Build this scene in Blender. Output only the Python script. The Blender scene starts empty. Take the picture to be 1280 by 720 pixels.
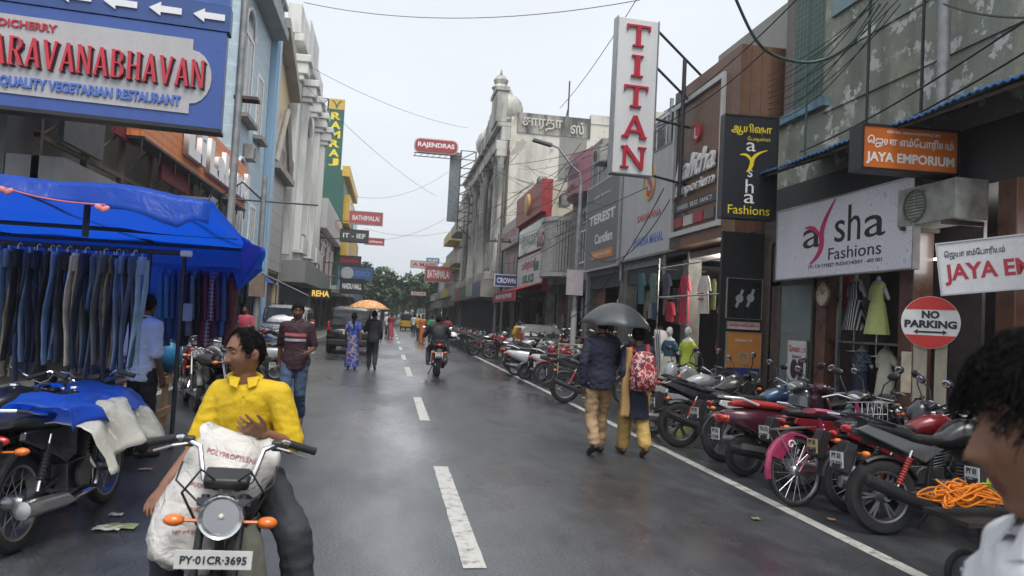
import bpy, bmesh, math, random
from mathutils import Vector, Matrix, Euler, noise
random.seed(11)
SC = bpy.context.scene
COL = SC.collection
PI = math.pi
R = math.radians
V = Vector

# ---------------------------------------------------------------- camera
cam_data = bpy.data.cameras.new('camera')
cam = bpy.data.objects.new('camera', cam_data)
COL.objects.link(cam)
SC.camera = cam
FPX, EYE = 940.0, 1.62
YAW, PITCH, ROLL = R(9.184), R(2.4376), R(3.0)
cam_data.sensor_width = 36.0
cam_data.lens = FPX * 36.0 / 1280.0
cam_data.clip_end = 3000.0
cam_data.clip_start = 0.05
_d = V((math.sin(YAW) * math.cos(PITCH), math.cos(YAW) * math.cos(PITCH), math.sin(PITCH)))
_r0 = V((math.cos(YAW), -math.sin(YAW), 0.0))
_u0 = _r0.cross(_d)
_R = _r0 * math.cos(ROLL) + _u0 * math.sin(ROLL)
_U = -_r0 * math.sin(ROLL) + _u0 * math.cos(ROLL)
cam.matrix_world = Matrix(((_R.x, _U.x, -_d.x, 0), (_R.y, _U.y, -_d.y, 0), (_R.z, _U.z, -_d.z, EYE), (0, 0, 0, 1)))
cam_data.dof.use_dof = True
cam_data.dof.focus_distance = 8.0
cam_data.dof.aperture_fstop = 4.5

# ---------------------------------------------------------------- sky and sun
SUN_EL, SUN_AZ = R(62), R(165)
W = bpy.data.worlds.new('World')
SC.world = W
W.use_nodes = True
wn = W.node_tree
bg = wn.nodes['Background']
sky = wn.nodes.new('ShaderNodeTexSky')
sky.sky_type = 'NISHITA'
sky.sun_disc = False
sky.sun_elevation = SUN_EL
sky.sun_rotation = SUN_AZ
sky.air_density = 1.0
sky.dust_density = 6.0
sky.ozone_density = 1.0
hs = wn.nodes.new('ShaderNodeHueSaturation')
hs.inputs['Saturation'].default_value = 0.2
hs.inputs['Value'].default_value = 1.0
mxs = wn.nodes.new('ShaderNodeMix')
mxs.data_type = 'RGBA'
mxs.inputs[0].default_value = 0.72          # the even cloud layer in front of the blue
mxs.inputs[7].default_value = (7.3, 7.75, 8.25, 1)
wn.links.new(sky.outputs[0], hs.inputs['Color'])
wn.links.new(hs.outputs[0], mxs.inputs[6])
cn = wn.nodes.new('ShaderNodeTexNoise'); cn.inputs['Scale'].default_value = 2.2; cn.inputs['Detail'].default_value = 5
ctc = wn.nodes.new('ShaderNodeTexCoord'); cmp_ = wn.nodes.new('ShaderNodeMapping'); cmp_.inputs['Scale'].default_value = (1, 1, 2.5)
wn.links.new(ctc.outputs['Generated'], cmp_.inputs[0]); wn.links.new(cmp_.outputs[0], cn.inputs['Vector'])
cr_ = wn.nodes.new('ShaderNodeMapRange'); cr_.inputs[1].default_value = 0.3; cr_.inputs[2].default_value = 0.7; cr_.inputs[3].default_value = 0.94; cr_.inputs[4].default_value = 1.05
cmx = wn.nodes.new('ShaderNodeMix'); cmx.data_type = 'RGBA'; cmx.blend_type = 'MULTIPLY'; cmx.inputs[0].default_value = 1.0
wn.links.new(cn.outputs[0], cr_.inputs[0]); wn.links.new(mxs.outputs[2], cmx.inputs[6]); wn.links.new(cr_.outputs[0], cmx.inputs[7])
wn.links.new(cmx.outputs[2], bg.inputs['Color'])
bg.inputs['Strength'].default_value = 0.086
sun_data = bpy.data.lights.new('sun', 'SUN')
sun_data.energy = 1.5
sun_data.angle = R(35)
sun_data.color = (1.0, 0.97, 0.93)
sun = bpy.data.objects.new('sun', sun_data)
COL.objects.link(sun)
sun.rotation_euler = Euler((R(90) - SUN_EL, 0, PI - SUN_AZ), 'XYZ')
vs = SC.view_settings
vs.view_transform = 'Standard'
vs.look = 'None'
vs.exposure = 0.78
vs.gamma = 1.0
SC.cycles.max_bounces = 6
SC.cycles.diffuse_bounces = 3
SC.cycles.glossy_bounces = 3
SC.cycles.transmission_bounces = 4
SC.cycles.caustics_reflective = False
SC.cycles.caustics_refractive = False
SC.cycles.use_denoising = True

# ---------------------------------------------------------------- where a direction of view meets a real plane
def ray(px, py):
    return _d + _R * ((px - 640) / FPX) + _U * ((360 - py) / FPX)
def atX(px, py, X):
    r = ray(px, py); t = X / r.x
    return V((X, r.y * t, EYE + r.z * t))
def atY(px, py, Y):
    r = ray(px, py); t = Y / r.y
    return V((r.x * t, Y, EYE + r.z * t))
def atZ(px, py, Z=0.0):
    r = ray(px, py); t = (Z - EYE) / r.z
    return V((r.x * t, r.y * t, Z))

# ---------------------------------------------------------------- materials
MATS = {}
def mat(name, rgb, rough=0.6, metal=0.0, var=0.12, scale=6.0, bump=0.0, bscale=40.0, emit=0.0, coat=0.0, trans=0.0, sub=0.0, alpha=1.0):
    if name in MATS: return MATS[name]
    m = bpy.data.materials.new(name); m.use_nodes = True
    nt = m.node_tree; p = nt.nodes['Principled BSDF']
    p.inputs['Base Color'].default_value = (*rgb, 1)
    p.inputs['Roughness'].default_value = rough
    p.inputs['Metallic'].default_value = metal
    if coat: p.inputs['Coat Weight'].default_value = coat; p.inputs['Coat Roughness'].default_value = 0.08
    if trans: p.inputs['Transmission Weight'].default_value = trans
    if alpha < 1: p.inputs['Alpha'].default_value = alpha
    if sub:
        p.inputs['Subsurface Weight'].default_value = sub
        p.inputs['Subsurface Radius'].default_value = (0.012, 0.005, 0.003)
        p.inputs['Subsurface Scale'].default_value = 1.0
    if emit:
        p.inputs['Emission Color'].default_value = (*rgb, 1); p.inputs['Emission Strength'].default_value = emit
    tc = nt.nodes.new('ShaderNodeTexCoord')
    if var:
        n = nt.nodes.new('ShaderNodeTexNoise'); n.inputs['Scale'].default_value = scale; n.inputs['Detail'].default_value = 4.0
        nt.links.new(tc.outputs['Object'], n.inputs['Vector'])
        r = nt.nodes.new('ShaderNodeMapRange')
        r.inputs[1].default_value = 0.3; r.inputs[2].default_value = 0.7
        r.inputs[3].default_value = 1 - var; r.inputs[4].default_value = 1 + var
        nt.links.new(n.outputs[0], r.inputs[0])
        mx = nt.nodes.new('ShaderNodeMix'); mx.data_type = 'RGBA'; mx.blend_type = 'MULTIPLY'
        mx.inputs[0].default_value = 1.0; mx.inputs[6].default_value = (*rgb, 1)
        nt.links.new(r.outputs[0], mx.inputs[7]); nt.links.new(mx.outputs[2], p.inputs['Base Color'])
        r2 = nt.nodes.new('ShaderNodeMapRange'); r2.inputs[3].default_value = max(0.03, rough - 0.12); r2.inputs[4].default_value = min(1, rough + 0.12)
        nt.links.new(n.outputs[0], r2.inputs[0]); nt.links.new(r2.outputs[0], p.inputs['Roughness'])
    if bump:
        b = nt.nodes.new('ShaderNodeTexNoise'); b.inputs['Scale'].default_value = bscale; b.inputs['Detail'].default_value = 3.0
        nt.links.new(tc.outputs['Object'], b.inputs['Vector'])
        bp = nt.nodes.new('ShaderNodeBump'); bp.inputs['Strength'].default_value = bump; bp.inputs['Distance'].default_value = 0.02
        nt.links.new(b.outputs[0], bp.inputs['Height']); nt.links.new(bp.outputs[0], p.inputs['Normal'])
    MATS[name] = m
    return m

def wall_mat(name, rgb, stain=(0.10, 0.10, 0.09), amount=0.45, scale=0.7, patch=None, patch_at=0.56, rough=0.8, streak=True, lo=0.46):
    """plaster with weather stains that run down and, optionally, patches where a coat has come off"""
    if name in MATS: return MATS[name]
    m = bpy.data.materials.new(name); m.use_nodes = True
    nt = m.node_tree; L = nt.links.new; p = nt.nodes['Principled BSDF']; p.inputs['Roughness'].default_value = rough
    tc = nt.nodes.new('ShaderNodeTexCoord')
    mp = nt.nodes.new('ShaderNodeMapping'); mp.inputs['Scale'].default_value = (1, 1, 0.22 if streak else 1)
    L(tc.outputs['Object'], mp.inputs[0])
    n = nt.nodes.new('ShaderNodeTexNoise'); n.inputs['Scale'].default_value = scale * 2.2; n.inputs['Detail'].default_value = 8; n.inputs['Roughness'].default_value = 0.62
    L(mp.outputs[0], n.inputs['Vector'])
    r = nt.nodes.new('ShaderNodeMapRange'); r.inputs[1].default_value = lo; r.inputs[2].default_value = lo+0.32 if lo > 0.45 else lo+0.18; r.inputs[4].default_value = amount
    L(n.outputs[0], r.inputs[0])
    mx = nt.nodes.new('ShaderNodeMix'); mx.data_type = 'RGBA'; mx.inputs[6].default_value = (*rgb, 1); mx.inputs[7].default_value = (*stain, 1)
    L(r.outputs[0], mx.inputs[0])
    out = mx.outputs[2]
    n2 = nt.nodes.new('ShaderNodeTexNoise'); n2.inputs['Scale'].default_value = scale * 3.1; n2.inputs['Detail'].default_value = 12; n2.inputs['Roughness'].default_value = 0.68
    L(tc.outputs['Object'], n2.inputs['Vector'])
    if patch:
        rr = nt.nodes.new('ShaderNodeMapRange'); rr.inputs[1].default_value = patch_at; rr.inputs[2].default_value = patch_at + 0.015
        L(n2.outputs[0], rr.inputs[0])
        mx2 = nt.nodes.new('ShaderNodeMix'); mx2.data_type = 'RGBA'; mx2.inputs[7].default_value = (*patch, 1)
        L(rr.outputs[0], mx2.inputs[0]); L(out, mx2.inputs[6]); out = mx2.outputs[2]
        n5 = nt.nodes.new('ShaderNodeTexNoise'); n5.inputs['Scale'].default_value = scale * 1.3; n5.inputs['Detail'].default_value = 11; n5.inputs['Roughness'].default_value = 0.7; n5.inputs['W' if False else 'Distortion'].default_value = 0.4
        L(tc.outputs['Object'], n5.inputs['Vector'])
        r5 = nt.nodes.new('ShaderNodeMapRange'); r5.inputs[1].default_value = 0.54; r5.inputs[2].default_value = 0.60; r5.inputs[4].default_value = 0.75; L(n5.outputs[0], r5.inputs[0])
        mx5 = nt.nodes.new('ShaderNodeMix'); mx5.data_type = 'RGBA'; mx5.inputs[7].default_value = ((rgb[0]+patch[0])*0.42, (rgb[1]+patch[1])*0.40, (rgb[2]+patch[2])*0.33, 1)
        L(r5.outputs[0], mx5.inputs[0]); L(out, mx5.inputs[6]); out = mx5.outputs[2]
    n3 = nt.nodes.new('ShaderNodeTexNoise'); n3.inputs['Scale'].default_value = 28; n3.inputs['Detail'].default_value = 4
    L(tc.outputs['Object'], n3.inputs['Vector'])
    r3 = nt.nodes.new('ShaderNodeMapRange'); r3.inputs[3].default_value = 0.86; r3.inputs[4].default_value = 1.14
    L(n3.outputs[0], r3.inputs[0])
    m3 = nt.nodes.new('ShaderNodeMix'); m3.data_type = 'RGBA'; m3.blend_type = 'MULTIPLY'; m3.inputs[0].default_value = 1
    L(out, m3.inputs[6]); L(r3.outputs[0], m3.inputs[7]); L(m3.outputs[2], p.inputs['Base Color'])
    bp = nt.nodes.new('ShaderNodeBump'); bp.inputs['Strength'].default_value = 0.35; bp.inputs['Distance'].default_value = 0.02
    L(n2.outputs[0], bp.inputs['Height']); L(bp.outputs[0], p.inputs['Normal'])
    MATS[name] = m
    return m

def sgn(name, rgb, amount=0.4):
    """printed or painted sheet with run-down rain streaks"""
    return wall_mat(name, rgb, tuple(c*0.5+0.01 for c in rgb), amount, 1.0, rough=0.42)

def stripe_mat(name, a, b, scale, axis='Z', rough=0.6, sharp=True, width=0.5):
    """two colours in bands along one object axis (shutters, tiles, boards, checks)"""
    if name in MATS: return MATS[name]
    m = bpy.data.materials.new(name); m.use_nodes = True
    nt = m.node_tree; L = nt.links.new; p = nt.nodes['Principled BSDF']; p.inputs['Roughness'].default_value = rough
    tc = nt.nodes.new('ShaderNodeTexCoord'); sx = nt.nodes.new('ShaderNodeSeparateXYZ'); L(tc.outputs['Object'], sx.inputs[0])
    fac = None
    for ax in axis:
        mu = nt.nodes.new('ShaderNodeMath'); mu.operation = 'MULTIPLY'; mu.inputs[1].default_value = scale; L(sx.outputs[ax], mu.inputs[0])
        fr = nt.nodes.new('ShaderNodeMath'); fr.operation = 'FRACT'; L(mu.outputs[0], fr.inputs[0])
        gt = nt.nodes.new('ShaderNodeMath'); gt.operation = 'GREATER_THAN' if sharp else 'MULTIPLY'; gt.inputs[1].default_value = width if sharp else 1.0; L(fr.outputs[0], gt.inputs[0])
        if fac is None: fac = gt.outputs[0]
        else:
            mm = nt.nodes.new('ShaderNodeMath'); mm.operation = 'MAXIMUM'; L(fac, mm.inputs[0]); L(gt.outputs[0], mm.inputs[1]); fac = mm.outputs[0]
    mx = nt.nodes.new('ShaderNodeMix'); mx.data_type = 'RGBA'; mx.inputs[6].default_value = (*a, 1); mx.inputs[7].default_value = (*b, 1)
    L(fac, mx.inputs[0])
    n3 = nt.nodes.new('ShaderNodeTexNoise'); n3.inputs['Scale'].default_value = 5; n3.inputs['Detail'].default_value = 6
    L(tc.outputs['Object'], n3.inputs['Vector'])
    r3 = nt.nodes.new('ShaderNodeMapRange'); r3.inputs[3].default_value = 0.7; r3.inputs[4].default_value = 1.3
    L(n3.outputs[0], r3.inputs[0])
    m3 = nt.nodes.new('ShaderNodeMix'); m3.data_type = 'RGBA'; m3.blend_type = 'MULTIPLY'; m3.inputs[0].default_value = 1
    L(mx.outputs[2], m3.inputs[6]); L(r3.outputs[0], m3.inputs[7]); L(m3.outputs[2], p.inputs['Base Color'])
    bp = nt.nodes.new('ShaderNodeBump'); bp.inputs['Strength'].default_value = 0.4; bp.inputs['Distance'].default_value = 0.01
    L(fac, bp.inputs['Height']); L(bp.outputs[0], p.inputs['Normal'])
    MATS[name] = m
    return m

def spot_mat(name, cols, scale, rough=0.7, spread=0.5):
    """printed cloth: cells of several colours"""
    if name in MATS: return MATS[name]
    m = bpy.data.materials.new(name); m.use_nodes = True
    nt = m.node_tree; L = nt.links.new; p = nt.nodes['Principled BSDF']; p.inputs['Roughness'].default_value = rough
    tc = nt.nodes.new('ShaderNodeTexCoord')
    n = nt.nodes.new('ShaderNodeTexNoise'); n.inputs['Scale'].default_value = scale; n.inputs['Detail'].default_value = 3
    L(tc.outputs['Object'], n.inputs['Vector'])
    cr = nt.nodes.new('ShaderNodeValToRGB'); cr.color_ramp.interpolation = 'CONSTANT'
    els = cr.color_ramp.elements
    while len(els) < len(cols): els.new(0.5)
    for i, c in enumerate(cols):
        els[i].position = 0.0 if i == 0 else 0.5 + spread * 0.42 * ((i - 0.5) / (len(cols) - 1) - 0.5)
        els[i].color = (*c, 1)
    L(n.outputs[0], cr.inputs[0]); L(cr.outputs[0], p.inputs['Base Color'])
    MATS[name] = m
    return m

BLACK = mat('black_plastic', (0.018, 0.018, 0.02), 0.42, bump=0.05)
RUBBER = mat('rubber', (0.02, 0.02, 0.021), 0.7, bump=0.3, bscale=90)
STEEL = mat('steel', (0.45, 0.45, 0.46), 0.35, 0.9)
CHROME = mat('chrome', (0.75, 0.75, 0.77), 0.12, 1.0, var=0.05)
DARKMETAL = mat('dark_metal', (0.05, 0.05, 0.055), 0.45, 0.6)
ALLOY = mat('alloy', (0.30, 0.30, 0.32), 0.35, 0.9)
GREYPOLE = mat('galvanised_pole', (0.28, 0.29, 0.29), 0.5, 0.4, var=0.25)
RUST = mat('rusty_iron', (0.10, 0.075, 0.06), 0.7, 0.3, var=0.4)
WHITE = mat('white_paint', (0.78, 0.78, 0.77), 0.45)
GLASSD = mat('dark_glass', (0.02, 0.025, 0.03), 0.06, var=0.0)
WINGLASS = mat('window_glass', (0.05, 0.065, 0.075), 0.08, var=0.3, scale=1.0)
REDLENS = mat('red_lens', (0.45, 0.015, 0.02), 0.15, coat=0.5)
AMBER = mat('amber_lens', (0.75, 0.17, 0.02), 0.2, coat=0.5)
DARK = mat('dark_void', (0.012, 0.012, 0.013), 0.9)
TXT_W = mat('letter_white', (0.8, 0.8, 0.8), 0.4, var=0.04)
TXT_K = mat('letter_black', (0.015, 0.015, 0.018), 0.4, var=0)
TXT_R = mat('letter_red', (0.45, 0.025, 0.05), 0.35, var=0.1)
TXT_Y = mat('letter_yellow', (0.85, 0.66, 0.03), 0.4, var=0.05)
TXT_B = mat('letter_blue', (0.10, 0.18, 0.55), 0.4, var=0.05)
TXT_G = mat('letter_green', (0.03, 0.20, 0.09), 0.4, var=0.05)
CONC = wall_mat('concrete', (0.28, 0.275, 0.26), amount=0.6)

# ---------------------------------------------------------------- mesh builder
class MB:
    def __init__(s): s.v = []; s.f = []; s.m = []
    def add(s, vs, fs, mi=0, T=None):
        o = len(s.v)
        s.v.extend([tuple(T @ V(v)) for v in vs] if T is not None else [tuple(v) for v in vs])
        for f in fs: s.f.append(tuple(o + i for i in f)); s.m.append(mi)
        return s
    def box(s, a, b, mi=0, T=None):
        (x0, y0, z0), (x1, y1, z1) = a, b
        if x0 > x1: x0, x1 = x1, x0
        if y0 > y1: y0, y1 = y1, y0
        if z0 > z1: z0, z1 = z1, z0
        return s.add([(x0,y0,z0),(x1,y0,z0),(x1,y1,z0),(x0,y1,z0),(x0,y0,z1),(x1,y0,z1),(x1,y1,z1),(x0,y1,z1)],
                     [(0,3,2,1),(4,5,6,7),(0,1,5,4),(1,2,6,5),(2,3,7,6),(3,0,4,7)], mi, T)
    def cbox(s, c, d, rot=(0,0,0), mi=0, T=None):
        M = Matrix.Translation(c) @ Euler(rot).to_matrix().to_4x4()
        if T is not None: M = T @ M
        return s.box((-d[0]/2,-d[1]/2,-d[2]/2), (d[0]/2,d[1]/2,d[2]/2), mi, M)
    def tube(s, pts, r, n=8, mi=0, closed=False, T=None):
        pts = [V(p) for p in pts]; k = len(pts)
        rs = r if isinstance(r, (list, tuple)) else [r] * k
        vs = []; up = None
        for i, p in enumerate(pts):
            if closed: t = pts[(i+1) % k] - pts[i-1]
            else: t = pts[min(i+1, k-1)] - pts[max(i-1, 0)]
            if t.length < 1e-9: t = V((0,0,1))
            t.normalize()
            if up is None:
                up = V((0,0,1)) if abs(t.z) < 0.9 else V((0,1,0))
            a = t.cross(up)
            if a.length < 1e-5: a = t.cross(V((1,0.1,0)))
            a.normalize(); b = a.cross(t).normalized(); up = b
            rr = rs[i]; ra, rb = rr if isinstance(rr, (list, tuple)) else (rr, rr)
            for j in range(n):
                q = 2*PI*j/n
                vs.append(p + a*(math.cos(q)*ra) + b*(math.sin(q)*rb))
        fs = []
        for i in range(k if closed else k-1):
            for j in range(n):
                a0 = i*n+j; a1 = i*n+(j+1) % n; i2 = (i+1) % k
                fs.append((a0, i2*n+j, i2*n+(j+1) % n, a1))
        if not closed: fs.append(tuple(range(n))); fs.append(tuple((k-1)*n+j for j in reversed(range(n))))
        return s.add(vs, fs, mi, T)
    def cap(s, a, b, ra, rb, n=10, mi=0):
        """tapered capsule"""
        a, b = V(a), V(b); d = (b-a)
        if d.length < 1e-6: d = V((0,0,1e-4))
        u = d.normalized(); pts = []; rs = []
        for q in (-1.0, -0.8, -0.5, 0): pts.append(a + u*(ra*q)); rs.append(max(0.06, math.sqrt(max(0, 1-q*q)))*ra)
        for q in (0, 0.5, 0.8, 1.0): pts.append(b + u*(rb*q)); rs.append(max(0.06, math.sqrt(max(0, 1-q*q)))*rb)
        return s.tube(pts, rs, n, mi)
    def lathe(s, prof, n=24, mi=0, T=None):
        vs = []; k = len(prof)
        for (r, z) in prof:
            for j in range(n): vs.append((r*math.cos(2*PI*j/n), r*math.sin(2*PI*j/n), z))
        fs = [(i*n+j, i*n+(j+1) % n, (i+1)*n+(j+1) % n, (i+1)*n+j) for i in range(k-1) for j in range(n)]
        if prof[0][0] > 1e-6: fs.append(tuple(reversed(range(n))))
        if prof[-1][0] > 1e-6: fs.append(tuple((k-1)*n+j for j in range(n)))
        return s.add(vs, fs, mi, T)
    def ring(s, R0, prof, n=28, mi=0, T=None):
        """closed profile [(dr,z)] swept round the z axis at radius R0"""
        k = len(prof); vs = []
        for j in range(n):
            c, q = math.cos(2*PI*j/n), math.sin(2*PI*j/n)
            for (dr, z) in prof: vs.append(((R0+dr)*c, (R0+dr)*q, z))
        fs = [(j*k+i, ((j+1) % n)*k+i, ((j+1) % n)*k+(i+1) % k, j*k+(i+1) % k) for j in range(n) for i in range(k)]
        return s.add(vs, fs, mi, T)
    def ell(s, c, r, rot=(0,0,0), nu=14, nv=9, mi=0, T=None):
        M = Matrix.Translation(c) @ Euler(rot).to_matrix().to_4x4()
        if T is not None: M = T @ M
        vs = [(0,0,-r[2])]
        for i in range(1, nv):
            a = -PI/2 + PI*i/nv
            for j in range(nu): vs.append((r[0]*math.cos(a)*math.cos(2*PI*j/nu), r[1]*math.cos(a)*math.sin(2*PI*j/nu), r[2]*math.sin(a)))
        vs.append((0,0,r[2])); L = len(vs)-1
        fs = [(0, 1+(j+1) % nu, 1+j) for j in range(nu)]
        for i in range(nv-2):
            for j in range(nu): fs.append((1+i*nu+j, 1+i*nu+(j+1) % nu, 1+(i+1)*nu+(j+1) % nu, 1+(i+1)*nu+j))
        fs += [(L, 1+(nv-2)*nu+j, 1+(nv-2)*nu+(j+1) % nu) for j in range(nu)]
        return s.add(vs, fs, mi, M)
    def prism(s, poly, z0, z1, mi=0, T=None):
        n = len(poly)
        vs = [(x,y,z0) for x,y in poly] + [(x,y,z1) for x,y in poly]
        fs = [tuple(reversed(range(n))), tuple(range(n, 2*n))] + [(i, (i+1) % n, n+(i+1) % n, n+i) for i in range(n)]
        return s.add(vs, fs, mi, T)
    def loft(s, rings, mi=0, T=None, cap=True):
        n = len(rings[0]); vs = [p for r in rings for p in r]
        fs = [(i*n+j, i*n+(j+1) % n, (i+1)*n+(j+1) % n, (i+1)*n+j) for i in range(len(rings)-1) for j in range(n)]
        if cap: fs.append(tuple(reversed(range(n)))); fs.append(tuple((len(rings)-1)*n+j for j in range(n)))
        return s.add(vs, fs, mi, T)
    def sheet(s, fn, nu, nv, mi=0, T=None):
        vs = [fn(i/nu, j/nv) for j in range(nv+1) for i in range(nu+1)]
        fs = [(j*(nu+1)+i, j*(nu+1)+i+1, (j+1)*(nu+1)+i+1, (j+1)*(nu+1)+i) for j in range(nv) for i in range(nu)]
        return s.add(vs, fs, mi, T)
    def mesh(s, name):
        me = bpy.data.meshes.new(name); me.from_pydata(s.v, [], s.f)
        me.polygons.foreach_set('material_index', s.m); me.update()
        return me
    def build(s, name, mats, parent=None, loc=(0,0,0), rot=(0,0,0), smooth=40, bevel=0, solid=0, sub=0):
        me = s.mesh(name)
        return put(name, me, mats, parent, loc, rot, smooth, bevel, solid, sub)

def put(name, me, mats, parent=None, loc=(0,0,0), rot=(0,0,0), smooth=40, bevel=0, solid=0, sub=0):
    for m in (mats if isinstance(mats, (list, tuple)) else [mats]): me.materials.append(m)
    if smooth:
        me.shade_smooth(); me.set_sharp_from_angle(angle=R(smooth))
    o = bpy.data.objects.new(name, me); COL.objects.link(o)
    o.location = loc; o.rotation_euler = rot
    if parent is not None: o.parent = parent
    if solid:
        d = o.modifiers.new('solid', 'SOLIDIFY'); d.thickness = solid; d.offset = 0
    if bevel:
        b = o.modifiers.new('bevel', 'BEVEL'); b.width = bevel; b.segments = 2; b.limit_method = 'ANGLE'; b.angle_limit = R(40)
    if sub:
        d = o.modifiers.new('sub', 'SUBSURF'); d.levels = sub; d.render_levels = sub
    return o

def tag(o, label, cat, group=None):
    o['label'] = label; o['category'] = cat
    if group: o['group'] = group
    return o
def thing(name, label, cat, loc=(0,0,0), rotz=0.0, group=None):
    o = bpy.data.objects.new(name, None); COL.objects.link(o)
    o.empty_display_size = 0.1
    o.location = loc; o.rotation_euler = (0, 0, rotz)
    return tag(o, label, cat, group)
def kind(o, k):
    o['kind'] = k
    return o
def dup(root, loc, rotz, label, group=None, swap=None):
    """a copy of a thing with its parts and sub-parts; swap changes named materials on the copy"""
    def cp(o, par):
        c = o.copy(); COL.objects.link(c)
        if par is not None: c.parent = par
        if swap and c.type == 'MESH':
            for sl in c.material_slots:
                if sl.material and sl.material.name in swap:
                    w = swap[sl.material.name]; sl.link = 'OBJECT'; sl.material = w
        for ch in list(o.children): cp(ch, c)
        return c
    r = cp(root, None); r.location = loc; r.rotation_euler = (0, 0, rotz); r['label'] = label
    if group: r['group'] = group
    return r

# ---------------------------------------------------------------- lettering
_TXT = {}
def text_mesh(string, bold=0.0, extrude=0.004, italic=0.0, spacing=1.0):
    key = (string, bold, extrude, italic, spacing)
    if key in _TXT: return _TXT[key]
    cu = bpy.data.curves.new('text', 'FONT'); cu.body = string; cu.size = 1.0; cu.offset = bold; cu.extrude = 0.5
    cu.resolution_u = 3; cu.align_x = 'CENTER'; cu.shear = italic; cu.space_character = spacing
    o = bpy.data.objects.new('text', cu); COL.objects.link(o)
    dg = bpy.context.evaluated_depsgraph_get()
    me = bpy.data.meshes.new_from_object(o.evaluated_get(dg))
    bpy.data.objects.remove(o); bpy.data.curves.remove(cu)
    xs = [v.co.x for v in me.vertices] or [0, 1]; ys = [v.co.y for v in me.vertices] or [0, 1]
    x0, x1, y0, y1 = min(xs), max(xs), min(ys), max(ys)
    for v in me.vertices: v.co = ((v.co.x-(x0+x1)/2), (v.co.y-(y0+y1)/2), (v.co.z+0.5)*extrude)
    me.materials.clear()
    _TXT[key] = (me, x1-x0, y1-y0)
    return _TXT[key]
def letters(string, m, parent, x, z, w=None, h=None, y=0.0, bold=0.0, extrude=0.004, italic=0.0, tilt=0.0, name='lettering', spacing=1.0):
    """lettering in the local plane of a sign (x right, z up, facing local -Y); fitted to w and/or h"""
    me, tw, th = text_mesh(string, bold, extrude, italic, spacing)
    me = me.copy()
    sx = w/tw if w else None; sy = h/th if h else None
    if sx is None: sx = sy
    if sy is None: sy = sx
    for v in me.vertices: v.co = (v.co.x*sx, v.co.y*sy, v.co.z)
    return put(name, me, m, parent, (x, y, z), (R(90), tilt, 0), smooth=0)
SLAB = {  # strokes (x0,y0,x1,y1,width) on a unit box
 'A': [(.12,0,.5,1,.17),(.88,0,.5,1,.22),(.25,.3,.75,.3,.12),(0,.04,.28,.04,.09),(.7,.04,1,.04,.09)],
 'V': [(.12,1,.5,0,.22),(.88,1,.5,0,.16),(0,.96,.3,.96,.09),(.72,.96,1,.96,.09)],
 'N': [(.15,0,.15,1,.16),(.85,0,.85,1,.16),(.15,1,.85,0,.2),(0,.04,.32,.04,.09),(0,.96,.25,.96,.09),(.68,.96,1,.96,.09)],
 'H': [(.18,0,.18,1,.22),(.82,0,.82,1,.22),(.18,.5,.82,.5,.12),(0,.04,.36,.04,.09),(.64,.04,1,.04,.09),(0,.96,.36,.96,.09),(.64,.96,1,.96,.09)],
 'I': [(.5,0,.5,1,.28),(.2,.04,.8,.04,.09),(.2,.96,.8,.96,.09)],
 'T': [(.5,0,.5,1,.24),(.02,.95,.98,.95,.11),(.28,.04,.72,.04,.09),(.06,.95,.06,.76,.09),(.94,.95,.94,.76,.09)],
 'R': [(.2,0,.2,1,.22),(.05,.96,.6,.96,.11),(.6,.96,.8,.82,.16),(.8,.84,.8,.66,.2),(.8,.68,.6,.52,.16),(.2,.52,.62,.52,.11),(.5,.5,.86,.04,.22),(0,.04,.4,.04,.09),(.75,.04,1,.04,.09)],
 'B': [(.2,0,.2,1,.22),(.03,.96,.6,.96,.1),(.6,.96,.78,.84,.15),(.78,.86,.78,.66,.18),(.78,.68,.6,.53,.14),(.2,.53,.65,.53,.1),(.62,.53,.85,.4,.15),(.85,.4,.85,.16,.2),(.85,.18,.64,.04,.15),(.03,.04,.66,.04,.1)],
 'S': [(.88,.72,.88,.95,.1),(.85,.9,.6,.97,.1),(.65,.96,.3,.96,.1),(.3,.96,.13,.82,.15),(.13,.84,.13,.66,.18),(.13,.68,.35,.55,.16),(.33,.57,.68,.45,.2),(.66,.46,.87,.34,.16),(.87,.34,.87,.16,.18),(.87,.18,.68,.04,.14),(.7,.04,.32,.04,.1),(.35,.04,.12,.1,.1),(.1,.05,.1,.3,.1)],
}
def slab(string, m, parent, x, z, w, h, y=0.0, depth=0.03, gap=0.14, name='lettering', squeeze=1.0):
    b = MB(); n = len(string); cw = w/(n + gap*(n-1)); k = 0
    for i, ch in enumerate(string):
        ox = -w/2 + i*cw*(1+gap)
        for (x0, y0, x1, y1, t) in SLAB.get(ch, []):
            p, q = V((ox+x0*cw, y0*h)), V((ox+x1*cw, y1*h)); d = (q-p).normalized(); nn = V((-d.y, d.x))*(t*min(cw, h*0.9)/2)
            b.prism([tuple(p-nn), tuple(q-nn), tuple(q+nn), tuple(p+nn)], 0, depth + 0.0006*(k % 17)); k += 1
    return b.build(name, m, parent, (x, y, z), (R(90), 0, 0), smooth=0)

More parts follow.
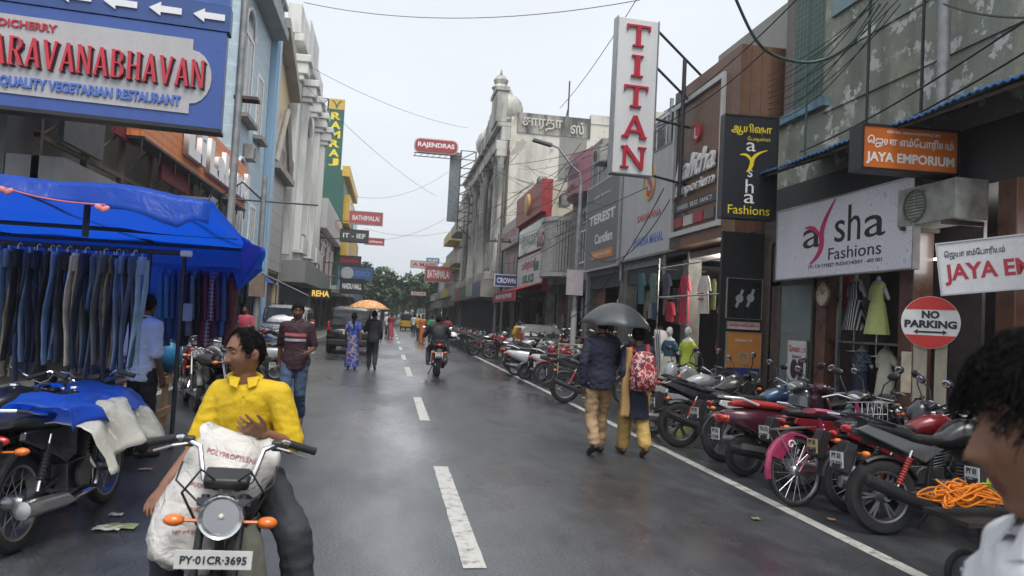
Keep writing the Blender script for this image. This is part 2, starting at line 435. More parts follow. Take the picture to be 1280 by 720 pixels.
def sign(name, label, loc, w, h, depth, yaw, face, frame, texts=(), fr=0.04, cat='sign', group=None, tilt=0.0):
    """a flat sign box; local x right, z up, facing local -Y. texts: (string, x, z, w, h, material, kwargs)"""
    t = thing(name, label, cat, loc, yaw, group)
    t.rotation_euler = (0, tilt, yaw)
    MB().box((-w/2+fr, -depth/2, -h/2+fr), (w/2-fr, depth/2-0.01, h/2-fr)).build('panel', face, t, smooth=0)
    b = MB(); e = depth/2+0.012
    b.box((-w/2, -e, -h/2), (-w/2+fr, e, h/2)).box((w/2-fr, -e, -h/2), (w/2, e, h/2))
    b.box((-w/2+fr, -e, -h/2), (w/2-fr, e, -h/2+fr)).box((-w/2+fr, -e, h/2-fr), (w/2-fr, e, h/2))
    b.build('frame', frame, t, smooth=0)
    for tx in texts:
        s, x, z, tw, th, m = tx[:6]; kw = tx[6] if len(tx) > 6 else {}
        letters(s, m, t, x, z, tw, th, y=-depth/2-0.001, **kw)
    return t
def cable(pts, r, m, label, sag=0.0, name='cable', n=16, group='cables over the street'):
    P = [V(p) for p in pts]; out = []
    if len(P) == 2:
        for i in range(n+1):
            u = i/n; out.append(P[0].lerp(P[1], u) - V((0, 0, sag*4*u*(1-u))))
    else:
        for i in range(len(P)-1):
            p0, p1, p2, p3 = P[max(i-1, 0)], P[i], P[i+1], P[min(i+2, len(P)-1)]
            for k in range(6):
                t = k/6
                out.append(0.5*((2*p1)+(p2-p0)*t+(2*p0-5*p1+4*p2-p3)*t*t+(3*p1-p0-3*p2+p3)*t*t*t))
        out.append(P[-1])
    return tag(MB().tube(out, r, 6).build(name, m), label, 'cable', group)
# ================================================================ the street
def asphalt():
    m = bpy.data.materials.new('wet_asphalt'); m.use_nodes = True
    nt = m.node_tree; L = nt.links.new; p = nt.nodes['Principled BSDF']
    tc = nt.nodes.new('ShaderNodeTexCoord')
    def nz(scale, detail, sx=1, sy=1, rough=0.55):
        mp = nt.nodes.new('ShaderNodeMapping'); mp.inputs['Scale'].default_value = (sx, sy, 1); L(tc.outputs['Object'], mp.inputs[0])
        n = nt.nodes.new('ShaderNodeTexNoise'); n.inputs['Scale'].default_value = scale; n.inputs['Detail'].default_value = detail; n.inputs['Roughness'].default_value = rough
        L(mp.outputs[0], n.inputs['Vector']); return n.outputs[0]
    def rng(x, a, b, c, d):
        r = nt.nodes.new('ShaderNodeMapRange'); r.inputs[1].default_value = a; r.inputs[2].default_value = b; r.inputs[3].default_value = c; r.inputs[4].default_value = d
        L(x, r.inputs[0]); return r.outputs[0]
    big = nz(0.5, 6, 1, 0.35); fine = nz(48, 4, 1, 1, 0.7); mid = nz(3.0, 8, 1, 0.5, 0.7); pud = nz(0.33, 5, 1.3, 0.45)
    c1 = nt.nodes.new('ShaderNodeMix'); c1.data_type = 'RGBA'; c1.inputs[6].default_value = (0.030, 0.032, 0.036, 1); c1.inputs[7].default_value = (0.074, 0.079, 0.086, 1)
    L(rng(big, 0.35, 0.65, 0, 1), c1.inputs[0])
    c2 = nt.nodes.new('ShaderNodeMix'); c2.data_type = 'RGBA'; c2.blend_type = 'MULTIPLY'; c2.inputs[0].default_value = 1
    L(c1.outputs[2], c2.inputs[6]); L(rng(fine, 0.3, 0.7, 0.35, 1.75), c2.inputs[7]); 
    c3 = nt.nodes.new('ShaderNodeMix'); c3.data_type = 'RGBA'; c3.blend_type = 'MULTIPLY'; c3.inputs[0].default_value = 1
    L(c2.outputs[2], c3.inputs[6]); L(rng(mid, 0.3, 0.7, 0.55, 1.4), c3.inputs[7]); L(c3.outputs[2], p.inputs['Base Color'])
    ad = nt.nodes.new('ShaderNodeMath'); ad.operation = 'ADD'
    L(rng(pud, 0.42, 0.60, 0.50, 0.20), ad.inputs[0]); L(rng(mid, 0.35, 0.65, -0.06, 0.08), ad.inputs[1]); L(ad.outputs[0], p.inputs['Roughness'])
    L(rng(pud, 0.38, 0.58, 0.5, 1.0), p.inputs['Coat Weight']); p.inputs['Coat Roughness'].default_value = 0.2; p.inputs['Coat IOR'].default_value = 1.5
    bp = nt.nodes.new('ShaderNodeBump'); bp.inputs['Distance'].default_value = 0.006
    L(rng(pud, 0.42, 0.62, 0.8, 0.15), bp.inputs['Strength']); L(fine, bp.inputs['Height'])
    b2 = nt.nodes.new('ShaderNodeBump'); b2.inputs['Distance'].default_value = 0.03; b2.inputs['Strength'].default_value = 0.25
    L(mid, b2.inputs['Height']); L(bp.outputs[0], b2.inputs['Normal']); L(b2.outputs[0], p.inputs['Normal'])
    b3 = nt.nodes.new('ShaderNodeBump'); b3.inputs['Distance'].default_value = 0.012; L(rng(pud, 0.42, 0.62, 0.55, 0.12), b3.inputs['Strength']); L(nz(38, 4), b3.inputs['Height']); L(b3.outputs[0], p.inputs['Coat Normal'])
    return m
ASPH = asphalt()
def road_paint():
    m = bpy.data.materials.new('worn_road_paint'); m.use_nodes = True
    nt = m.node_tree; L = nt.links.new; p = nt.nodes['Principled BSDF']; p.inputs['Roughness'].default_value = 0.4
    tc = nt.nodes.new('ShaderNodeTexCoord'); n = nt.nodes.new('ShaderNodeTexNoise'); n.inputs['Scale'].default_value = 9; n.inputs['Detail'].default_value = 9; n.inputs['Roughness'].default_value = 0.7
    L(tc.outputs['Object'], n.inputs['Vector'])
    r = nt.nodes.new('ShaderNodeMapRange'); r.inputs[1].default_value = 0.34; r.inputs[2].default_value = 0.50; L(n.outputs[0], r.inputs[0])
    mx = nt.nodes.new('ShaderNodeMix'); mx.data_type = 'RGBA'; mx.inputs[6].default_value = (0.13, 0.125, 0.115, 1); mx.inputs[7].default_value = (0.52, 0.51, 0.47, 1)
    L(r.outputs[0], mx.inputs[0]); L(mx.outputs[2], p.inputs['Base Color'])
    return m
PAINT = road_paint()
kind(MB().box((-400, -60, -0.6), (400, 900, -0.012)).build('ground', wall_mat('bare_ground', (0.10, 0.095, 0.085)), smooth=0), 'structure')
kind(MB().sheet(lambda u, v: (-3.6 + 9.55*u, -12 + 420*v*v, 0.0), 8, 120).build('road', ASPH), 'structure')
PAVE = stripe_mat('paving_slabs', (0.16, 0.155, 0.15), (0.07, 0.07, 0.068), 1.6, 'XY', 0.45, width=0.96)
for nm, x0, x1 in (('pavement_right', 6.07, 7.3), ('pavement_left', -6.2, -3.72)):
    kind(MB().box((x0, -6, -0.1), (x1, 260, 0.12)).build(nm, PAVE, smooth=0), 'structure')
for nm, x0, x1 in (('kerb_right', 5.93, 6.07), ('kerb_left', -3.72, -3.58)):
    b = MB()
    for i in range(60): b.box((x0, -6+i*1.2, -0.1), (x1, -6+i*1.2+1.185, 0.125+0.004*(i % 3)))
    b.box((x0, 66.05, -0.1), (x1, 260, 0.12))
    kind(b.build(nm, CONC, smooth=0), 'structure')
PATCH = ASPH.copy(); PATCH.name = 'asphalt_repair'
for nd in PATCH.node_tree.nodes:
    if nd.type == 'MIX' and nd.blend_type == 'MIX': nd.inputs[6].default_value = (0.032, 0.034, 0.037, 1); nd.inputs[7].default_value = (0.058, 0.061, 0.066, 1)
for i, (x, y_, w_, l_) in enumerate(((1.9, 13.0, 0.6, 3.2), (-0.9, 17.5, 1.1, 1.5), (2.6, 22, 0.8, 4.5), (0.2, 28, 0.5, 5))):
    pts = [(x+w_*(math.cos(a)*0.5*(1+0.22*noise.noise(V((math.cos(a)*2, math.sin(a)*2, i))))), y_+l_*0.5*math.sin(a)*(1+0.22*noise.noise(V((math.sin(a)*2, i*3, math.cos(a)))))) for a in [2*PI*k/40 for k in range(40)]]
    kind(MB().add([(p[0], p[1], 0.003) for p in pts], [tuple(range(40))]).build('road_patch', PATCH, smooth=0), 'structure')
kind(MB().sheet(lambda u, v: (3.67+0.12*u+0.01*noise.noise(V((0, v*200, u))), -2+300*v*v, 0.004), 1, 160).build('edge_line', PAINT), 'structure')
y = 4.88
for k, (a, c) in enumerate([(4.9, 8.2), (11.72, 15.0), (19.9, 23.5), (27.2, 30.4), (34.6, 37.8), (42, 45.2), (49.4, 52.6), (57, 60.2), (64.5, 67.7), (72, 75), (79.5, 82.5), (87, 90)]):
    def fn(u, v, a=a, c=c): return (0.57 + 0.155*u + 0.008*noise.noise(V((u*9, v*17, a))), a + (c-a)*v + 0.02*noise.noise(V((u*7, v, c))), 0.004)
    kind(MB().sheet(fn, 2, 20).build('lane_dash', PAINT), 'structure')

# ================================================================ right hand side
# ---- weathered two storey building whose ground floor holds the two clothes shops
PEEL = wall_mat('peeling_green_plaster', (0.25, 0.27, 0.23), (0.09, 0.095, 0.075), 0.75, 0.75, patch=(0.56, 0.56, 0.54), patch_at=0.555)
bld = thing('shop_building', 'weathered green grey building with peeling plaster above the corrugated awning', 'building', (7.0, 8.0, 0))
b = MB()
b.box((0, -10, 4.3), (0.3, 3.55, 12.0))
b.build('upper_wall', PEEL, bld, smooth=0)
MB().box((0, 3.55, 4.3), (0.3, 5.38, 5.45)).build('parapet', PEEL, bld, smooth=0)
MB().box((0.3, 5.1, 3.5), (9, 5.38, 12)).build('side_wall', wall_mat('mauve_plaster', (0.22, 0.19, 0.185), amount=0.6), bld, smooth=0)
MB().box((0.9, 3.55, 5.45), (1.1, 5.1, 12)).build('balcony_wall', wall_mat('mauve_plaster2', (0.24, 0.21, 0.2), amount=0.6), bld, smooth=0)
MB().box((-0.12, 3.35, 5.45), (0.34, 5.42, 5.6)).build('balcony_sill', mat('sky_blue_paint', (0.16, 0.27, 0.34), 0.6, var=0.4), bld, smooth=0)
MB().box((0.05, 3.56, 5.62), (0.09, 4.6, 12)).build('mesh_screen', stripe_mat('green_netting', (0.07, 0.12, 0.10), (0.13, 0.19, 0.16), 9, 'YZ', 0.7, width=0.85), bld, smooth=0)
b = MB()
for zz in (6.25, 7.35, 5.35): b.box((-0.035, -10, zz), (0, 3.5, zz+0.045))
b.build('plaster_band', PEEL, bld, smooth=0)
MB().box((-0.06, 2.1, 6.9), (0.0, 3.3, 7.6)).build('painted_patch', wall_mat('faded_blue_paint', (0.24, 0.33, 0.36), patch=(0.42, 0.38, 0.28)), bld, smooth=0)
MB().box((0, -10, 3.55), (6, 5.38, 4.3)).build('beam', wall_mat('dark_beam', (0.06, 0.06, 0.06)), bld, smooth=0)
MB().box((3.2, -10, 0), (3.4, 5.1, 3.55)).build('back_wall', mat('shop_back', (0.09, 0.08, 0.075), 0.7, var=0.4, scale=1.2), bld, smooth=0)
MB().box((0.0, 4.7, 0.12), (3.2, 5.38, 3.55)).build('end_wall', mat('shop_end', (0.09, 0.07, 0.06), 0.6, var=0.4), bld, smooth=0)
MB().box((0.0, -10, 0.0), (3.2, 4.7, 0.3)).build('plinth', wall_mat('grey_step', (0.2, 0.2, 0.19)), bld, smooth=0)
for px in (1028, 1135, 1260):
    q = atX(px, 420, 7.0)
    MB().box((-0.05, q.y-8-0.14, 0.12), (0.25, q.y-8+0.14, 3.55)).build('pillar', mat('brown_tile_pillar', (0.12, 0.055, 0.035), 0.3, var=0.35, scale=4, coat=0.3), bld, smooth=0, bevel=0.01)
# awning of corrugated sheet
AW = mat('awning_sheet', (0.035, 0.037, 0.04), 0.6, 0.2, var=0.3)
AWB = mat('awning_blue_edge', (0.035, 0.13, 0.32), 0.55, var=0.5)
t = thing('corrugated_awning', 'dark corrugated awning with blue front edge under the peeling wall', 'awning', (5.9, 0, 4.24))
def awn(u, v):
    yy = 2 + 9.6*v
    return (1.1*u, yy, 0.42*u + 0.012*math.sin(yy*2*PI/0.11) + 0.03*noise.noise(V((0, yy*0.8, 0))) + 0.0)
MB().sheet(awn, 3, 480).build('sheet', AW, t, solid=0.008)
def edge(u, v):
    yy = 2 + 9.6*v; return (-0.012, yy, -0.02+0.032*u + 0.012*math.sin(yy*2*PI/0.11) + 0.03*noise.noise(V((0, yy*0.8, 0))) - 0.03*max(0, noise.noise(V((3, yy*1.5, 0)))))
MB().sheet(edge, 1, 480).build('edge_strip', AWB, t, solid=0.006)
b = MB()
for k in range(7): b.tube([(0.05, 2.3+k*1.5, -0.05), (1.1, 2.3+k*1.5, 0.36)], 0.02, 6)
b.tube([(0.06, 2, -0.045), (0.06, 11.6, -0.045)], 0.022, 6)
b.build('bracket', RUST, t)
# rods and the standpipe above the awning
for (px, py, rad, ht, lab, m) in ((1006, 190, 0.02, 8.6, 'thin green rod rising beside the green netting', mat('green_rod', (0.06, 0.10, 0.08), 0.5)),
                          (1083, 152, 0.022, 8.8, 'thin dark rod rising in the middle of the peeling wall', DARKMETAL), (1151, 140, 0.022, 8.8, 'thin dark rod next to the thick grey standpipe', DARKMETAL)):
    q = atX(px, py, 6.75)
    tag(MB().tube([(6.75, q.y, 4.5), (6.75, q.y, ht)], rad, 8).build('iron_rod', m), lab, 'rod')
q = atX(1178, 120, 6.7)
t = thing('standpipe', 'thick grey capped pipe standing above the awning', 'pipe', (6.7, q.y, 4.4))
MB().tube([(0, 0, 0), (0, 0, 2.0)], 0.075, 14).build('pipe', GREYPOLE, t)
MB().lathe([(0.0, 2.12), (0.11, 2.10), (0.11, 2.0), (0.0, 2.0)][::-1], 14).build('cap', GREYPOLE, t)
MB().tube([(0, -0.3, 2.05), (0, 0.9, 2.2)], 0.03, 8).build('cross_pipe', GREYPOLE, t)

# ---- signs of the clothes shops
WH = sgn('sign_white', (0.72, 0.72, 0.74), 0.3)
def swirl_board():
    m = bpy.data.materials.new('swirl_board'); m.use_nodes = True
    nt = m.node_tree; L = nt.links.new; p = nt.nodes['Principled BSDF']; p.inputs['Roughness'].default_value = 0.4
    tc = nt.nodes.new('ShaderNodeTexCoord')
    v = nt.nodes.new('ShaderNodeTexVoronoi'); v.inputs['Scale'].default_value = 4.2; L(tc.outputs['Object'], v.inputs['Vector'])
    mu = nt.nodes.new('ShaderNodeMath'); mu.operation = 'MULTIPLY'; mu.inputs[1].default_value = 6.5; L(v.outputs['Distance'], mu.inputs[0])
    fr = nt.nodes.new('ShaderNodeMath'); fr.operation = 'FRACT'; L(mu.outputs[0], fr.inputs[0])
    gt = nt.nodes.new('ShaderNodeMath'); gt.operation = 'GREATER_THAN'; gt.inputs[1].default_value = 0.86; L(fr.outputs[0], gt.inputs[0])
    mx = nt.nodes.new('ShaderNodeMix'); mx.data_type = 'RGBA'; mx.inputs[6].default_value = (0.70, 0.69, 0.74, 1); mx.inputs[7].default_value = (0.50, 0.49, 0.56, 1)
    L(gt.outputs[0], mx.inputs[0]); L(mx.outputs[2], p.inputs['Base Color']); return m
def ribbon(pts, widths, m, parent, y, name='emblem'):
    """a flat curved stroke of changing width in a sign's plane"""
    b = MB(); n = len(pts); L_, R_ = [], []
    for i, p in enumerate(pts):
        t = V(pts[min(i+1, n-1)]) - V(pts[max(i-1, 0)]); t.normalize(); nn = V((-t.y, t.x))*widths[i]/2
        L_.append(V(p)+nn); R_.append(V(p)-nn)
    vs = []
    for a, c in zip(L_, R_): vs += [(a.x, 0, a.y), (c.x, 0, c.y), (a.x, -0.006, a.y), (c.x, -0.006, c.y)]
    fs = []
    for i in range(n-1):
        o, q = i*4, i*4+4
        fs += [(o+2, o+3, q+3, q+2), (o, q, q+1, o+1), (o, o+2, q+2, q), (o+1, q+1, q+3, o+3)]
    fs += [(0, 1, 3, 2), (4*n-4, 4*n-2, 4*n-1, 4*n-3)]
    b.add(vs, fs)
    return b.build(name, m, parent, (0, y, 0), smooth=0)
def bez(p0, p1, p2, n=14): return [tuple((1-t)**2*V(p0)+2*t*(1-t)*V(p1)+t*t*V(p2)) for t in [i/n for i in range(n+1)]]
# the white board hung along the facade
X = 6.6
TL, TR_, BL, BR = atX(975, 262, X), atX(1148, 228, X), atX(973, 350, X), atX(1143, 333, X)
cy, cz = (TL.y+TR_.y)/2, (TL.z+BL.z+TR_.z+BR.z)/4
w, h = TL.y-TR_.y, TL.z-BL.z-0.02
t = sign('shop_board', 'large white swirl patterned board reading aysha Fashions in the street', (X, cy, cz), w, h, 0.08, -PI/2, swirl_board(), STEEL, [
    ('a', -0.18*w, 0.02*h, 0.15*w, 0.25*h, TXT_K), ('s', 0.035*w, 0.05*h, 0.075*w, 0.27*h, TXT_K), ('h', 0.135*w, 0.13*h, 0.085*w, 0.44*h, TXT_K),
    ('a', 0.27*w, 0.04*h, 0.13*w, 0.25*h, TXT_K), ('Fashions', 0.135*w, -0.22*h, 0.36*w, 0.15*h, TXT_K), ('191, CN STREET PUDUCHERRY - 605 001', 0.06*w, -0.36*h, 0.52*w, 0.05*h, TXT_K)], fr=0.02)
MAG = mat('magenta', (0.55, 0.02, 0.14), 0.4, var=0.05)
ribbon([(x*w, z*h) for x, z in bez((0.0, 0.47), (-0.12, 0.15), (-0.10, -0.02)) + bez((-0.10, -0.02), (-0.09, -0.2), (-0.19, -0.32))[1:]],
       [0.02+0.10*math.sin(PI*i/28) for i in range(29)], MAG, t, -0.045)
ribbon([(x*w, z*h) for x, z in bez((-0.24, 0.17), (-0.15, 0.19), (-0.105, -0.02))], [0.015+0.06*math.sin(PI*i/14) for i in range(15)], MAG, t, -0.043)
# the black vertical projecting sign
Y0 = 11.6
q = atY(933, 210, Y0); wv = 0.93; hv = 1.72
t = sign('projecting_sign', 'tall black projecting sign with white and yellow lettering reading aysha Fashions', (q.x+0.03, Y0, q.z), wv, hv, 0.18, R(-4), sgn('sign_black', (0.014, 0.016, 0.024)), BLACK, [
    ('ஆயிஷா', 0.0, 0.36*hv, 0.74*wv, 0.115*hv, TXT_Y, dict(bold=0.012)), ('பேஷன்ஸ்'.replace('பே', 'ேப'), 0.14*wv, 0.27*hv, 0.42*wv, 0.05*hv, TXT_Y),
    ('a', 0.0, 0.195*hv, 0.17*wv, 0.085*hv, TXT_W), ('s', 0.0, -0.06*hv, 0.09*wv, 0.075*hv, TXT_W), ('h', 0.0, -0.185*hv, 0.15*wv, 0.13*hv, TXT_W),
    ('a', 0.0, -0.305*hv, 0.19*wv, 0.09*hv, TXT_W), ('Fashions', 0.0, -0.415*hv, 0.76*wv, 0.085*hv, TXT_Y)], fr=0.025)
ribbon([(x*wv, z*hv) for x, z in bez((0.30, 0.17), (0.02, 0.13), (0.02, 0.03)) + bez((0.02, 0.03), (0.0, -0.02), (-0.07, -0.05))[1:]], [0.012+0.055*math.sin(PI*i/28) for i in range(29)], TXT_Y, t, -0.095)
ribbon([(x*wv, z*hv) for x, z in bez((-0.2, 0.11), (-0.02, 0.14), (0.02, 0.03))], [0.012+0.035*math.sin(PI*i/14) for i in range(15)], TXT_Y, t, -0.093)
# orange light box
Y1 = 8.3
q = atY(1130, 190, Y1); wv, hv = 1.27, 0.56
ORG = mat('sign_orange', (0.62, 0.16, 0.03), 0.35, var=0.15, scale=1.2)
t = sign('light_box_sign', 'orange light box with white lettering reading JAYA EMPORIUM', (q.x, Y1, q.z), wv, hv, 0.26, R(-3), ORG, BLACK, [
    ('GSTIN: 34AAAFJ0399Q1ZY', 0.03*wv, 0.34*hv, 0.55*wv, 0.075*hv, TXT_W, dict(bold=0.01)), ('ெஜயா எம்ேபாரியம்', 0.0, 0.12*hv, 0.88*wv, 0.27*hv, TXT_W, dict(bold=0.018)),
    ('JAYA EMPORIUM', 0.0, -0.24*hv, 0.9*wv, 0.27*hv, TXT_W, dict(bold=0.03))], fr=0.03)
# second white board, hanging askew at the frame's edge
Y2 = 6.9
a, c_ = atY(1160, 320, Y2), atY(1280, 300, Y2)
wv, hv = 1.6, 0.55
t = sign('shop_board', 'white board hanging askew with dark red lettering reading JAYA EMPORIUM', (5.60+wv/2*0.766, 7.0-wv/2*0.643, 2.47), wv, hv, 0.05, R(-40), WH, STEEL, [
    ('ெஜயா எம்ேபாரியம்', -0.29*wv, 0.25*hv, 0.33*wv, 0.17*hv, TXT_K, dict(bold=0.01)), ('JAYA EMPORIUM', 0.0, -0.12*hv, 0.93*wv, 0.40*hv, TXT_R, dict(bold=0.03))], fr=0.015, tilt=R(-7))
# no parking sign on its post
q = atX(1163, 403, 5.82)
t = thing('no_parking_sign', 'round red and white sign reading NO PARKING on a cream post', 'road sign', (5.82, q.y, 0), R(-38))
CREAM = wall_mat('cream_concrete_post', (0.42, 0.38, 0.29), amount=0.7, scale=1.5)
MB().box((-0.16, 0.05, 0), (-0.02, 0.15, 1.72)).build('post', CREAM, t, smooth=0, bevel=0.012)
MB().box((0.05, 0.05, 0), (0.17, 0.15, 1.60)).build('post', CREAM, t, smooth=0, bevel=0.012)
MB().box((-0.27, 0.02, 1.05), (-0.17, 0.05, 1.5)).build('notice', mat('old_notice', (0.45, 0.40, 0.30), 0.7, var=0.3), t, smooth=0)
r_ = 0.285
T_ = Matrix.Translation((0, 0, q.z)) @ Matrix.Rotation(R(90), 4, 'X')
d = MB().lathe([(0, -0.02), (r_, -0.02), (r_, 0.0), (0, 0.0)], 40, T=T_).build('disc', WHITE, t)
def seg(s):
    a0 = math.asin(0.5); pts = [(r_*0.985*math.cos(a0+(PI-2*a0)*i/20), s*r_*0.985*math.sin(a0+(PI-2*a0)*i/20)) for i in range(21)]
    if s < 0: pts = pts[::-1]
    return MB().prism(pts, 0.001, 0.004, T=T_).build('red_segment', mat('sign_red', (0.62, 0.03, 0.025), 0.35, var=0.08), t, smooth=0)
seg(1); seg(-1)
letters('NO', TXT_K, t, 0.0, q.z+0.085, 0.17, 0.085, y=-0.001, bold=0.05)
letters('PARKING', TXT_K, t, 0.0, q.z-0.02, 0.50, 0.085, y=-0.001, bold=0.05)
ar = [(-0.16, 0), (-0.12, 0.028), (-0.12, 0.01), (0.12, 0.01), (0.12, 0.028), (0.16, 0), (0.12, -0.028), (0.12, -0.01), (-0.12, -0.01), (-0.12, -0.028)][::-1]
MB().prism(ar, 0.001, 0.005, T=Matrix.Translation((0, 0, q.z-0.105)) @ Matrix.Rotation(R(90), 4, 'X')).build('arrow', TXT_K, t, smooth=0)
# air conditioner on a bracket
q = atX(1196, 258, 7.0)
t = thing('air_conditioner', 'grey outdoor air conditioner unit beside the swirl patterned board', 'air conditioner', (7.0, q.y, q.z), -PI/2)
MB().box((-0.52, -0.45, -0.25), (0.52, 0.0, 0.25)).build('casing', mat('ac_casing', (0.33, 0.33, 0.30), 0.5, var=0.3), t, smooth=0, bevel=0.015)
b = MB(); b.ring(0.2, [(-0.01, 0), (0.01, 0), (0.01, 0.02), (-0.01, 0.02)], 24, T=Matrix.Translation((-0.18, -0.452, 0)) @ Matrix.Rotation(R(90), 4, 'X'))
for k in range(9): b.box((-0.36, -0.465, -0.16+k*0.04), (0.0, -0.455, -0.15+k*0.04))
b.build('fan_grille', mat('grille_grey', (0.16, 0.16, 0.15), 0.6), t)
b = MB(); [b.box((x, -0.5, -0.3), (x+0.05, 0.05, -0.252)) for x in (-0.4, 0.35)]
b.build('bracket', RUST, t, smooth=0)
# clock on the pillar
q = atX(1030, 368, 6.9)
t = thing('wall_clock', 'round cream wall clock on the brown pillar under the swirl board', 'clock', (6.9, q.y, q.z), -PI/2)
T_ = Matrix.Rotation(R(90), 4, 'X')
MB().lathe([(0, 0), (0.21, 0), (0.22, 0.03), (0.19, 0.05), (0.185, 0.02), (0, 0.02)], 32, T=T_).build('case', mat('clock_wood', (0.12, 0.07, 0.04), 0.4), t)
MB().lathe([(0, 0.021), (0.183, 0.021), (0.183, 0.024), (0, 0.024)], 32, T=T_).build('dial', mat('clock_dial', (0.50, 0.42, 0.30), 0.4, var=0.2), t)
b = MB()
for k in range(12): b.cbox((0.15*math.sin(k*PI/6), -0.026, 0.15*math.cos(k*PI/6)), (0.012, 0.003, 0.035), (0, k*PI/6, 0))
b.build('hour_mark', TXT_K, t, smooth=0)
b = MB(); b.cbox((0.03, -0.030, 0.03), (0.012, 0.004, 0.10), (0, R(45), 0)); b.cbox((-0.03, -0.034, 0.05), (0.009, 0.003, 0.14), (0, R(-30), 0))
b.build('hand', TXT_K, t, smooth=0)

# ---- shop front below the board: door, display window, posters
def py_(px, X=7.0): return atX(px, 420, X).y
sf = thing('glazed_shopfront', 'dark framed glass shop front between the brown pillars', 'shop front', (7.0, 0, 0))
y1, y0 = py_(962), py_(1014)
b = MB()
for yy in (y0, y1): b.box((0.0, yy-0.03, 0.3), (0.06, yy+0.03, 3.3))
b.box((0.0, y0+0.03, 2.5), (0.06, y1-0.03, 2.58)); b.box((0.0, y0+0.03, 3.24), (0.06, y1-0.03, 3.3)); b.box((0.0, y0+0.03, 0.3), (0.06, y1-0.03, 0.38))
b.build('door_frame', mat('bronze_frame', (0.10, 0.085, 0.07), 0.4, 0.5), sf, smooth=0)
MB().box((0.02, y0+0.03, 0.38), (0.03, y1-0.03, 2.5)).build('door_glass', mat('clear_glass', (0.30, 0.36, 0.36), 0.05, var=0.1, scale=1.0, alpha=0.45), sf, smooth=0)
MB().box((0.02, y0+0.03, 2.58), (0.03, y1-0.03, 3.24)).build('fanlight', mat('clear_glass', (0.3, 0.36, 0.36)), sf, smooth=0)
y1, y0 = py_(1046), py_(1126)
b = MB()
for yy in (y0, y1): b.box((0.0, yy-0.03, 0.3), (0.05, yy+0.03, 3.4))
zz = atX(1080, 428, 7.0).z
b.box((0.0, y0+0.03, zz-0.025), (0.5, y1-0.03, zz+0.005)); b.box((0.0, y0+0.03, 3.35), (0.05, y1-0.03, 3.4))
b.build('display_frame', mat('steel_rail', (0.35, 0.35, 0.36), 0.3, 0.9), sf, smooth=0)
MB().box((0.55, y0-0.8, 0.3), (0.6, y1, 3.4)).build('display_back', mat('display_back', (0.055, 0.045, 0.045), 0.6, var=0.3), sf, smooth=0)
tb = MB().tube([(0.3, py_(1128), 2.75), (0.3, py_(1158), 2.75)], 0.016, 8)
o = tag(tb.build('tube_light', mat('lit_tube', (0.95, 0.97, 1.0), 0.5, var=0, emit=5.0)), 'lit white tube light inside the shop beside the display', 'light'); o.location = (7.0, 0, 0)
for yy in (6.2, 8.3):
    ld = bpy.data.lights.new('tube_glow', 'POINT'); ld.energy = 22; ld.shadow_soft_size = .3; lo = bpy.data.objects.new('tube_glow', ld); COL.objects.link(lo); lo.location = (7.7, yy, 2.9)
sh2 = thing('shop_shelf', 'dark shelf unit of folded cloth behind the no parking sign', 'shelf', (8.6, 5.9, 0.3))
b = MB()
for k in range(6): b.box((0, -2.4, 0.35+k*0.5), (0.45, 2.0, 0.38+k*0.5))
for yy in (-2.4, -1, 0.5, 1.97): b.box((0, yy, 0), (0.45, yy+0.03, 2.9))
b.build('rack', mat('shelf_wood', (0.10, 0.08, 0.07), 0.6), sh2, smooth=0)
cols = [(0.25, 0.2, 0.22), (0.3, 0.25, 0.12), (0.12, 0.2, 0.24), (0.28, 0.1, 0.12), (0.32, 0.32, 0.3), (0.08, 0.12, 0.2)]
for ci, cc in enumerate(cols):
    b = MB()
    for k in range(5):
        for j in range(11):
            if (k*5+j*3) % 6 == ci:
                hh = random.uniform(0.15, 0.38); b.box((0.03, -2.3+j*0.39, 0.385+k*0.5), (0.42, -2.3+j*0.39+0.3, 0.385+k*0.5+hh))
    b.build('folded_cloth', mat('cloth_stack_%d' % ci, cc, 0.8, var=0.3, scale=12), sh2, smooth=0, bevel=0.01)
# posters on the end panel that faces up the street
YP = 13.2
def flat_at(name, label, cat, px0, py0, px1, py1, Y, m, texts=(), group=None, depth=0.03):
    a, c = atY(px0, py0, Y), atY(px1, py1, Y); w, h = c.x-a.x, a.z-c.z
    return sign(name, label, ((a.x+c.x)/2, Y, (a.z+c.z)/2), w, h, depth, 0, m, mat('poster_edge', (0.3, 0.28, 0.25), 0.5), [(s, x*w, z*h, tw*w, th*h if th else None, mm) + tuple(k) for s, x, z, tw, th, mm, *k in texts], fr=0.008, cat=cat, group=group), w, h
MB_ = MB()
pa = thing('poster_stand', 'dark panel carrying the watch posters at the shop corner', 'panel', (6.5, YP+0.1, 0))
MB().box((-0.4, -0.04, 0.12), (0.45, 0.04, 3.5)).build('board', mat('panel_dark', (0.02, 0.02, 0.022), 0.4), pa, smooth=0)
t, w, h = flat_at('poster', 'black poster with a pale pair of wrist watches', 'poster', 909, 347, 951, 400, YP+0.03, mat('poster_black', (0.015, 0.015, 0.016), 0.3))
GRY = mat('watch_grey', (0.35, 0.36, 0.38), 0.4)
b = MB()
for (x, z) in ((-0.1, 0.0), (0.12, 0.02)):
    b.lathe([(0, 0.0), (0.075, 0.0), (0.075, 0.006), (0, 0.006)], 20, T=Matrix.Translation((x, -0.017, z)) @ Matrix.Rotation(R(90), 4, 'X'))
    b.cbox((x+0.04, -0.018, z+0.11), (0.05, 0.003, 0.12), (0, R(20), 0)); b.cbox((x-0.04, -0.018, z-0.11), (0.05, 0.003, 0.12), (0, R(20), 0))
b.build('picture', GRY, t, smooth=0)
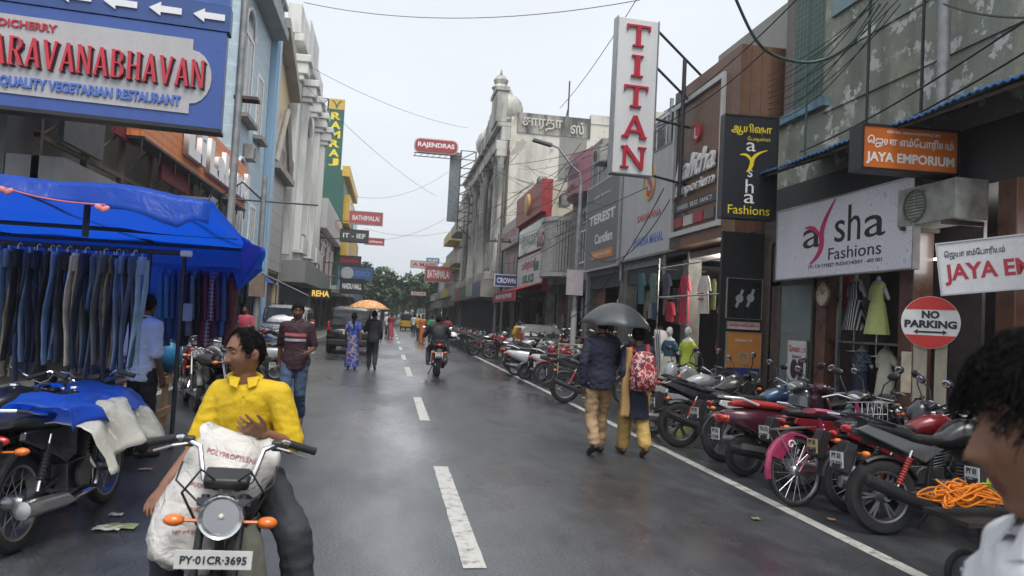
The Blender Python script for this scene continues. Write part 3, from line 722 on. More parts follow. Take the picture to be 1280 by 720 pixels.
t, w, h = flat_at('poster', 'pale strip poster with dark red lettering above the orange watch poster', 'poster', 909, 401, 949, 413, YP+0.03, mat('poster_pink', (0.62, 0.5, 0.48), 0.5), [('லலிதா எம்ேபாரியம்', 0, 0, 0.9, 0.6, TXT_R, dict(bold=0.01))])
t, w, h = flat_at('poster', 'orange poster reading SONATA with a watch above a blue base', 'poster', 908, 414, 949, 478, YP+0.03, mat('poster_orange', (0.60, 0.25, 0.06), 0.45, var=0.1), [('SONATA', 0, 0.33, 0.5, 0.05, TXT_W)])
MB().box((-w/2+0.01, -0.019, -h/2+0.01), (w/2-0.01, -0.0165, -h*0.22)).build('blue_band', mat('poster_blue', (0.03, 0.05, 0.25), 0.4), t, smooth=0)
MB().ring(0.1, [(-0.015, 0), (0.015, 0), (0.015, 0.006), (-0.015, 0.006)], 24, T=Matrix.Translation((0, -0.021, -0.02)) @ Matrix.Rotation(R(90), 4, 'X')).build('picture', GRY, t)
q = atX(997, 452, 6.98)
t = sign('poster', 'white poster with red lettering and dark figures on the glass door', (6.97, q.y, q.z), 0.62, 0.75, 0.012, -PI/2, mat('poster_white', (0.62, 0.6, 0.6), 0.45), STEEL, [('ேசானாட்டா', 0, 0.22, 0.52, 0.12, TXT_R), ('SONATA', 0, 0.08, 0.3, 0.05, TXT_K)], fr=0.006, cat='poster')
b = MB(); b.ell((-0.08, -0.012, -0.13), (0.12, 0.004, 0.17)).ell((0.12, -0.012, -0.12), (0.1, 0.004, 0.18))
b.build('picture', mat('poster_ink', (0.05, 0.03, 0.05), 0.5), t)
# ---- wood clad emporium
def wood(name, a, b): return stripe_mat(name, a, b, 7.0, 'Z', 0.45, sharp=True, width=0.93)
WOOD = stripe_mat('wood_cladding', (0.17, 0.085, 0.05), (0.055, 0.03, 0.02), 4.5, 'XY', 0.4, width=0.95)
XF = 6.5
c1, c2 = atX(921, 57, XF), atX(845, 110, XF)
zb = atX(835, 312, XF).z
zt = 7.25
yA, yB = 13.62, c2.y
em = thing('shop_building', 'wood clad emporium box with white framed cursive sign above an open clothes shop', 'building', (XF, (yA+yB)/2, 0), -PI/2)
hw = (yB-yA)/2
MB().box((-hw, 0, zb), (hw, 1.0, zt)).build('wood_box', WOOD, em, smooth=0)
MB().box((-hw, 1.05, 3.5), (hw, 8, 8.3)).build('upper_wall', wall_mat('grey_back_wall', (0.33, 0.33, 0.31)), em, smooth=0)
fx0, fx1, fz0, fz1 = -hw+0.12, hw-0.62, zb+0.25, zt-0.35
b = MB(); f = 0.11
b.box((fx0, -0.07, fz0), (fx0+f, -0.002, fz1)).box((fx1-f, -0.07, fz0), (fx1, -0.002, fz1)).box((fx0+f, -0.07, fz0), (fx1-f, -0.002, fz0+f)).box((fx0+f, -0.07, fz1-f), (fx1-f, -0.002, fz1))
b.build('frame', mat('frame_white', (0.55, 0.55, 0.54), 0.45, var=0.1), em, smooth=0)
cx, fw, fh = (fx0+fx1)/2, fx1-fx0, fz1-fz0
letters('Lalitha', TXT_W, em, cx, fz0+fh*0.48, fw*0.78, fh*0.17, y=-0.03, extrude=0.06, italic=0.35, bold=0.012)
letters('Emporium', TXT_W, em, cx, fz0+fh*0.32, fw*0.78, fh*0.10, y=-0.03, extrude=0.05, italic=0.2, bold=0.008)
MB().lathe([(0, 0), (0.2, 0), (0.2, 0.05), (0, 0.05)], 24, T=Matrix.Translation((cx, -0.005, fz0+fh*0.70)) @ Matrix.Rotation(R(90), 4, 'X')).build('emblem', TXT_R, em)
letters('L', TXT_W, em, cx, fz0+fh*0.70, 0.13, 0.24, y=-0.06)
b = MB()
b.box((fx0+f+0.05, -0.03, fz0+0.55), (fx1-f-0.05, -0.003, fz0+0.75)).build('name_strip', mat('strip_dark', (0.05, 0.05, 0.05), 0.4), em, smooth=0)
for k, mm in enumerate((TXT_R, TXT_W, TXT_R, TXT_R)):
    ww = (fw-2*f-0.2)/4
    MB().box((fx0+f+0.1+k*ww, -0.04, fz0+0.2), (fx0+f+0.1+k*ww+ww*0.86, -0.003, fz0+0.42)).build('brand_plate', mat('plate_%d' % k, [(0.3, 0.03, 0.04), (0.5, 0.5, 0.5), (0.35, 0.03, 0.05), (0.12, 0.1, 0.1)][k], 0.4), em, smooth=0)
letters('SAREES  SILKS  FANCY', TXT_W, em, cx, fz0+0.65, fw*0.7, 0.1, y=-0.035)
MB().box((-hw-1.6, 0.5, 3.3), (hw, 8, 3.45)).build('ceiling', mat('shop_ceiling', (0.30, 0.29, 0.27), 0.6, var=0.25), em, smooth=0)
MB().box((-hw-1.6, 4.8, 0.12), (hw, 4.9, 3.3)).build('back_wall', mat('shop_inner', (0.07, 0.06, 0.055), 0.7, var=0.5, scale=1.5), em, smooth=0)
MB().box((-hw-1.6, 0.6, 0.0), (hw, 8, 0.22)).build('step', wall_mat('grey_step', (0.2, 0.2, 0.19)), em, smooth=0)
for k, (lx, ly) in enumerate([(0.1, 1.0), (-0.7, 1.5), (-1.4, 2.4), (0.5, 2.8), (-0.4, 0.9)]):
    big = k == 0
    p = V((XF+ly, (yA+yB)/2-lx, 3.2))
    l = thing('shop_lamp', 'bright white hanging bulb under the ceiling of the open clothes shop' if big else 'small white downlight in the ceiling of the open clothes shop', 'lamp', p, 0, None if big else 'shop downlights')
    MB().ell((0, 0, 0), (0.09, 0.09, 0.11) if big else (0.06, 0.06, 0.02)).build('bulb', mat('lit_bulb', (1.0, 0.97, 0.9), 0.5, var=0, emit=9.0), l)
    MB().tube([(0, 0, 0.02), (0, 0, 0.1)], 0.025, 8).build('holder', WHITE, l)
    ld = bpy.data.lights.new('shop_light', 'POINT'); ld.energy = 38 if big else 26; ld.shadow_soft_size = 0.1; ld.color = (1, 0.95, 0.85)
    lo = bpy.data.objects.new('shop_light', ld); COL.objects.link(lo); lo.location = p - V((0, 0, 0.16))

# ---- TITAN: tall white projecting sign on brackets
YT = 16.0
q = atY(792, 122, YT); hv = 3.48; wv = 0.95
t = thing('projecting_sign', 'tall white projecting sign with dark red letters reading TITAN', 'sign', (q.x, YT, q.z), R(4))
MB().box((-wv/2, -0.11, -hv/2), (wv/2, 0.11, hv/2)).build('panel', sgn('sign_offwhite', (0.68, 0.69, 0.70), 0.35), t, smooth=0, bevel=0.01)
b = MB()
for x in (-wv/2-0.025, wv/2+0.002): b.box((x, -0.125, -hv/2-0.02), (x+0.023, 0.125, hv/2+0.02))
b.box((-wv/2, -0.125, -hv/2-0.026), (wv/2, 0.125, -hv/2-0.003)).build('frame', STEEL, t, smooth=0)
for k, ch in enumerate('TITAN'):
    slab(ch, TXT_R, t, 0.0, hv*(0.388-0.196*k)-hv*0.07, wv*(0.62 if ch != 'I' else 0.48), hv*0.14, y=-0.112, depth=0.05, name='letter')
b = MB()
for (z, dz) in ((hv*0.46, 0.0), (hv*0.22, 0.0), (-hv*0.12, 0.0), (-hv*0.49, -0.05)):
    b.tube([(wv/2+0.02, 0.0, z), (wv/2+1.5, 0.1, z-(1.1 if z > 0.5 else 0.15)+dz)], 0.03, 8)
b.tube([(wv/2+0.75, 0.05, -hv/2-0.4), (wv/2+0.75, 0.05, hv*0.3)], 0.05, 8)
b.build('bracket', DARKMETAL, t)

# ---- shops with grey and white panel signs
def yX(px, X=7.0): return atX(px, 400, X).y
SHUT = [stripe_mat('shutter_grey', (0.24, 0.24, 0.24), (0.12, 0.12, 0.12), 9, 'Z', 0.5, width=0.8), stripe_mat('shutter_brown', (0.20, 0.10, 0.07), (0.10, 0.045, 0.03), 9, 'Z', 0.5, width=0.8), stripe_mat('shutter_blue', (0.10, 0.14, 0.19), (0.05, 0.07, 0.10), 9, 'Z', 0.5, width=0.8)]
FILL = [mat('fill_%d' % i, c, 0.7, var=0.35, scale=4) for i, c in enumerate([(0.16, 0.05, 0.06), (0.05, 0.09, 0.15), (0.25, 0.22, 0.16), (0.05, 0.05, 0.055), (0.10, 0.13, 0.08), (0.30, 0.28, 0.27)])]
_fr = random.Random(3)
def shop_fill(t, h):
    """shutters, posters, a sill step and goods hung in the mouth of a shop"""
    MB().box((-h+0.3, 0.02, 0), (h-0.3, 2.6, 0.16)).build('step', CONC, t, smooth=0)
    MB().box((-h+0.3, 0.05, 2.85), (h-0.3, 0.2, 3.3)).build('lintel', FILL[3], t, smooth=0)
    x = -h+0.35
    while x < h-0.9:
        w = min(_fr.uniform(0.7, 1.5), h-0.35-x); k = _fr.random()
        if k < 0.35: MB().box((x, 0.22, 0.16), (x+w, 0.27, 2.85)).build('roller_shutter', SHUT[_fr.randrange(3)], t, smooth=0)
        elif k < 0.85:
            n = int(w/0.22)
            for i in range(n):
                L_ = _fr.uniform(0.6, 1.0); xx = x+0.12+i*0.22; z0 = 2.7-_fr.choice((0, 0, 1.05))
                MB().loft([[V((xx+0.1*a*math.cos(q), 0.5+0.06*a*math.sin(q), z)) for q in [2*PI*j/10 for j in range(10)]] for z, a in ((z0, 0.5), (z0-0.1, 1), (z0-L_, 1.2))]).build('hung_cloth', FILL[_fr.randrange(6)], t)
        if _fr.random() < 0.4: MB().box((x+0.1, 0.16, 1.0), (x+min(w, 0.7), 0.18, 2.0)).build('poster', FILL[_fr.choice((0, 1, 2, 5))], t, smooth=0)
        x += w+0.08
def bld_right(label, px0, px1, z1, m, X=7.0, depth=8.0, group=None, ground=True, y0=None, y1=None):
    """a building on the right; its local frame: x along the street towards the viewer, y into the building"""
    ya = yX(px1, X) if y0 is None else y0; yb = yX(px0, X) if y1 is None else y1
    t = thing('shop_building', label, 'building', (X, (ya+yb)/2, 0), -PI/2, group); h = (yb-ya)/2
    MB().box((-h, 0, 3.3), (h, depth, z1)).build('wall', m, t, smooth=0)
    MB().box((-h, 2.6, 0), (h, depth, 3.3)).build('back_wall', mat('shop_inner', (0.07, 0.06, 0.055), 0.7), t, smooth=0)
    for x in (-h, h-0.3): MB().box((x, 0, 0), (x+0.3, 0.35, 3.3)).build('pillar', mat('pillar_dark', (0.15, 0.145, 0.135), 0.7, var=0.4, scale=3), t, smooth=0)  # dark base tone set to hold down the shop lamps' brightness on the pillars
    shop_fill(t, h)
    return t, h
def window(t, x, z, w, h, y=0.0, frame=WHITE, pane=WINGLASS, bars=1, f=0.07, name='window'):
    b = MB(); e = 0.05
    b.box((x-w/2, y-e, z-h/2), (x-w/2+f, y-0.002, z+h/2)).box((x+w/2-f, y-e, z-h/2), (x+w/2, y-0.002, z+h/2))
    b.box((x-w/2+f, y-e, z-h/2), (x+w/2-f, y-0.002, z-h/2+f)).box((x-w/2+f, y-e, z+h/2-f), (x+w/2-f, y-0.002, z+h/2))
    for k in range(bars): xx = x-w/2+w*(k+1)/(bars+1); b.box((xx-0.025, y-e+0.01, z-h/2+f), (xx+0.025, y-0.003, z+h/2-f))
    wf = b.build(name, frame, t, smooth=0)
    MB().box((x-w/2+f, y-0.025, z-h/2+f), (x+w/2-f, y-0.004, z+h/2-f)).build('pane', pane, wf, smooth=0)
    return wf
GREY_S = sgn('sign_grey', (0.16, 0.17, 0.18))
y1, y2, y3 = yB+0.02, yX(777), yX(733)
gb, gh = bld_right('grey upper storey carrying the white S sign beside the wood clad box', 0, 0, 7.4, wall_mat('grey_plaster', (0.30, 0.30, 0.29)), y0=y1, y1=y2-0.02)
gb2, gh2 = bld_right('narrow grey upper storey carrying the dark grey brand sign', 0, 0, 7.8, wall_mat('grey_plaster2', (0.26, 0.26, 0.25)), y0=y2, y1=y3)
for g_, h_ in ((gb, gh), (gb2, gh2)): window(g_, 0, 6.8, h_*1.2, 1.0, bars=3)
a, c = atX(777, 318, 6.9), atX(833, 205, 6.9)
zc, hh = 4.95, 2.85
t = sign('shop_board', 'white board with a red and gold S emblem above red and blue lettering', (6.88, (y1+y2)/2, zc), (y2-y1)*0.97, hh, 0.1, -PI/2, sgn('board_grey_white', (0.50, 0.50, 0.51)), mat('board_grey', (0.2, 0.2, 0.2), 0.5), [
    ('S', 0, 0.62, 0.5, 0.8, TXT_R, dict(bold=0.04)), ('SARAVANA', 0.05, -0.30, 1.9, 0.2, TXT_R, dict(bold=0.02)), ('SWARNA MAHAL', 0, -0.95, 2.4, 0.26, TXT_B, dict(bold=0.03))], fr=0.06)
MB().ring(0.46, [(-0.03, 0), (0.03, 0), (0.03, 0.03), (-0.03, 0.03)], 30, T=Matrix.Translation((0, -0.052, 0.62)) @ Matrix.Rotation(R(90), 4, 'X')).build('emblem', mat('gold_yellow', (0.6, 0.35, 0.05), 0.4), t)
wv = (y3-y2)
t = sign('shop_board', 'dark grey board with white brand lettering and an orange strip', (6.86, (y2+y3)/2, 4.95), wv*0.96, 3.0, 0.12, -PI/2, GREY_S, mat('board_silver', (0.45, 0.46, 0.47), 0.4), [
    ('style forever', 0, 1.0, wv*0.5, 0.16, TXT_W, dict(italic=0.3)), ('TEREST', 0, 0.25, wv*0.75, 0.34, TXT_W, dict(bold=0.04)), ('Cantilan', 0.3, -0.45, wv*0.5, 0.34, TXT_W, dict(bold=0.03))], fr=0.07)
MB().box((-wv*0.25, -0.075, -1.15), (wv*0.35, -0.062, -0.85)).build('orange_strip', mat('strip_orange', (0.65, 0.22, 0.03), 0.4), t, smooth=0)
letters('BRAND FACTORY', TXT_W, t, wv*0.05, -1.0, wv*0.5, 0.12, y=-0.076)
# building behind with the pink sign
y4 = yX(700)
pb, ph = bld_right('tall narrow building with a curved pink sign near its roof', 0, 0, 8.4, wall_mat('worn_grey_plaster', (0.27, 0.26, 0.25)), X=7.3, y0=y3+0.02, y1=y4)
window(pb, 0.3, 4.6, 1.5, 1.3, bars=2)
b = MB(); n = 12; pr = []
for i in range(n+1): a_ = -0.9+1.8*i/n; pr.append((ph*0.95*math.sin(a_)/math.sin(0.9), -0.6*(math.cos(a_)-math.cos(0.9))/(1-math.cos(0.9))-0.05))
pr += [(ph*0.95, -0.01), (-ph*0.95, -0.01)]
ps = thing('shop_board', 'curved pale pink board with dark lettering high above the street lamp', 'sign', (7.3, (y3+y4)/2, 0), -PI/2)
MB().prism(pr, 6.55, 8.1).build('panel', sgn('sign_pink', (0.45, 0.21, 0.26), .5), ps, smooth=30)
letters('STUDIO', mat('letter_grey', (0.08, 0.07, 0.1), 0.4), ps, 0, 7.5, ph*0.9, 0.6, y=-0.67, bold=0.02)
letters('Fashion Wear', TXT_K, ps, 0, 6.85, ph*0.8, 0.22, y=-0.67)

# ---- rounded balcony of white slats
y5 = yX(683)
jb, jh = bld_right('small building with a rounded balcony of white vertical slats', 0, 0, 6.4, wall_mat('dirty_cream', (0.36, 0.33, 0.28)), X=7.4, y0=y4+0.02, y1=y5)
b = MB(); n = 26; rr = jh*0.93
for i in range(n+1):
    a_ = PI*i/n; x, y_ = -rr*math.cos(a_), -1.0*math.sin(a_)
    b.box((x-0.045, y_-0.04, 3.75), (x+0.045, y_+0.04, 5.9))
b.build('slat', mat('slat_white', (0.50, 0.49, 0.46), 0.5, var=0.2), jb, smooth=0)
for zz in (3.55, 5.9):
    pr = [(-rr*1.04*math.cos(PI*i/24), -1.08*math.sin(PI*i/24)-0.01) for i in range(25)]
    MB().prism(pr[::1], zz, zz+0.18).build('balcony_rim', mat('slat_white', (0.5, 0.49, 0.46)), jb, smooth=0)
letters("HA'S", mat('letter_pinkgrey', (0.30, 0.20, 0.22), 0.4), jb, 0.1, 5.2, rr*1.0, 0.7, y=-1.12, bold=0.03, extrude=0.05)
letters('CADE', TXT_G, jb, -0.6, 4.05, rr*0.8, 0.4, y=-1.12, bold=0.03, extrude=0.05)
MB().box((-rr, 0.25, 0.1), (rr*0.2, 0.3, 3.2)).build('roller_shutter', stripe_mat('red_brown_shutter', (0.22, 0.10, 0.07), (0.10, 0.045, 0.03), 9, 'Z', 0.5, width=0.8), jb, smooth=0)

# ---- red fronted shop
y6 = yX(650)
RED = mat('shop_red', (0.33, 0.04, 0.045), 0.4, var=0.15)
rb, rh = bld_right('red fronted shop with stacked signs and a gold emblem', 0, 0, 8.0, wall_mat('cream_wall_b', (0.45, 0.42, 0.35)), y0=y5+0.02, y1=y6)
MB().box((-rh, -0.5, 6.6), (rh, -0.002, 8.1)).build('sign_box', RED, rb, smooth=0)
MB().box((-rh, -0.25, 3.0), (rh, -0.003, 6.6)).build('red_surround', RED, rb, smooth=0)
MB().lathe([(0, 0), (0.55, 0), (0.5, 0.12), (0.3, 0.16), (0, 0.17)], 24, T=Matrix.Translation((0.2, -0.5, 7.35)) @ Matrix.Rotation(R(90), 4, 'X')).build('emblem', mat('gold_face', (0.62, 0.40, 0.14), 0.4, 0.3), rb)
MB().box((-rh*0.9, -0.33, 5.0), (rh*0.9, -0.252, 6.35)).build('glass_sign', mat('greenish_glass', (0.30, 0.38, 0.33), 0.15, var=0.2), rb, smooth=0)
letters('SRI KUMARAN', TXT_W, rb, 0, 5.65, rh*1.4, 0.5, y=-0.34, bold=0.03)
MB().box((-rh*0.95, -0.31, 3.3), (rh*0.95, -0.252, 4.85)).build('white_sign', WH, rb, smooth=0)
letters('பூர்த்தி', TXT_R, rb, 0, 4.35, rh*1.1, 0.6, y=-0.313, bold=0.05)
letters('SILKS', TXT_G, rb, 0, 3.7, rh*0.9, 0.42, y=-0.313, bold=0.05)
MB().box((-rh, -1.5, 2.5), (rh, -1.45, 3.0)).build('valance', mat('valance_red', (0.42, 0.04, 0.05), 0.5), rb, smooth=0)
letters('BRANDED READYMADES', TXT_W, rb, 0, 2.75, rh*1.5, 0.22, y=-1.505, bold=0.02)
MB().sheet(lambda u, v: (-rh+2*rh*u, -1.45+1.45*v, 2.98+0.5*v), 1, 1).build('valance_top', mat('valance_red', (0.42, 0.04, 0.05)), rb, solid=0.03)

# ---- cream shops before the ornate house
y7 = 46.6
cb, ch = bld_right('cream shop building with a pale signboard and dark shopfronts', 0, 0, 7.6, wall_mat('cream_wall_c', (0.46, 0.43, 0.36)), y0=y6+0.02, y1=y7)
MB().box((-ch*0.95, -0.3, 5.9), (ch*0.95, -0.003, 7.3)).build('sign_panel', mat('pale_panel', (0.5, 0.45, 0.44), 0.45, var=0.2), cb, smooth=0)
letters('FANCY STORES', TXT_R, cb, 0, 6.6, ch*1.5, 0.5, y=-0.31)
for k in range(3):
    MB().box((-ch*0.9+k*ch*0.62, -0.12, 3.6), (-ch*0.9+k*ch*0.62+ch*0.55, -0.003, 5.4)).build('window_panel', mat('panel_mix%d' % k, [(0.33, 0.33, 0.32), (0.45, 0.22, 0.26), (0.2, 0.22, 0.22)][k], 0.4), cb, smooth=0)
MB().box((-ch, -1.2, 2.75), (ch, 0, 2.85)).build('canopy', mat('dark_canopy', (0.03, 0.03, 0.035), 0.6), cb, smooth=0)
MB().box((-ch*0.9, 0.3, 0.1), (ch*0.1, 0.36, 2.7)).build('roller_shutter', stripe_mat('grey_shutter', (0.25, 0.25, 0.25), (0.12, 0.12, 0.12), 9, 'Z', 0.5, width=0.8), cb, smooth=0)
q = atY(634, 351, 40.0)
sign('projecting_sign', 'small blue projecting sign reading CROWNS with a white border', (q.x, 40, q.z), 1.42, 0.66, 0.2, 0, mat('sign_blue', (0.02, 0.07, 0.25), 0.4), WHITE, [('CROWNS', 0, 0, 1.15, 0.3, TXT_W, dict(bold=0.04))], fr=0.04)

# ---- tall ornate white house
OW = wall_mat('ornate_white', (0.54, 0.53, 0.49), (0.10, 0.098, 0.09), 0.8, 0.45, lo=0.42)
OS = wall_mat('stained_side_wall', (0.60, 0.58, 0.52), (0.07, 0.07, 0.065), 0.85, 0.22, patch=(0.36, 0.35, 0.32), patch_at=0.57, lo=0.47)
YO0, YO1 = 47.0, 70.0
oh = thing('ornate_house', 'tall white ornate house with columns arches and domes above the shops', 'building', (7.0, YO0, 0))
MB().box((0.0, 0.0, 0), (11.8, 23, 14.6)).build('side_wall', OS, oh, smooth=0)
MB().box((5.2, -0.05, 14.6), (11.8, 0.4, 15.2)).build('parapet', OS, oh, smooth=0)
MB().box((9.4, 0.2, 14.6), (11.8, 6, 15.9)).build('roof_room', OS, oh, smooth=0)
MB().box((0.4, -0.07, 13.6), (5.2, 0.3, 14.9)).build('name_band', wall_mat('stained_band', (0.40, 0.39, 0.36), (0.05, 0.05, 0.045), 0.9, 0.5, lo=0.40), oh, smooth=0)
letters('சாரதா', mat('letter_plaster', (0.5, 0.48, 0.42), 0.7), oh, 2.0, 14.2, 2.6, 0.8, y=-0.08, bold=0.02, extrude=0.08)
letters('ஸ்', mat('letter_plaster', (0.5, 0.48, 0.42)), oh, 4.3, 14.2, 0.9, 0.8, y=-0.08, bold=0.02, extrude=0.08)
MB().box((3.2, -0.025, 9.4), (5.0, 0.0, 13.5)).build('stain_panel', wall_mat('dark_repair', (0.24, 0.235, 0.22), amount=0.7), oh, smooth=0)
window(oh, 2.3, 9.4, 1.7, 1.35, bars=2, frame=mat('old_frame', (0.35, 0.34, 0.31), 0.6))
b = MB(); b.tube([(3.9, 1, 14.6), (3.9, 1, 17.6)], 0.05, 6); b.tube([(3.7, 1.2, 14.6), (4.0, 1.4, 16.0)], 0.04, 6); b.build('antenna', DARKMETAL, oh)
# street face, local x = -X side
def column(t, x, y, z0, z1, r, m, nm='column'):
    b = MB(); h = z1-z0
    b.box((x-r*1.5, y-r*1.5, z0), (x+r*1.5, y+r*1.5, z0+h*0.05)); b.lathe([(r*1.35, z0+h*0.05), (r*1.3, z0+h*0.08), (r, z0+h*0.1), (r*0.9, z0+h*0.85), (r*1.15, z0+h*0.87), (r*0.95, z0+h*0.9), (r*1.5, z0+h*0.95)], 14, T=Matrix.Translation((x, y, 0)))
    b.box((x-r*1.6, y-r*1.6, z0+h*0.95), (x+r*1.6, y+r*1.6, z1))
    return b.build(nm, m, t)
for yy in (0.3, 2.2, 7.6, 9.5, 14.5, 16.4, 20.5, 22.4):
    column(oh, -0.5, yy, 4.6, 12.4, 0.21, OW)
for (a_, c_, z0_, z1_, ex) in ((0, 23, 12.4, 13.0, 0.9), (0, 23, 4.1, 4.6, 1.2), (0, 23, 13.0, 13.9, 0.6), (0, 23, 13.9, 14.2, 0.9)):
    MB().box((-ex, a_, z0_), (-0.002, c_, z1_)).build('cornice', OW, oh, smooth=0, bevel=0.05)
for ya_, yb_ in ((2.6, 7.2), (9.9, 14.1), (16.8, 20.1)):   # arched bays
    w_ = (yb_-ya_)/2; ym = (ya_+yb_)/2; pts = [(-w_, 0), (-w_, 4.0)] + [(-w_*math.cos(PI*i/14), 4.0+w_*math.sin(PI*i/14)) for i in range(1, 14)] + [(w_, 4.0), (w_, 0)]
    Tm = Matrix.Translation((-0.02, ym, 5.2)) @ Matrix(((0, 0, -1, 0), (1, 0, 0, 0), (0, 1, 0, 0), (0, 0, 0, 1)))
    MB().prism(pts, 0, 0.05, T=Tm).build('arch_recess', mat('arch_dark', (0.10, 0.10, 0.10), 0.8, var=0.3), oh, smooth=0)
    b = MB(); arc = [(-w_*1.06*math.cos(PI*i/16), 4.0+w_*1.06*math.sin(PI*i/16)) for i in range(17)]
    b.tube([(-0.2, ym+p, 5.2+s) for p, s in [(-w_*1.06, 0)]+arc+[(w_*1.06, 0)]], 0.17, 6)
    b.build('arch_mould', OW, oh)
    window(oh, 0, 0, 0.01, 0.01) if False else None
    b = MB(); b.box((-0.5, ym-w_*0.5, 5.2), (-0.08, ym+w_*0.5, 6.2))
    for k in range(7): b.lathe([(0.06, 6.2), (0.1, 6.5), (0.05, 6.8), (0.08, 7.0)], 8, T=Matrix.Translation((-0.3, ym-w_*0.8+k*w_*0.26, 0)))
    b.build('balcony', OW, oh)
# roofline with stepped gable, finials and domes
b = MB()
b.box((-1.0, 0, 14.2), (-0.3, 2.6, 16.2)).box((-1.1, -0.1, 16.2), (-0.2, 2.7, 16.5))
for k in range(8): u0, u1 = 2.6+k*0.9, 3.5+k*0.9; b.box((-0.9, u0, 14.2), (-0.3, u1, 15.9-0.20*k))
b.build('gable', OW, oh, smooth=0, bevel=0.04)
dome = [(0.62, 0), (0.75, 0.15), (0.66, 0.3), (0.85, 0.6), (0.9, 1.0), (0.75, 1.5), (0.42, 1.85), (0.14, 2.0), (0.1, 2.25), (0.0, 2.4)]
for (x, yy, z, s_) in ((0.3, 3.0, 14.9, 1.0), (0.0, 10.5, 13.9, 1.25)):
    MB().lathe([(r*s_, h*s_) for r, h in dome], 20, T=Matrix.Translation((x, yy, z))).build('dome', OW, oh)
MB().lathe([(0.45, 0), (0.6, 0.2), (0.4, 0.4), (0.5, 0.7), (0.3, 0.95), (0.12, 1.05), (0.0, 1.5)], 14, T=Matrix.Translation((-0.65, 1.2, 16.5))).build('finial', OW, oh)
MB().box((-1.4, 0, 3.0), (-0.003, 23, 4.1)).build('shop_fascia', mat('fascia_mix', (0.28, 0.26, 0.24), 0.5, var=0.5, scale=0.6), oh, smooth=0)
for k in range(5):
    MB().box((-1.46, 0.6+k*4.5, 3.15), (-1.405, 0.6+k*4.5+3.6, 4.0)).build('shop_sign', mat('fs%d' % k, [(0.10, 0.16, 0.24), (0.45, 0.42, 0.38), (0.05, 0.16, 0.09), (0.35, 0.10, 0.08), (0.3, 0.3, 0.32)][k], 0.4), oh, smooth=0)
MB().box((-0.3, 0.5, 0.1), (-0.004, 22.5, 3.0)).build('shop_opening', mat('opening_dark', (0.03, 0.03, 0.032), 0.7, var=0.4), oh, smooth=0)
# lattice hoarding tower with red sign
def lattice(b, x0, x1, y, z0, z1, n, r=0.04):
    for x in (x0, x1): b.tube([(x, y, z0), (x, y, z1)], r*1.4, 6)
    for k in range(n):
        za, zb_ = z0+(z1-z0)*k/n, z0+(z1-z0)*(k+1)/n
        b.tube([(x0, y, za), (x1, y, zb_)], r, 5); b.tube([(x0, y, zb_), (x1, y, zb_)], r, 5)
YH = 62.0
ROT_X = Matrix.Rotation(R(90), 4, 'X')
q0, q1, q2 = atY(563, 190, YH), atY(590, 190, YH), atY(575, 278, YH)
t = thing('hoarding_frame', 'tall rusty lattice frame with a grey panel beside the ornate house', 'hoarding', (0, YH, 0))
b = MB(); lattice(b, q0.x+0.9, q1.x+0.35, 0, q2.z-0.6, q0.z+0.2, 9); b.tube([(q0.x+1, 0, q2.z-0.3), (7, 0, q2.z-2)], 0.06, 6); b.build('lattice', RUST, t)
MB().box((q0.x, -0.06, q2.z), (q0.x+0.85, 0.06, q0.z)).build('panel', mat('panel_grey_blue', (0.16, 0.19, 0.21), 0.5, var=0.3), t, smooth=0)
q = atY(545, 184, YH)
t = thing('projecting_sign', 'red round ended sign with white lettering reading RAJENDRAS high over the street', 'sign', (q.x, YH-0.3, q.z))
def rrect(w, h, r, n=8): return [(sx*(w/2-r)+r*math.cos(a0+PI/2*k/n), sz*(h/2-r)+r*math.sin(a0+PI/2*k/n)) for sx, sz, a0 in ((1, 1, 0), (-1, 1, PI/2), (-1, -1, PI), (1, -1, 1.5*PI)) for k in range(n+1)]
MB().prism(rrect(3.65, 1.2, .5), -0.15, 0.10, T=ROT_X).build('border', mat('pale_border', (.6, .5, .5), .5), t, smooth=0)
MB().prism(rrect(3.45, 1.0, .42), 0.101, 0.15, T=ROT_X).build('panel', sgn('sign_red2', (0.36, 0.04, 0.045)), t, smooth=0)
letters('RAJENDRAS', TXT_W, t, 0, 0, 3.0, 0.5, y=-0.151, bold=0.03)
t = thing('sign_bracket', 'thin lattice arm below the red RAJENDRAS sign', 'bracket', (q.x, YH-0.3, q.z-0.8))
b = MB(); b.tube([(-1.8, 0, 0.15), (2.2, 0, 0.15)], 0.04, 6); b.tube([(-1.8, 0, -0.12), (2.2, 0, -0.12)], 0.04, 6)
for k in range(8): b.tube([(-1.8+k*0.5, 0, -0.12), (-1.55+k*0.5, 0, 0.15)], 0.025, 5)
b.build('arm', RUST, t)

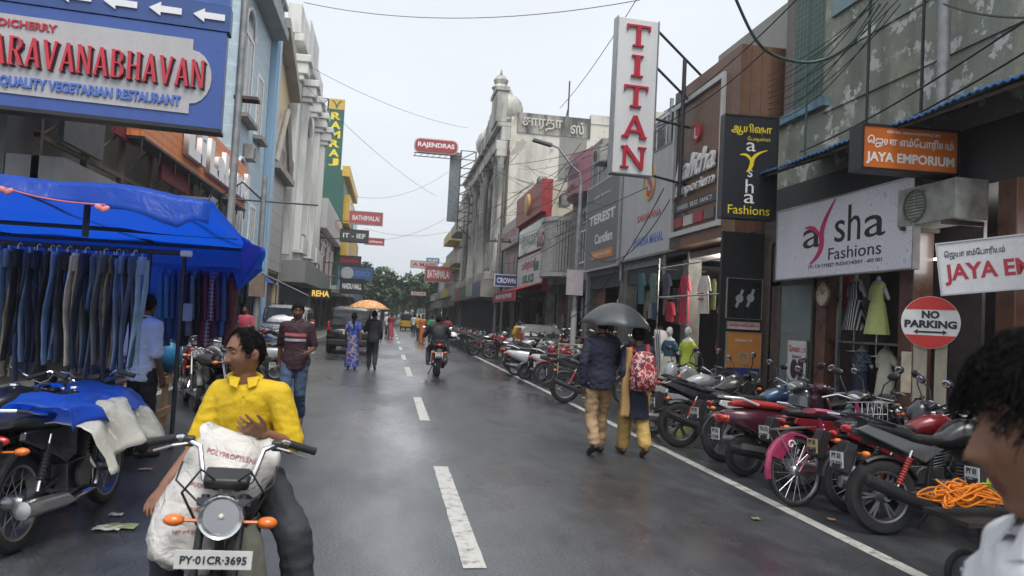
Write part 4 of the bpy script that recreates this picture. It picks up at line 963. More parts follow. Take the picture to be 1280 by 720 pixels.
# ---- farther houses on the right
far = [(70.2, 78, 12.5, (0.40, 0.36, 0.33), 'tan house behind the lattice frame with a red roof room'),
       (78.2, 88, 14.0, (0.48, 0.47, 0.44), 'pale house with yellow balconies past the lattice frame'),
       (88.2, 99, 9.5, (0.24, 0.27, 0.33), 'blue grey house past the yellow balconies'),
       (99.2, 114, 8.5, (0.42, 0.40, 0.37), 'low cream house near the trees at the end of the right row'),
       (114.2, 135, 7.5, (0.38, 0.35, 0.31), 'last brownish house of the right row under the trees')]
for i, (ya, yb, zt_, rgb, lab) in enumerate(far):
    t, h = bld_right(lab, 0, 0, zt_, wall_mat('far_right_%d' % i, rgb, scale=0.4), y0=ya, y1=yb)
    for fl in range(int((zt_-3.4)//3)):
        for k in range(3): window(t, -h*0.62+k*h*0.62, 5.0+fl*3, 1.3, 1.5, bars=1)
        yl = i == 1
        b = MB(); b.box((-h*0.85, -1.2, 3.7+fl*3), (h*0.85, -0.002, 3.85+fl*3)).box((-h*0.85, -1.2, 3.85+fl*3), (h*0.85, -1.1, 4.6+fl*3))
        b.build('balcony', mat('balcony_yellow', (0.55, 0.45, 0.12), 0.6, var=0.2) if yl else wall_mat('far_right_%d' % i, rgb), t, smooth=0)
    MB().box((-h*0.95, -1.0, 2.7), (h*0.95, -0.004, 3.5)).build('shop_fascia', mat('far_fascia%d' % i, [(0.3, 0.1, 0.1), (0.1, 0.14, 0.22), (0.4, 0.35, 0.2), (0.3, 0.3, 0.3), (0.25, 0.1, 0.12)][i], 0.5, var=0.4, scale=0.8), t, smooth=0)
    if i == 0: MB().box((-h*0.9, 0.3, zt_), (h*0.3, 4, zt_+2.6)).build('roof_room', mat('roof_red', (0.36, 0.05, 0.05), 0.6, var=0.2), t, smooth=0); MB().box((-h*1.0, 0.0, zt_+2.6), (h*0.4, 4.4, zt_+3.0)).build('roof_slab', mat('roof_dark', (0.07, 0.075, 0.08), 0.6), t, smooth=0)
for (px, py, Yd, w, h, rgb, s, lab, tc_) in ((548, 343, 75, 2.7, 1.6, (0.36, 0.07, 0.08), 'BATHIMALAI', 'large maroon projecting sign with pale lettering over the right row', TXT_W),
        (530, 331, 88, 3.2, 0.9, (0.55, 0.45, 0.45), 'A MASS', 'pale projecting sign with red lettering behind the maroon sign', TXT_R),
        (541, 326, 92, 1.6, 0.7, (0.05, 0.2, 0.45), 'SP', 'small blue projecting sign above the pale one', TXT_W),
        (523, 367, 96, 1.9, 0.5, (0.6, 0.5, 0.48), 'SILKS', 'small low white sign with red lettering far along the street', TXT_R)):
    q = atY(px, py, Yd)
    sign('projecting_sign', lab, (q.x, Yd, q.z), w, h, 0.2, 0, mat('pj_%d' % px, rgb, 0.45, var=0.1), STEEL, [(s, 0, 0, w*0.8, h*0.5, tc_, dict(bold=0.02))], fr=0.05)
    # arm to the facade
    tag(MB().tube([(q.x+w/2, Yd, q.z-h*0.3), (7.0, Yd, q.z-h*0.3)], 0.04, 6).build('sign_bracket', RUST), 'thin arm holding the ' + lab.replace(' projecting', ''), 'bracket')

# ---- poles on the right
q0 = atX(716, 425, 5.92); qh = atY(678, 179, q0.y)
t = thing('street_lamp', 'grey street lamp with a long curved arm beside the white notice', 'street lamp', (5.92, q0.y, 0))
MB().tube([(0, 0, 0), (0.0, 0, 4.2), (0.02, 0, 6.2)], [0.09, 0.075, 0.06], 12).build('pole', GREYPOLE, t)
dx = qh.x-5.92
MB().tube([(0.02, 0, 6.2), (-0.05, 0, 6.55), (-0.3, 0, 6.72), (dx*0.6, 0, qh.z-0.1), (dx*0.85, 0, qh.z)], 0.035, 8).build('arm', GREYPOLE, t)
MB().cbox((dx, 0, qh.z+0.02), (0.65, 0.24, 0.10), (0, R(12), 0)).build('lamp_head', mat('lamp_head_grey', (0.14, 0.15, 0.16), 0.5), t, bevel=0.02)
MB().tube([(0, 0, 0.01), (0, 0, 2.0)], 0.098, 12).build('painted_base', wall_mat('whitewash', (0.5, 0.49, 0.46), amount=0.7, scale=2), t)
sign('notice_board', 'plain whitish notice board tied to the street lamp pole', (5.86, q0.y-0.12, 2.95), 0.55, 0.85, 0.02, R(-5), mat('notice_pale', (0.5, 0.44, 0.46), 0.6), STEEL, fr=0.01, cat='notice')
for (px, py, X_, hgt, lab) in ((617, 430, 5.95, 6.5, 'thin dark utility pole in front of the cream shops'), (573, 428, 5.95, 8, 'far utility pole by the ornate house')):
    q = atX(px, py, X_)
    t = thing('utility_pole', lab, 'pole', (X_, q.y, 0))
    MB().tube([(0, 0, 0), (0, 0, hgt)], [0.11, 0.08], 10).build('pole', GREYPOLE, t)
    b = MB(); b.box((-0.7, -0.05, hgt-0.5), (0.7, 0.05, hgt-0.4))
    for x in (-0.6, -0.2, 0.2, 0.6): b.lathe([(0.03, 0), (0.05, 0.05), (0.03, 0.12), (0, 0.13)], 8, T=Matrix.Translation((x, 0, hgt-0.4)))
    b.build('cross_arm', RUST, t)
    MB().box((-0.2, -0.28, 2.4), (0.2, -0.1, 3.0)).build('meter_box', mat('meter_grey', (0.12, 0.13, 0.13), 0.5), t, smooth=0)
# ================================================================ left hand side
def atPlane(px, py, O, ang):
    """local (x, z) on the upright plane through O whose local x axis points at angle ang"""
    r = ray(px, py); n = V((-math.sin(ang), math.cos(ang), 0)); C = V((0, 0, EYE))
    t = (V(O)-C).dot(n)/r.dot(n); p = C + r*t
    return (p-V(O)).dot(V((math.cos(ang), math.sin(ang), 0))), p.z - O[2]
# ---- restaurant sign
A29 = R(6)
q = atY(277, 160, 12.6)
O = V((q.x, 12.6, q.z-0.06))
SF = 12.6/15.0
BLUE_S = sgn('sign_deep_blue', (0.045, 0.10, 0.34))
t = thing('restaurant_sign', 'huge blue and grey restaurant sign with red SARAVANABHAVAN lettering and white arrows', 'sign', O, A29)
MB().box((-6.5, -0.18, 0), (0, 0.18, 1.86)).build('panel', BLUE_S, t, smooth=0, bevel=0.01)
t.scale = (SF,)*3
ax = lambda px, py: tuple(c/SF for c in atPlane(px, py, O, A29))
x1, _ = ax(262, 120); xs, _ = ax(240, 80)
gp = [(-6.3, 0.23), (x1-0.32, 0.23), (x1-0.32, 0.42)] + [(x1-0.32+0.36*math.sin(PI*i/10), 0.42+0.51*(1-math.cos(PI*i/10))) for i in range(1, 10)] + [(x1-0.32, 1.44), (x1-0.32, 1.64), (-6.3, 1.64)]
MB().prism(gp, 0, 0.02, T=Matrix.Translation((0, -0.182, 0)) @ Matrix.Rotation(R(90), 4, 'X')).build('face_panel', sgn('sign_light_grey', (0.46, 0.45, 0.45), .3), t, smooth=0)
xe, ze = ax(258, 97); x0_, z0_ = ax(0, 75)
lw = (xe-x0_)/13.0*14.3
cxs = xe-lw/2
slab('SARAVANABHAVAN', TXT_K, t, cxs+0.03, 0.70, lw, 0.52, y=-0.203, depth=0.012, name='letter_shadow')
slab('SARAVANABHAVAN', mat('letter_bright_red', (0.55, 0.03, 0.05), 0.35, var=0.1), t, cxs, 0.72, lw, 0.52, y=-0.205, depth=0.075)
xq, _ = ax(228, 130); xw, _ = ax(5, 105)
letters('QUALITY VEGETARIAN RESTAURANT', mat('letter_royal_blue', (0.08, 0.16, 0.50), 0.4), t, (xq+xw)/2, 0.43, xq-xw, 0.22, y=-0.205, extrude=0.03, bold=0.04)
letters('HIGH', mat('letter_royal_blue', (0.08, 0.16, 0.50)), t, xw-0.45, 0.43, 0.6, 0.22, y=-0.205, extrude=0.03, bold=0.04)
xq, _ = ax(76, 43); 
letters('HOTEL PONDICHERRY', TXT_R, t, xq-1.0, 1.48, 2.0, 0.14, y=-0.205, extrude=0.02, bold=0.03)
MB().box((-6.5, -0.20, 1.875), (0.05, 0.16, 2.36)).build('arrow_strip', sgn('strip_blue', (0.035, 0.085, 0.26)), t, smooth=0)
for k in range(9):
    xa, _ = ax(243-57.5*k if k < 5 else 243-57.5*k, 28)
    al, hh = 0.56, 0.085
    ar = [(-al/2, 0), (-al/2+0.2, 0.13), (-al/2+0.2, 0.06), (al/2, 0.06), (al/2, -0.06), (-al/2+0.2, -0.06), (-al/2+0.2, -0.13)][::-1]
    MB().prism(ar, 0, 0.03, T=Matrix.Translation((-0.33-0.76*k, -0.202, 2.12)) @ Matrix.Rotation(R(90), 4, 'X')).build('arrow', TXT_W, t, smooth=0)
MB().box((-6.5, -0.16, 2.38), (0.02, 0.18, 4.4)).build('upper_panel', mat('strip_blue_b', (0.05, 0.12, 0.36), 0.4, var=0.1), t, smooth=0)
MB().box((-4.2, -0.18, 2.78), (-0.6, -0.165, 4.3)).build('upper_face', sgn('sign_light_grey', (0.46, 0.45, 0.45)), t, smooth=0)
MB().box((-6.5, -0.22, -0.07), (0.02, 0.2, -0.003)).build('underside', BLACK, t, smooth=0)
t = thing('sign_pole', 'tall grey pole holding up the end of the restaurant sign', 'pole', (q.x+0.2, 12.75, 0))
MB().tube([(0, 0, 0), (0, 0, 11)], 0.06, 10).build('pole', GREYPOLE, t)
b = MB(); [b.box((-0.08, -0.03, z), (0.3, 0.24, z+0.05)) for z in (2.5, 5.0, 7.2)]
b.build('clamp', RUST, t, smooth=0)

def bld_left(label, y0, y1, z1, m, X=-5.7, depth=9.0, zb=3.3, name='shop_building'):
    t = thing(name, label, 'building', (X, (y0+y1)/2, 0), PI/2); h = (y1-y0)/2
    MB().box((-h, 0, zb), (h, depth, z1)).build('wall', m, t, smooth=0)
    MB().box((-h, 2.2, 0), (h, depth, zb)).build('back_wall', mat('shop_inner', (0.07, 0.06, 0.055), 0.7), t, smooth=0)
    for x in (-h, h-0.3): MB().box((x, 0, 0), (x+0.3, 0.35, zb)).build('pillar', m, t, smooth=0)
    if y0 > 20: shop_fill(t, h)
    return t, h
yL = lambda px, X=-5.7: atX(px, 380, X).y
# ---- dark half finished house behind the stall
DG = wall_mat('dark_grey_house', (0.15, 0.145, 0.14), amount=0.6)
t, h = bld_left('dark unfinished house behind the blue stall with exposed girders and red sheets', 13.3, 26.8, 6.6, DG, X=-6.3)
b = MB()
for z in (4.2, 5.2, 6.2): b.box((-h, -0.5, z), (h, -0.42, z+0.08))
for k in range(9): b.box((-h+k*1.9, -0.52, 3.0), (-h+k*1.9+0.09, -0.4, 6.6))
for k in range(8): b.tube([(-h+k*1.9, -0.46, 4.2), (-h+k*1.9+1.9, -0.46, 5.2)], 0.025, 5)
b.build('girder', RUST, t, smooth=0)
MB().box((-h+3.0, -0.6, 5.0), (-h+4.3, -0.53, 6.0)).build('red_sheet', mat('red_sheet', (0.17, 0.02, 0.03), 0.6, var=0.3), t, smooth=0)
MB().box((-h+6.0, -0.66, 4.6), (-h+8.6, -0.57, 5.9)).build('red_sheet', mat('red_sheet', (0.17, 0.02, 0.03)), t, smooth=0)
MB().box((-h+0.6, -0.62, 4.3), (-h+2.4, -0.53, 6.4)).build('grey_box', mat('box_grey', (0.08, 0.08, 0.085), 0.6, var=0.3), t, smooth=0)
MB().box((-h, -0.9, 3.0), (h, -0.02, 3.9)).build('ledge', wall_mat('ledge_grey', (0.30, 0.29, 0.28), amount=0.6), t, smooth=0)
MB().box((-h, 0.0, 6.6), (h, 0.3, 7.0)).build('parapet', CONC, t, smooth=0)
MB().box((-h, 3, 6.6), (h-2.0, 9, 10.5)).build('upper_block', DG, t, smooth=0)
# ---- orange sign along the facade
p0, p1 = yL(158, -5.45), yL(295, -5.45)
zt, zb_ = atX(293, 197, -5.45).z, atX(267, 236, -5.45).z
OT = stripe_mat('orange_sign_tiles', (0.72, 0.24, 0.09), (0.46, 0.14, 0.05), 5.0, 'YZX', 0.5, width=0.86)
t = thing('shop_board', 'long orange tiled shop board with white rounded lettering beside the blue house', 'sign', (-5.45, (p0+p1)/2, (zt+zb_)/2), PI/2)
wS, hS = p1-p0, zt-zb_
MB().box((-wS/2, -0.08, -hS/2), (wS/2, 0.3, hS/2)).build('panel', OT, t, smooth=0)
letters('LaLand', TXT_W, t, wS*0.22, -0.05, wS*0.52, hS*0.66, y=-0.10, extrude=0.14, bold=0.06)
letters('Li', TXT_W, t, -wS*0.16, 0, wS*0.16, hS*0.66, y=-0.10, extrude=0.14, bold=0.06)
b = MB(); [b.tube([(-wS/2+k*wS/9, -0.06, -hS/2), (-wS/2+k*wS/9, -0.06, -hS/2-0.35)], 0.025, 6) for k in range(10)]
b.box((-wS/2, -0.12, -hS/2-0.06), (wS/2, 0.3, -hS/2-0.003)); b.build('frame', DARKMETAL, t)
# ---- pale blue house
y0, y1 = 27.0, yL(324)
LB = stripe_mat('pale_blue_boards', (0.42, 0.53, 0.60), (0.52, 0.60, 0.65), 1.4, 'Z', 0.6, width=0.9)
PB = wall_mat('pale_blue_trim', (0.27, 0.43, 0.58), amount=0.25)
t, h = bld_left('pale blue house with white framed arched windows and a bright blue corner pilaster', y0, y1, 17.5, LB)
MB().box((h-1.25, -0.28, 0.1), (h, -0.002, 17.5)).build('pilaster', PB, t, smooth=0, bevel=0.03)
MB().box((h-0.9, -0.33, 0.1), (h-0.35, -0.282, 17.5)).build('pilaster_face', mat('pilaster_pale', (0.36, 0.5, 0.62), 0.6), t, smooth=0)
MB().box((-h, -0.7, 13.2), (h-1.3, -0.003, 13.6)).build('cornice', wall_mat('grey_cornice', (0.30, 0.31, 0.31), amount=0.6), t, smooth=0)
b = MB()
for k in range(10): b.lathe([(0.08, 13.6), (0.14, 13.9), (0.07, 14.2), (0.12, 14.5)], 8, T=Matrix.Translation((-h+0.4+k*0.55, -0.5, 0)))
b.box((-h, -0.62, 14.5), (h-1.3, -0.38, 14.7)); b.build('balustrade', wall_mat('grey_cornice', (0.3, 0.31, 0.31)), t)
for xx, zz, ww, hh in ((-h*0.55, 10.1, 1.9, 3.1), (h*0.16, 9.7, 1.3, 2.5), (-h*0.55, 4.8, 1.9, 2.6), (h*0.16, 4.6, 1.3, 2.2)):
    wf = window(t, xx, zz, ww, hh, bars=2, f=0.13)
    if ww > 1.5:
        pts = [(ww/2*math.cos(PI*i/12), ww/2*math.sin(PI*i/12)) for i in range(13)]
        MB().prism(pts, 0.0, 0.04, T=Matrix.Translation((xx, -0.004, zz+hh/2)) @ Matrix.Rotation(R(90), 4, 'X')).build('fanlight', WINGLASS, wf, smooth=0)
        MB().tube([(xx+ww/2*c, -0.05, zz+hh/2+ww/2*s) for c, s in [(math.cos(PI*i/12), math.sin(PI*i/12)) for i in range(13)]], 0.07, 6).build('arch_frame', WHITE, wf)
    MB().box((xx-ww/2-0.15, -0.35, zz-hh/2-0.2), (xx+ww/2+0.15, -0.003, zz-hh/2-0.05)).build('sill', CONC, wf, smooth=0)
# ---- cream house with the gable
y0, y1 = y1+0.02, yL(346)
CW = wall_mat('cream_gable_wall', (0.66, 0.52, 0.33), (0.25, 0.2, 0.14), 0.35)
t, h = bld_left('cream house with a sloping cornice and a small white gable over grey tiles', y0, y1, 12.0, CW)
Tm = Matrix(((1, 0, 0, 0), (0, 0, -1, 0), (0, 1, 0, 0), (0, 0, 0, 1)))
MB().prism([(-h, 12.0), (h, 12.0), (h, 12.3), (-h, 14.3)], 0.0, -5.0, T=Tm).build('gable_wall', CW, t, smooth=0)
CO = wall_mat('stone_cornice', (0.36, 0.33, 0.29), amount=0.6)
MB().prism([(-h, 14.3), (h, 12.3), (h, 12.75), (-h, 14.75)], 0.55, -0.4, T=Tm).build('cornice', CO, t, smooth=0)
MB().prism([(-h*0.95, 8.3), (h*0.9, 8.3), (0, 11.0)], 0.15, 0.003, T=Tm).build('pediment', wall_mat('pediment_grey', (0.42, 0.40, 0.40), amount=0.4), t, smooth=0)
b = MB(); b.tube([(-h, -0.3, 8.2), (0, -0.3, 11.2)], 0.14, 4); b.tube([(h*0.95, -0.3, 8.2), (0, -0.3, 11.2)], 0.14, 4); b.box((-h, -0.5, 7.9), (h, -0.004, 8.2)); b.build('moulding', CO, t)
MB().box((-h*0.4, -0.17, 8.35), (h*0.35, -0.152, 9.3)).build('window', mat('plum_glass', (0.13, 0.07, 0.08), 0.3), t, smooth=0)
MB().box((-h, -0.1, 3.4), (h*0.98, -0.004, 7.9)).build('tile_facing', stripe_mat('grey_tiles', (0.42, 0.40, 0.40), (0.22, 0.21, 0.21), 1.3, 'XZ', 0.4, width=0.95), t, smooth=0)
# ---- tall grey white house with columns
y0, y1 = y1+0.02, yL(388)
GW = wall_mat('grey_white_render', (0.70, 0.70, 0.67), (0.15, 0.15, 0.145), 0.8, 0.4, lo=0.46)
t, h = bld_left('tall stained white house with columns and a big arch under a stepped roofline', y0, y1, 15.6, GW)
for x in (-h+0.5, -h*0.42, -h*0.02, h*0.45, h*0.93):
    MB().box((x-0.28, -0.4, 4.4), (x+0.28, -0.002, 13.6)).build('pilaster', GW, t, smooth=0, bevel=0.04)
    b = MB(); b.box((x-0.4, -0.6, 13.6), (x+0.4, -0.003, 13.9)).box((x-0.5, -0.8, 13.9), (x+0.5, -0.003, 14.5)).box((x-0.6, -0.95, 14.5), (x+0.6, -0.003, 14.9)); b.build('capital', GW, t, smooth=0, bevel=0.05)
pts = [(-h*0.22+h*0.17*1.0*math.cos(PI*i/16), 12.4+h*0.24*math.sin(PI*i/16)) for i in range(17)]
xa = -h*0.22; ra = h*0.19
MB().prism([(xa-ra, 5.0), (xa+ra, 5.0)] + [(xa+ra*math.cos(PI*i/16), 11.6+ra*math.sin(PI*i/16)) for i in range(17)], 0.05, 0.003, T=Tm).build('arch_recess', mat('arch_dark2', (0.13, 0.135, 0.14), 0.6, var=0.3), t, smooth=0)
MB().tube([(xa+ra*1.1*math.cos(PI*i/16), -0.2, 11.6+ra*1.1*math.sin(PI*i/16)) for i in range(17)], 0.2, 6).build('arch_mould', GW, t)
for x, z in ((-h*0.72, 11.2), (-h*0.72, 7.0), (-h*0.22, 9.6), (-h*0.22, 6.2), (h*0.2, 10.5), (h*0.2, 6.6), (h*0.7, 10.5), (h*0.7, 6.6)):
    wf = window(t, x, z, 1.5, 2.4, y=-0.06 if abs(x+h*0.22) < 0.1 else 0.0, frame=mat('dark_frame', (0.09, 0.09, 0.085), 0.5), bars=2)
for x in (-h*0.72, -h*0.22, h*0.2):
    b = MB(); b.box((x-1.2, -1.0, 4.6), (x+1.2, -0.42, 4.8)).box((x-1.2, -1.0, 4.8), (x+1.2, -0.85, 5.5)).box((x-0.9, -0.8, 4.2), (x+0.9, -0.42, 4.6)); b.build('balcony', GW, t, smooth=0, bevel=0.03)
b = MB(); b.box((-h, -0.5, 15.6), (h, -0.002, 16.0)).box((-h, -0.3, 16.0), (-h*0.5, 0.4, 17.6)).box((-h*0.5, -0.3, 16.0), (h*0.1, 0.4, 18.4)).box((h*0.1, -0.3, 16.0), (h*0.55, 0.4, 17.2)).box((h*0.55, -0.3, 16.0), (h, 0.4, 16.5)); b.build('stepped_parapet', GW, t, smooth=0, bevel=0.04)
MB().box((-h, -1.3, 3.0), (h, -0.003, 4.1)).build('shop_canopy', wall_mat('canopy_grey', (0.22, 0.22, 0.22), amount=0.5), t, smooth=0)
MB().box((-h*0.98, 0.2, 0.1), (h*0.98, 0.3, 3.0)).build('shop_opening', mat('opening_grey', (0.16, 0.17, 0.18), 0.5, var=0.5, scale=0.8), t, smooth=0)
# ---- brick fronted shop with white board
y0, y1 = y1+0.02, yL(411)
t, h = bld_left('brick fronted shop with white arched windows under a pale board', y0, y1, 9.6, mat('brick_brown', (0.23, 0.09, 0.065), 0.7, var=0.25, scale=3), X=-5.5)
MB().box((-h, -0.6, 7.7), (h, -0.002, 9.9)).build('board', mat('board_pale', (0.55, 0.54, 0.52), 0.5, var=0.08), t, smooth=0)
letters('ethnic', mat('letter_orange', (0.55, 0.2, 0.04), 0.4), t, h*0.3, 9.1, h*0.8, 0.9, y=-0.61, bold=0.03)
letters('STORES', TXT_W, t, -h*0.1, 7.2, h*1.2, 0.8, y=-0.02, bold=0.03)
for x in (-h*0.5, h*0.1, h*0.6): wf = window(t, x, 4.9, 1.9, 2.2, bars=1, f=0.2); MB().tube([(x+0.95*math.cos(PI*i/10), -0.05, 6.0+0.95*math.sin(PI*i/10)) for i in range(11)], 0.1, 6).build('arch_frame', WHITE, wf)
MB().box((-h, -1.6, 3.0), (h, -0.003, 3.5)).build('canopy', mat('canopy_white', (0.45, 0.45, 0.43), 0.5), t, smooth=0)
# ---- green and yellow clothing shop with the tall sign
y0 = y1+0.02; y1 = 92
GR = mat('shop_green', (0.025, 0.11, 0.085), 0.5, var=0.12, scale=1)
t, h = bld_left('dark green and yellow shop house carrying the tall RAMRAJ sign', y0, y1, 15.2, GR, X=-5.0)
YE = mat('trim_yellow', (0.62, 0.40, 0.05), 0.5, var=0.1)
MB().box((-h-0.1, -0.5, 14.6), (h, 0.2, 15.6)).build('cornice', YE, t, smooth=0)
for z in (6.4, 10.2): MB().box((-h+1, -0.6, z), (h-1, -0.003, z+2.8)).build('yellow_bay', YE, t, smooth=0); [window(t, -h+3+k*4.6, z+1.4, 2.6, 1.8, y=-0.6, bars=1) for k in range(4)]
MB().box((-h, -0.9, 3.2), (h, -0.004, 5.6)).build('fascia', mat('fascia_blue', (0.14, 0.20, 0.30), 0.45, var=0.3), t, smooth=0)
q = atY(415, 170, y0+1.5)
YR = y0+1.5; k_ = (YR*0.98)/FPX
t = thing('projecting_sign', 'tall dark green vertical sign with yellow letters reading RAMRAJ on a roof frame', 'sign', (q.x+0.3, YR, q.z), 0)
wv, hv = 19*k_, 93*k_
MB().box((-wv/2, -0.2, -hv/2), (wv/2, 0.2, hv/2)).build('panel', GR, t, smooth=0)
MB().box((-wv/2, -0.23, hv*0.36), (wv/2, -0.203, hv/2)).build('emblem_panel', YE, t, smooth=0)
ribbon([(x, hv*0.43+z) for x, z in bez((-wv*0.3, 0.35), (-0.05, 0.1), (0, -0.4))], [0.13]*15, GR, t, -0.235); ribbon([(x, hv*0.43+z) for x, z in bez((wv*0.3, 0.35), (0.05, 0.1), (0, -0.4))], [0.13]*15, GR, t, -0.24)
for i, c in enumerate('RAMRAJ'): letters(c, TXT_Y, t, 0, hv*(0.27-0.125*i), wv*0.66, hv*0.1, y=-0.205, bold=0.04, name='letter')
b = MB(); lattice(b, -wv/2-1.1, -wv/2-0.1, 0, -hv/2-1.2, hv/2, 8, 0.05); b.tube([(-wv/2-1.1, 0, hv*-0.1), (-wv/2-3.2, 0, -hv/2-1.2)], 0.06, 5); b.build('lattice', DARKMETAL, t)
# ---- far houses of the left row
for i, (a, c, zt_, rgb, lab) in enumerate([(92.2, 104, 10.5, (0.40, 0.33, 0.22), 'tan house behind the dark projecting signs of the left row'), (104.2, 118, 8.5, (0.42, 0.42, 0.42), 'pale low house at the far end of the left row'), (118.2, 140, 8.0, (0.3, 0.3, 0.28), 'last grey house of the left row beneath the trees')]):
    t, h = bld_left(lab, a, c, zt_, wall_mat('far_left_%d' % i, rgb), X=-4.6)
    for k in range(3): window(t, -h*0.6+k*h*0.6, 6.0, 1.6, 1.6)
    MB().box((-h, -0.9, 3.0), (h, -0.003, 3.9)).build('shop_fascia', mat('lf_fascia%d' % i, [(0.1, 0.13, 0.2), (0.35, 0.3, 0.25), (0.2, 0.1, 0.1)][i], 0.5), t, smooth=0)
for (px, py, pw, ph_, Yd, rgb, s, lab, tc_) in (
        (457.5, 273, 37, 15, 66, (0.40, 0.09, 0.09), 'BATHIMALAI', 'brick red projecting sign with pale lettering topmost over the left row', TXT_W),
        (443, 295, 31, 14, 58, (0.05, 0.06, 0.06), 'IT - IEF', 'black projecting sign with white letters under the brick red one', TXT_W),
        (468, 302, 22, 8, 74, (0.45, 0.06, 0.08), 'Sulthans', 'small bright red projecting sign right of the black one', TXT_W),
        (437, 326, 25, 11, 62, (0.06, 0.035, 0.04), 'ZAARA', 'dark plum projecting sign above the blue one', TXT_R),
        (446, 342, 36, 16, 56, (0.05, 0.10, 0.21), 'STUDIO', 'blue grey projecting sign with a pale round mark', TXT_B),
        (440, 358, 26, 17, 50, (0.02, 0.02, 0.022), 'NAIDU HALL', 'black projecting sign reading NAIDU HALL above the dark car', TXT_W)):
    q = atY(px, py, Yd); k_ = Yd/FPX*1.0; w, h = pw*k_*1.12, ph_*k_*1.12
    t = sign('projecting_sign', lab, (q.x, Yd, q.z), w, h, 0.25, 0, mat('pl_%d' % int(px), rgb, 0.45, var=0.1), STEEL if px > 450 else BLACK, [(s, 0, 0, w*0.78, h*0.36, tc_, dict(bold=0.02))], fr=0.05)
    if 'round mark' in lab: MB().lathe([(0, 0), (h*0.42, 0), (h*0.42, 0.02), (0, 0.02)], 20, T=Matrix.Translation((-w*0.28, -0.128, 0)) @ Matrix.Rotation(R(90), 4, 'X')).build('emblem', mat('mark_grey', (0.35, 0.37, 0.38), 0.4), t)
    tag(MB().tube([(-5.6, Yd, q.z-h*0.3), (q.x-w/2, Yd, q.z-h*0.3)], 0.05, 6).build('sign_bracket', RUST), 'thin arm holding the ' + lab.replace(' projecting', ''), 'bracket')
q = atY(401, 367, 44)
t = sign('shop_board', 'small black board with lit yellow letters reading REHA', (q.x, 44, q.z), 1.15, 0.6, 0.2, 0, BLACK, BLACK, fr=0.04)
letters('REHA', mat('lit_letter', (1.0, 0.62, 0.12), 0.4, var=0, emit=0.25), t, 0, 0, 0.95, 0.34, y=-0.11, bold=0.03)
q = atY(436, 312, 80)
MBs = thing('projecting_sign', 'tall stacked tan and sky blue panels behind the black projecting sign', 'sign', (q.x-0.6, 80, 0), 0)
for k, (z0, z1, c) in enumerate(((4.3, 6.4, (0.12, 0.12, 0.12)), (6.5, 9.2, (0.5, 0.38, 0.2)), (9.3, 12.2, (0.1, 0.28, 0.5)), (3.2, 4.2, (0.3, 0.25, 0.25)))):
    MB().box((-1.3, -0.1-0.02*k, z0), (1.3 if k % 2 else 0.9, 0.1, z1)).build('panel', mat('stackp%d' % k, c, 0.5, var=0.2), MBs, smooth=0)
MB().tube([(-1.2, 0.2, 0), (-1.2, 0.2, 12)], 0.08, 6).build('pole', RUST, MBs)
# ---- utility pole and awnings of the left pavement
q = atY(331, 400, 22)
t = thing('utility_pole', 'grey utility pole with a curved cable hook beside the far blue tarps', 'pole', (q.x-0.25, 22, 0))
MB().tube([(0, 0, 0), (0, 0, 5.3)], [0.1, 0.07], 10).build('pole', GREYPOLE, t)
for pts in ([(-1.1, 0, 4.6), (1.5, 0, 4.6)], [(-1.2, 0, 3.7), (-1.1, 0, 4.7), (-0.6, 0, 5.1), (0, 0, 4.6)], [(0, 0, 2.6), (1.4, 0, 2.0)]): MB().tube(pts, 0.028, 6).build('arm', DARKMETAL, t)
MB().cbox((0.0, -0.12, 2.2), (0.4, 0.2, 0.6)).build('meter_box', mat('meter_brown', (0.2, 0.15, 0.11), 0.6), t, smooth=0)
TARP = bpy.data.materials.new('blue_tarpaulin'); TARP.use_nodes = True
nt = TARP.node_tree; L = nt.links.new; p = nt.nodes['Principled BSDF']; out = nt.nodes['Material Output']
tc = nt.nodes.new('ShaderNodeTexCoord'); n = nt.nodes.new('ShaderNodeTexNoise'); n.inputs['Scale'].default_value = 2.2; n.inputs['Detail'].default_value = 7
L(tc.outputs['Object'], n.inputs['Vector'])
mx = nt.nodes.new('ShaderNodeMix'); mx.data_type = 'RGBA'; mx.inputs[6].default_value = (0.02, 0.09, 0.45, 1); mx.inputs[7].default_value = (0.05, 0.19, 0.68, 1)
L(n.outputs[0], mx.inputs[0]); L(mx.outputs[2], p.inputs['Base Color']); p.inputs['Roughness'].default_value = 0.32
tr = nt.nodes.new('ShaderNodeBsdfTranslucent'); tr.inputs['Color'].default_value = (0.10, 0.36, 0.95, 1)
ms = nt.nodes.new('ShaderNodeMixShader'); ms.inputs[0].default_value = 0.62
L(p.outputs[0], ms.inputs[1]); L(tr.outputs[0], ms.inputs[2]); L(ms.outputs[0], out.inputs['Surface'])
bp = nt.nodes.new('ShaderNodeBump'); bp.inputs['Strength'].default_value = 0.5; bp.inputs['Distance'].default_value = 0.03
n2 = nt.nodes.new('ShaderNodeTexNoise'); n2.inputs['Scale'].default_value = 7; n2.inputs['Detail'].default_value = 4; n2.inputs['Distortion'].default_value = 1.0
L(tc.outputs['Object'], n2.inputs['Vector']); L(n2.outputs[0], bp.inputs['Height']); L(bp.outputs[0], p.inputs['Normal'])
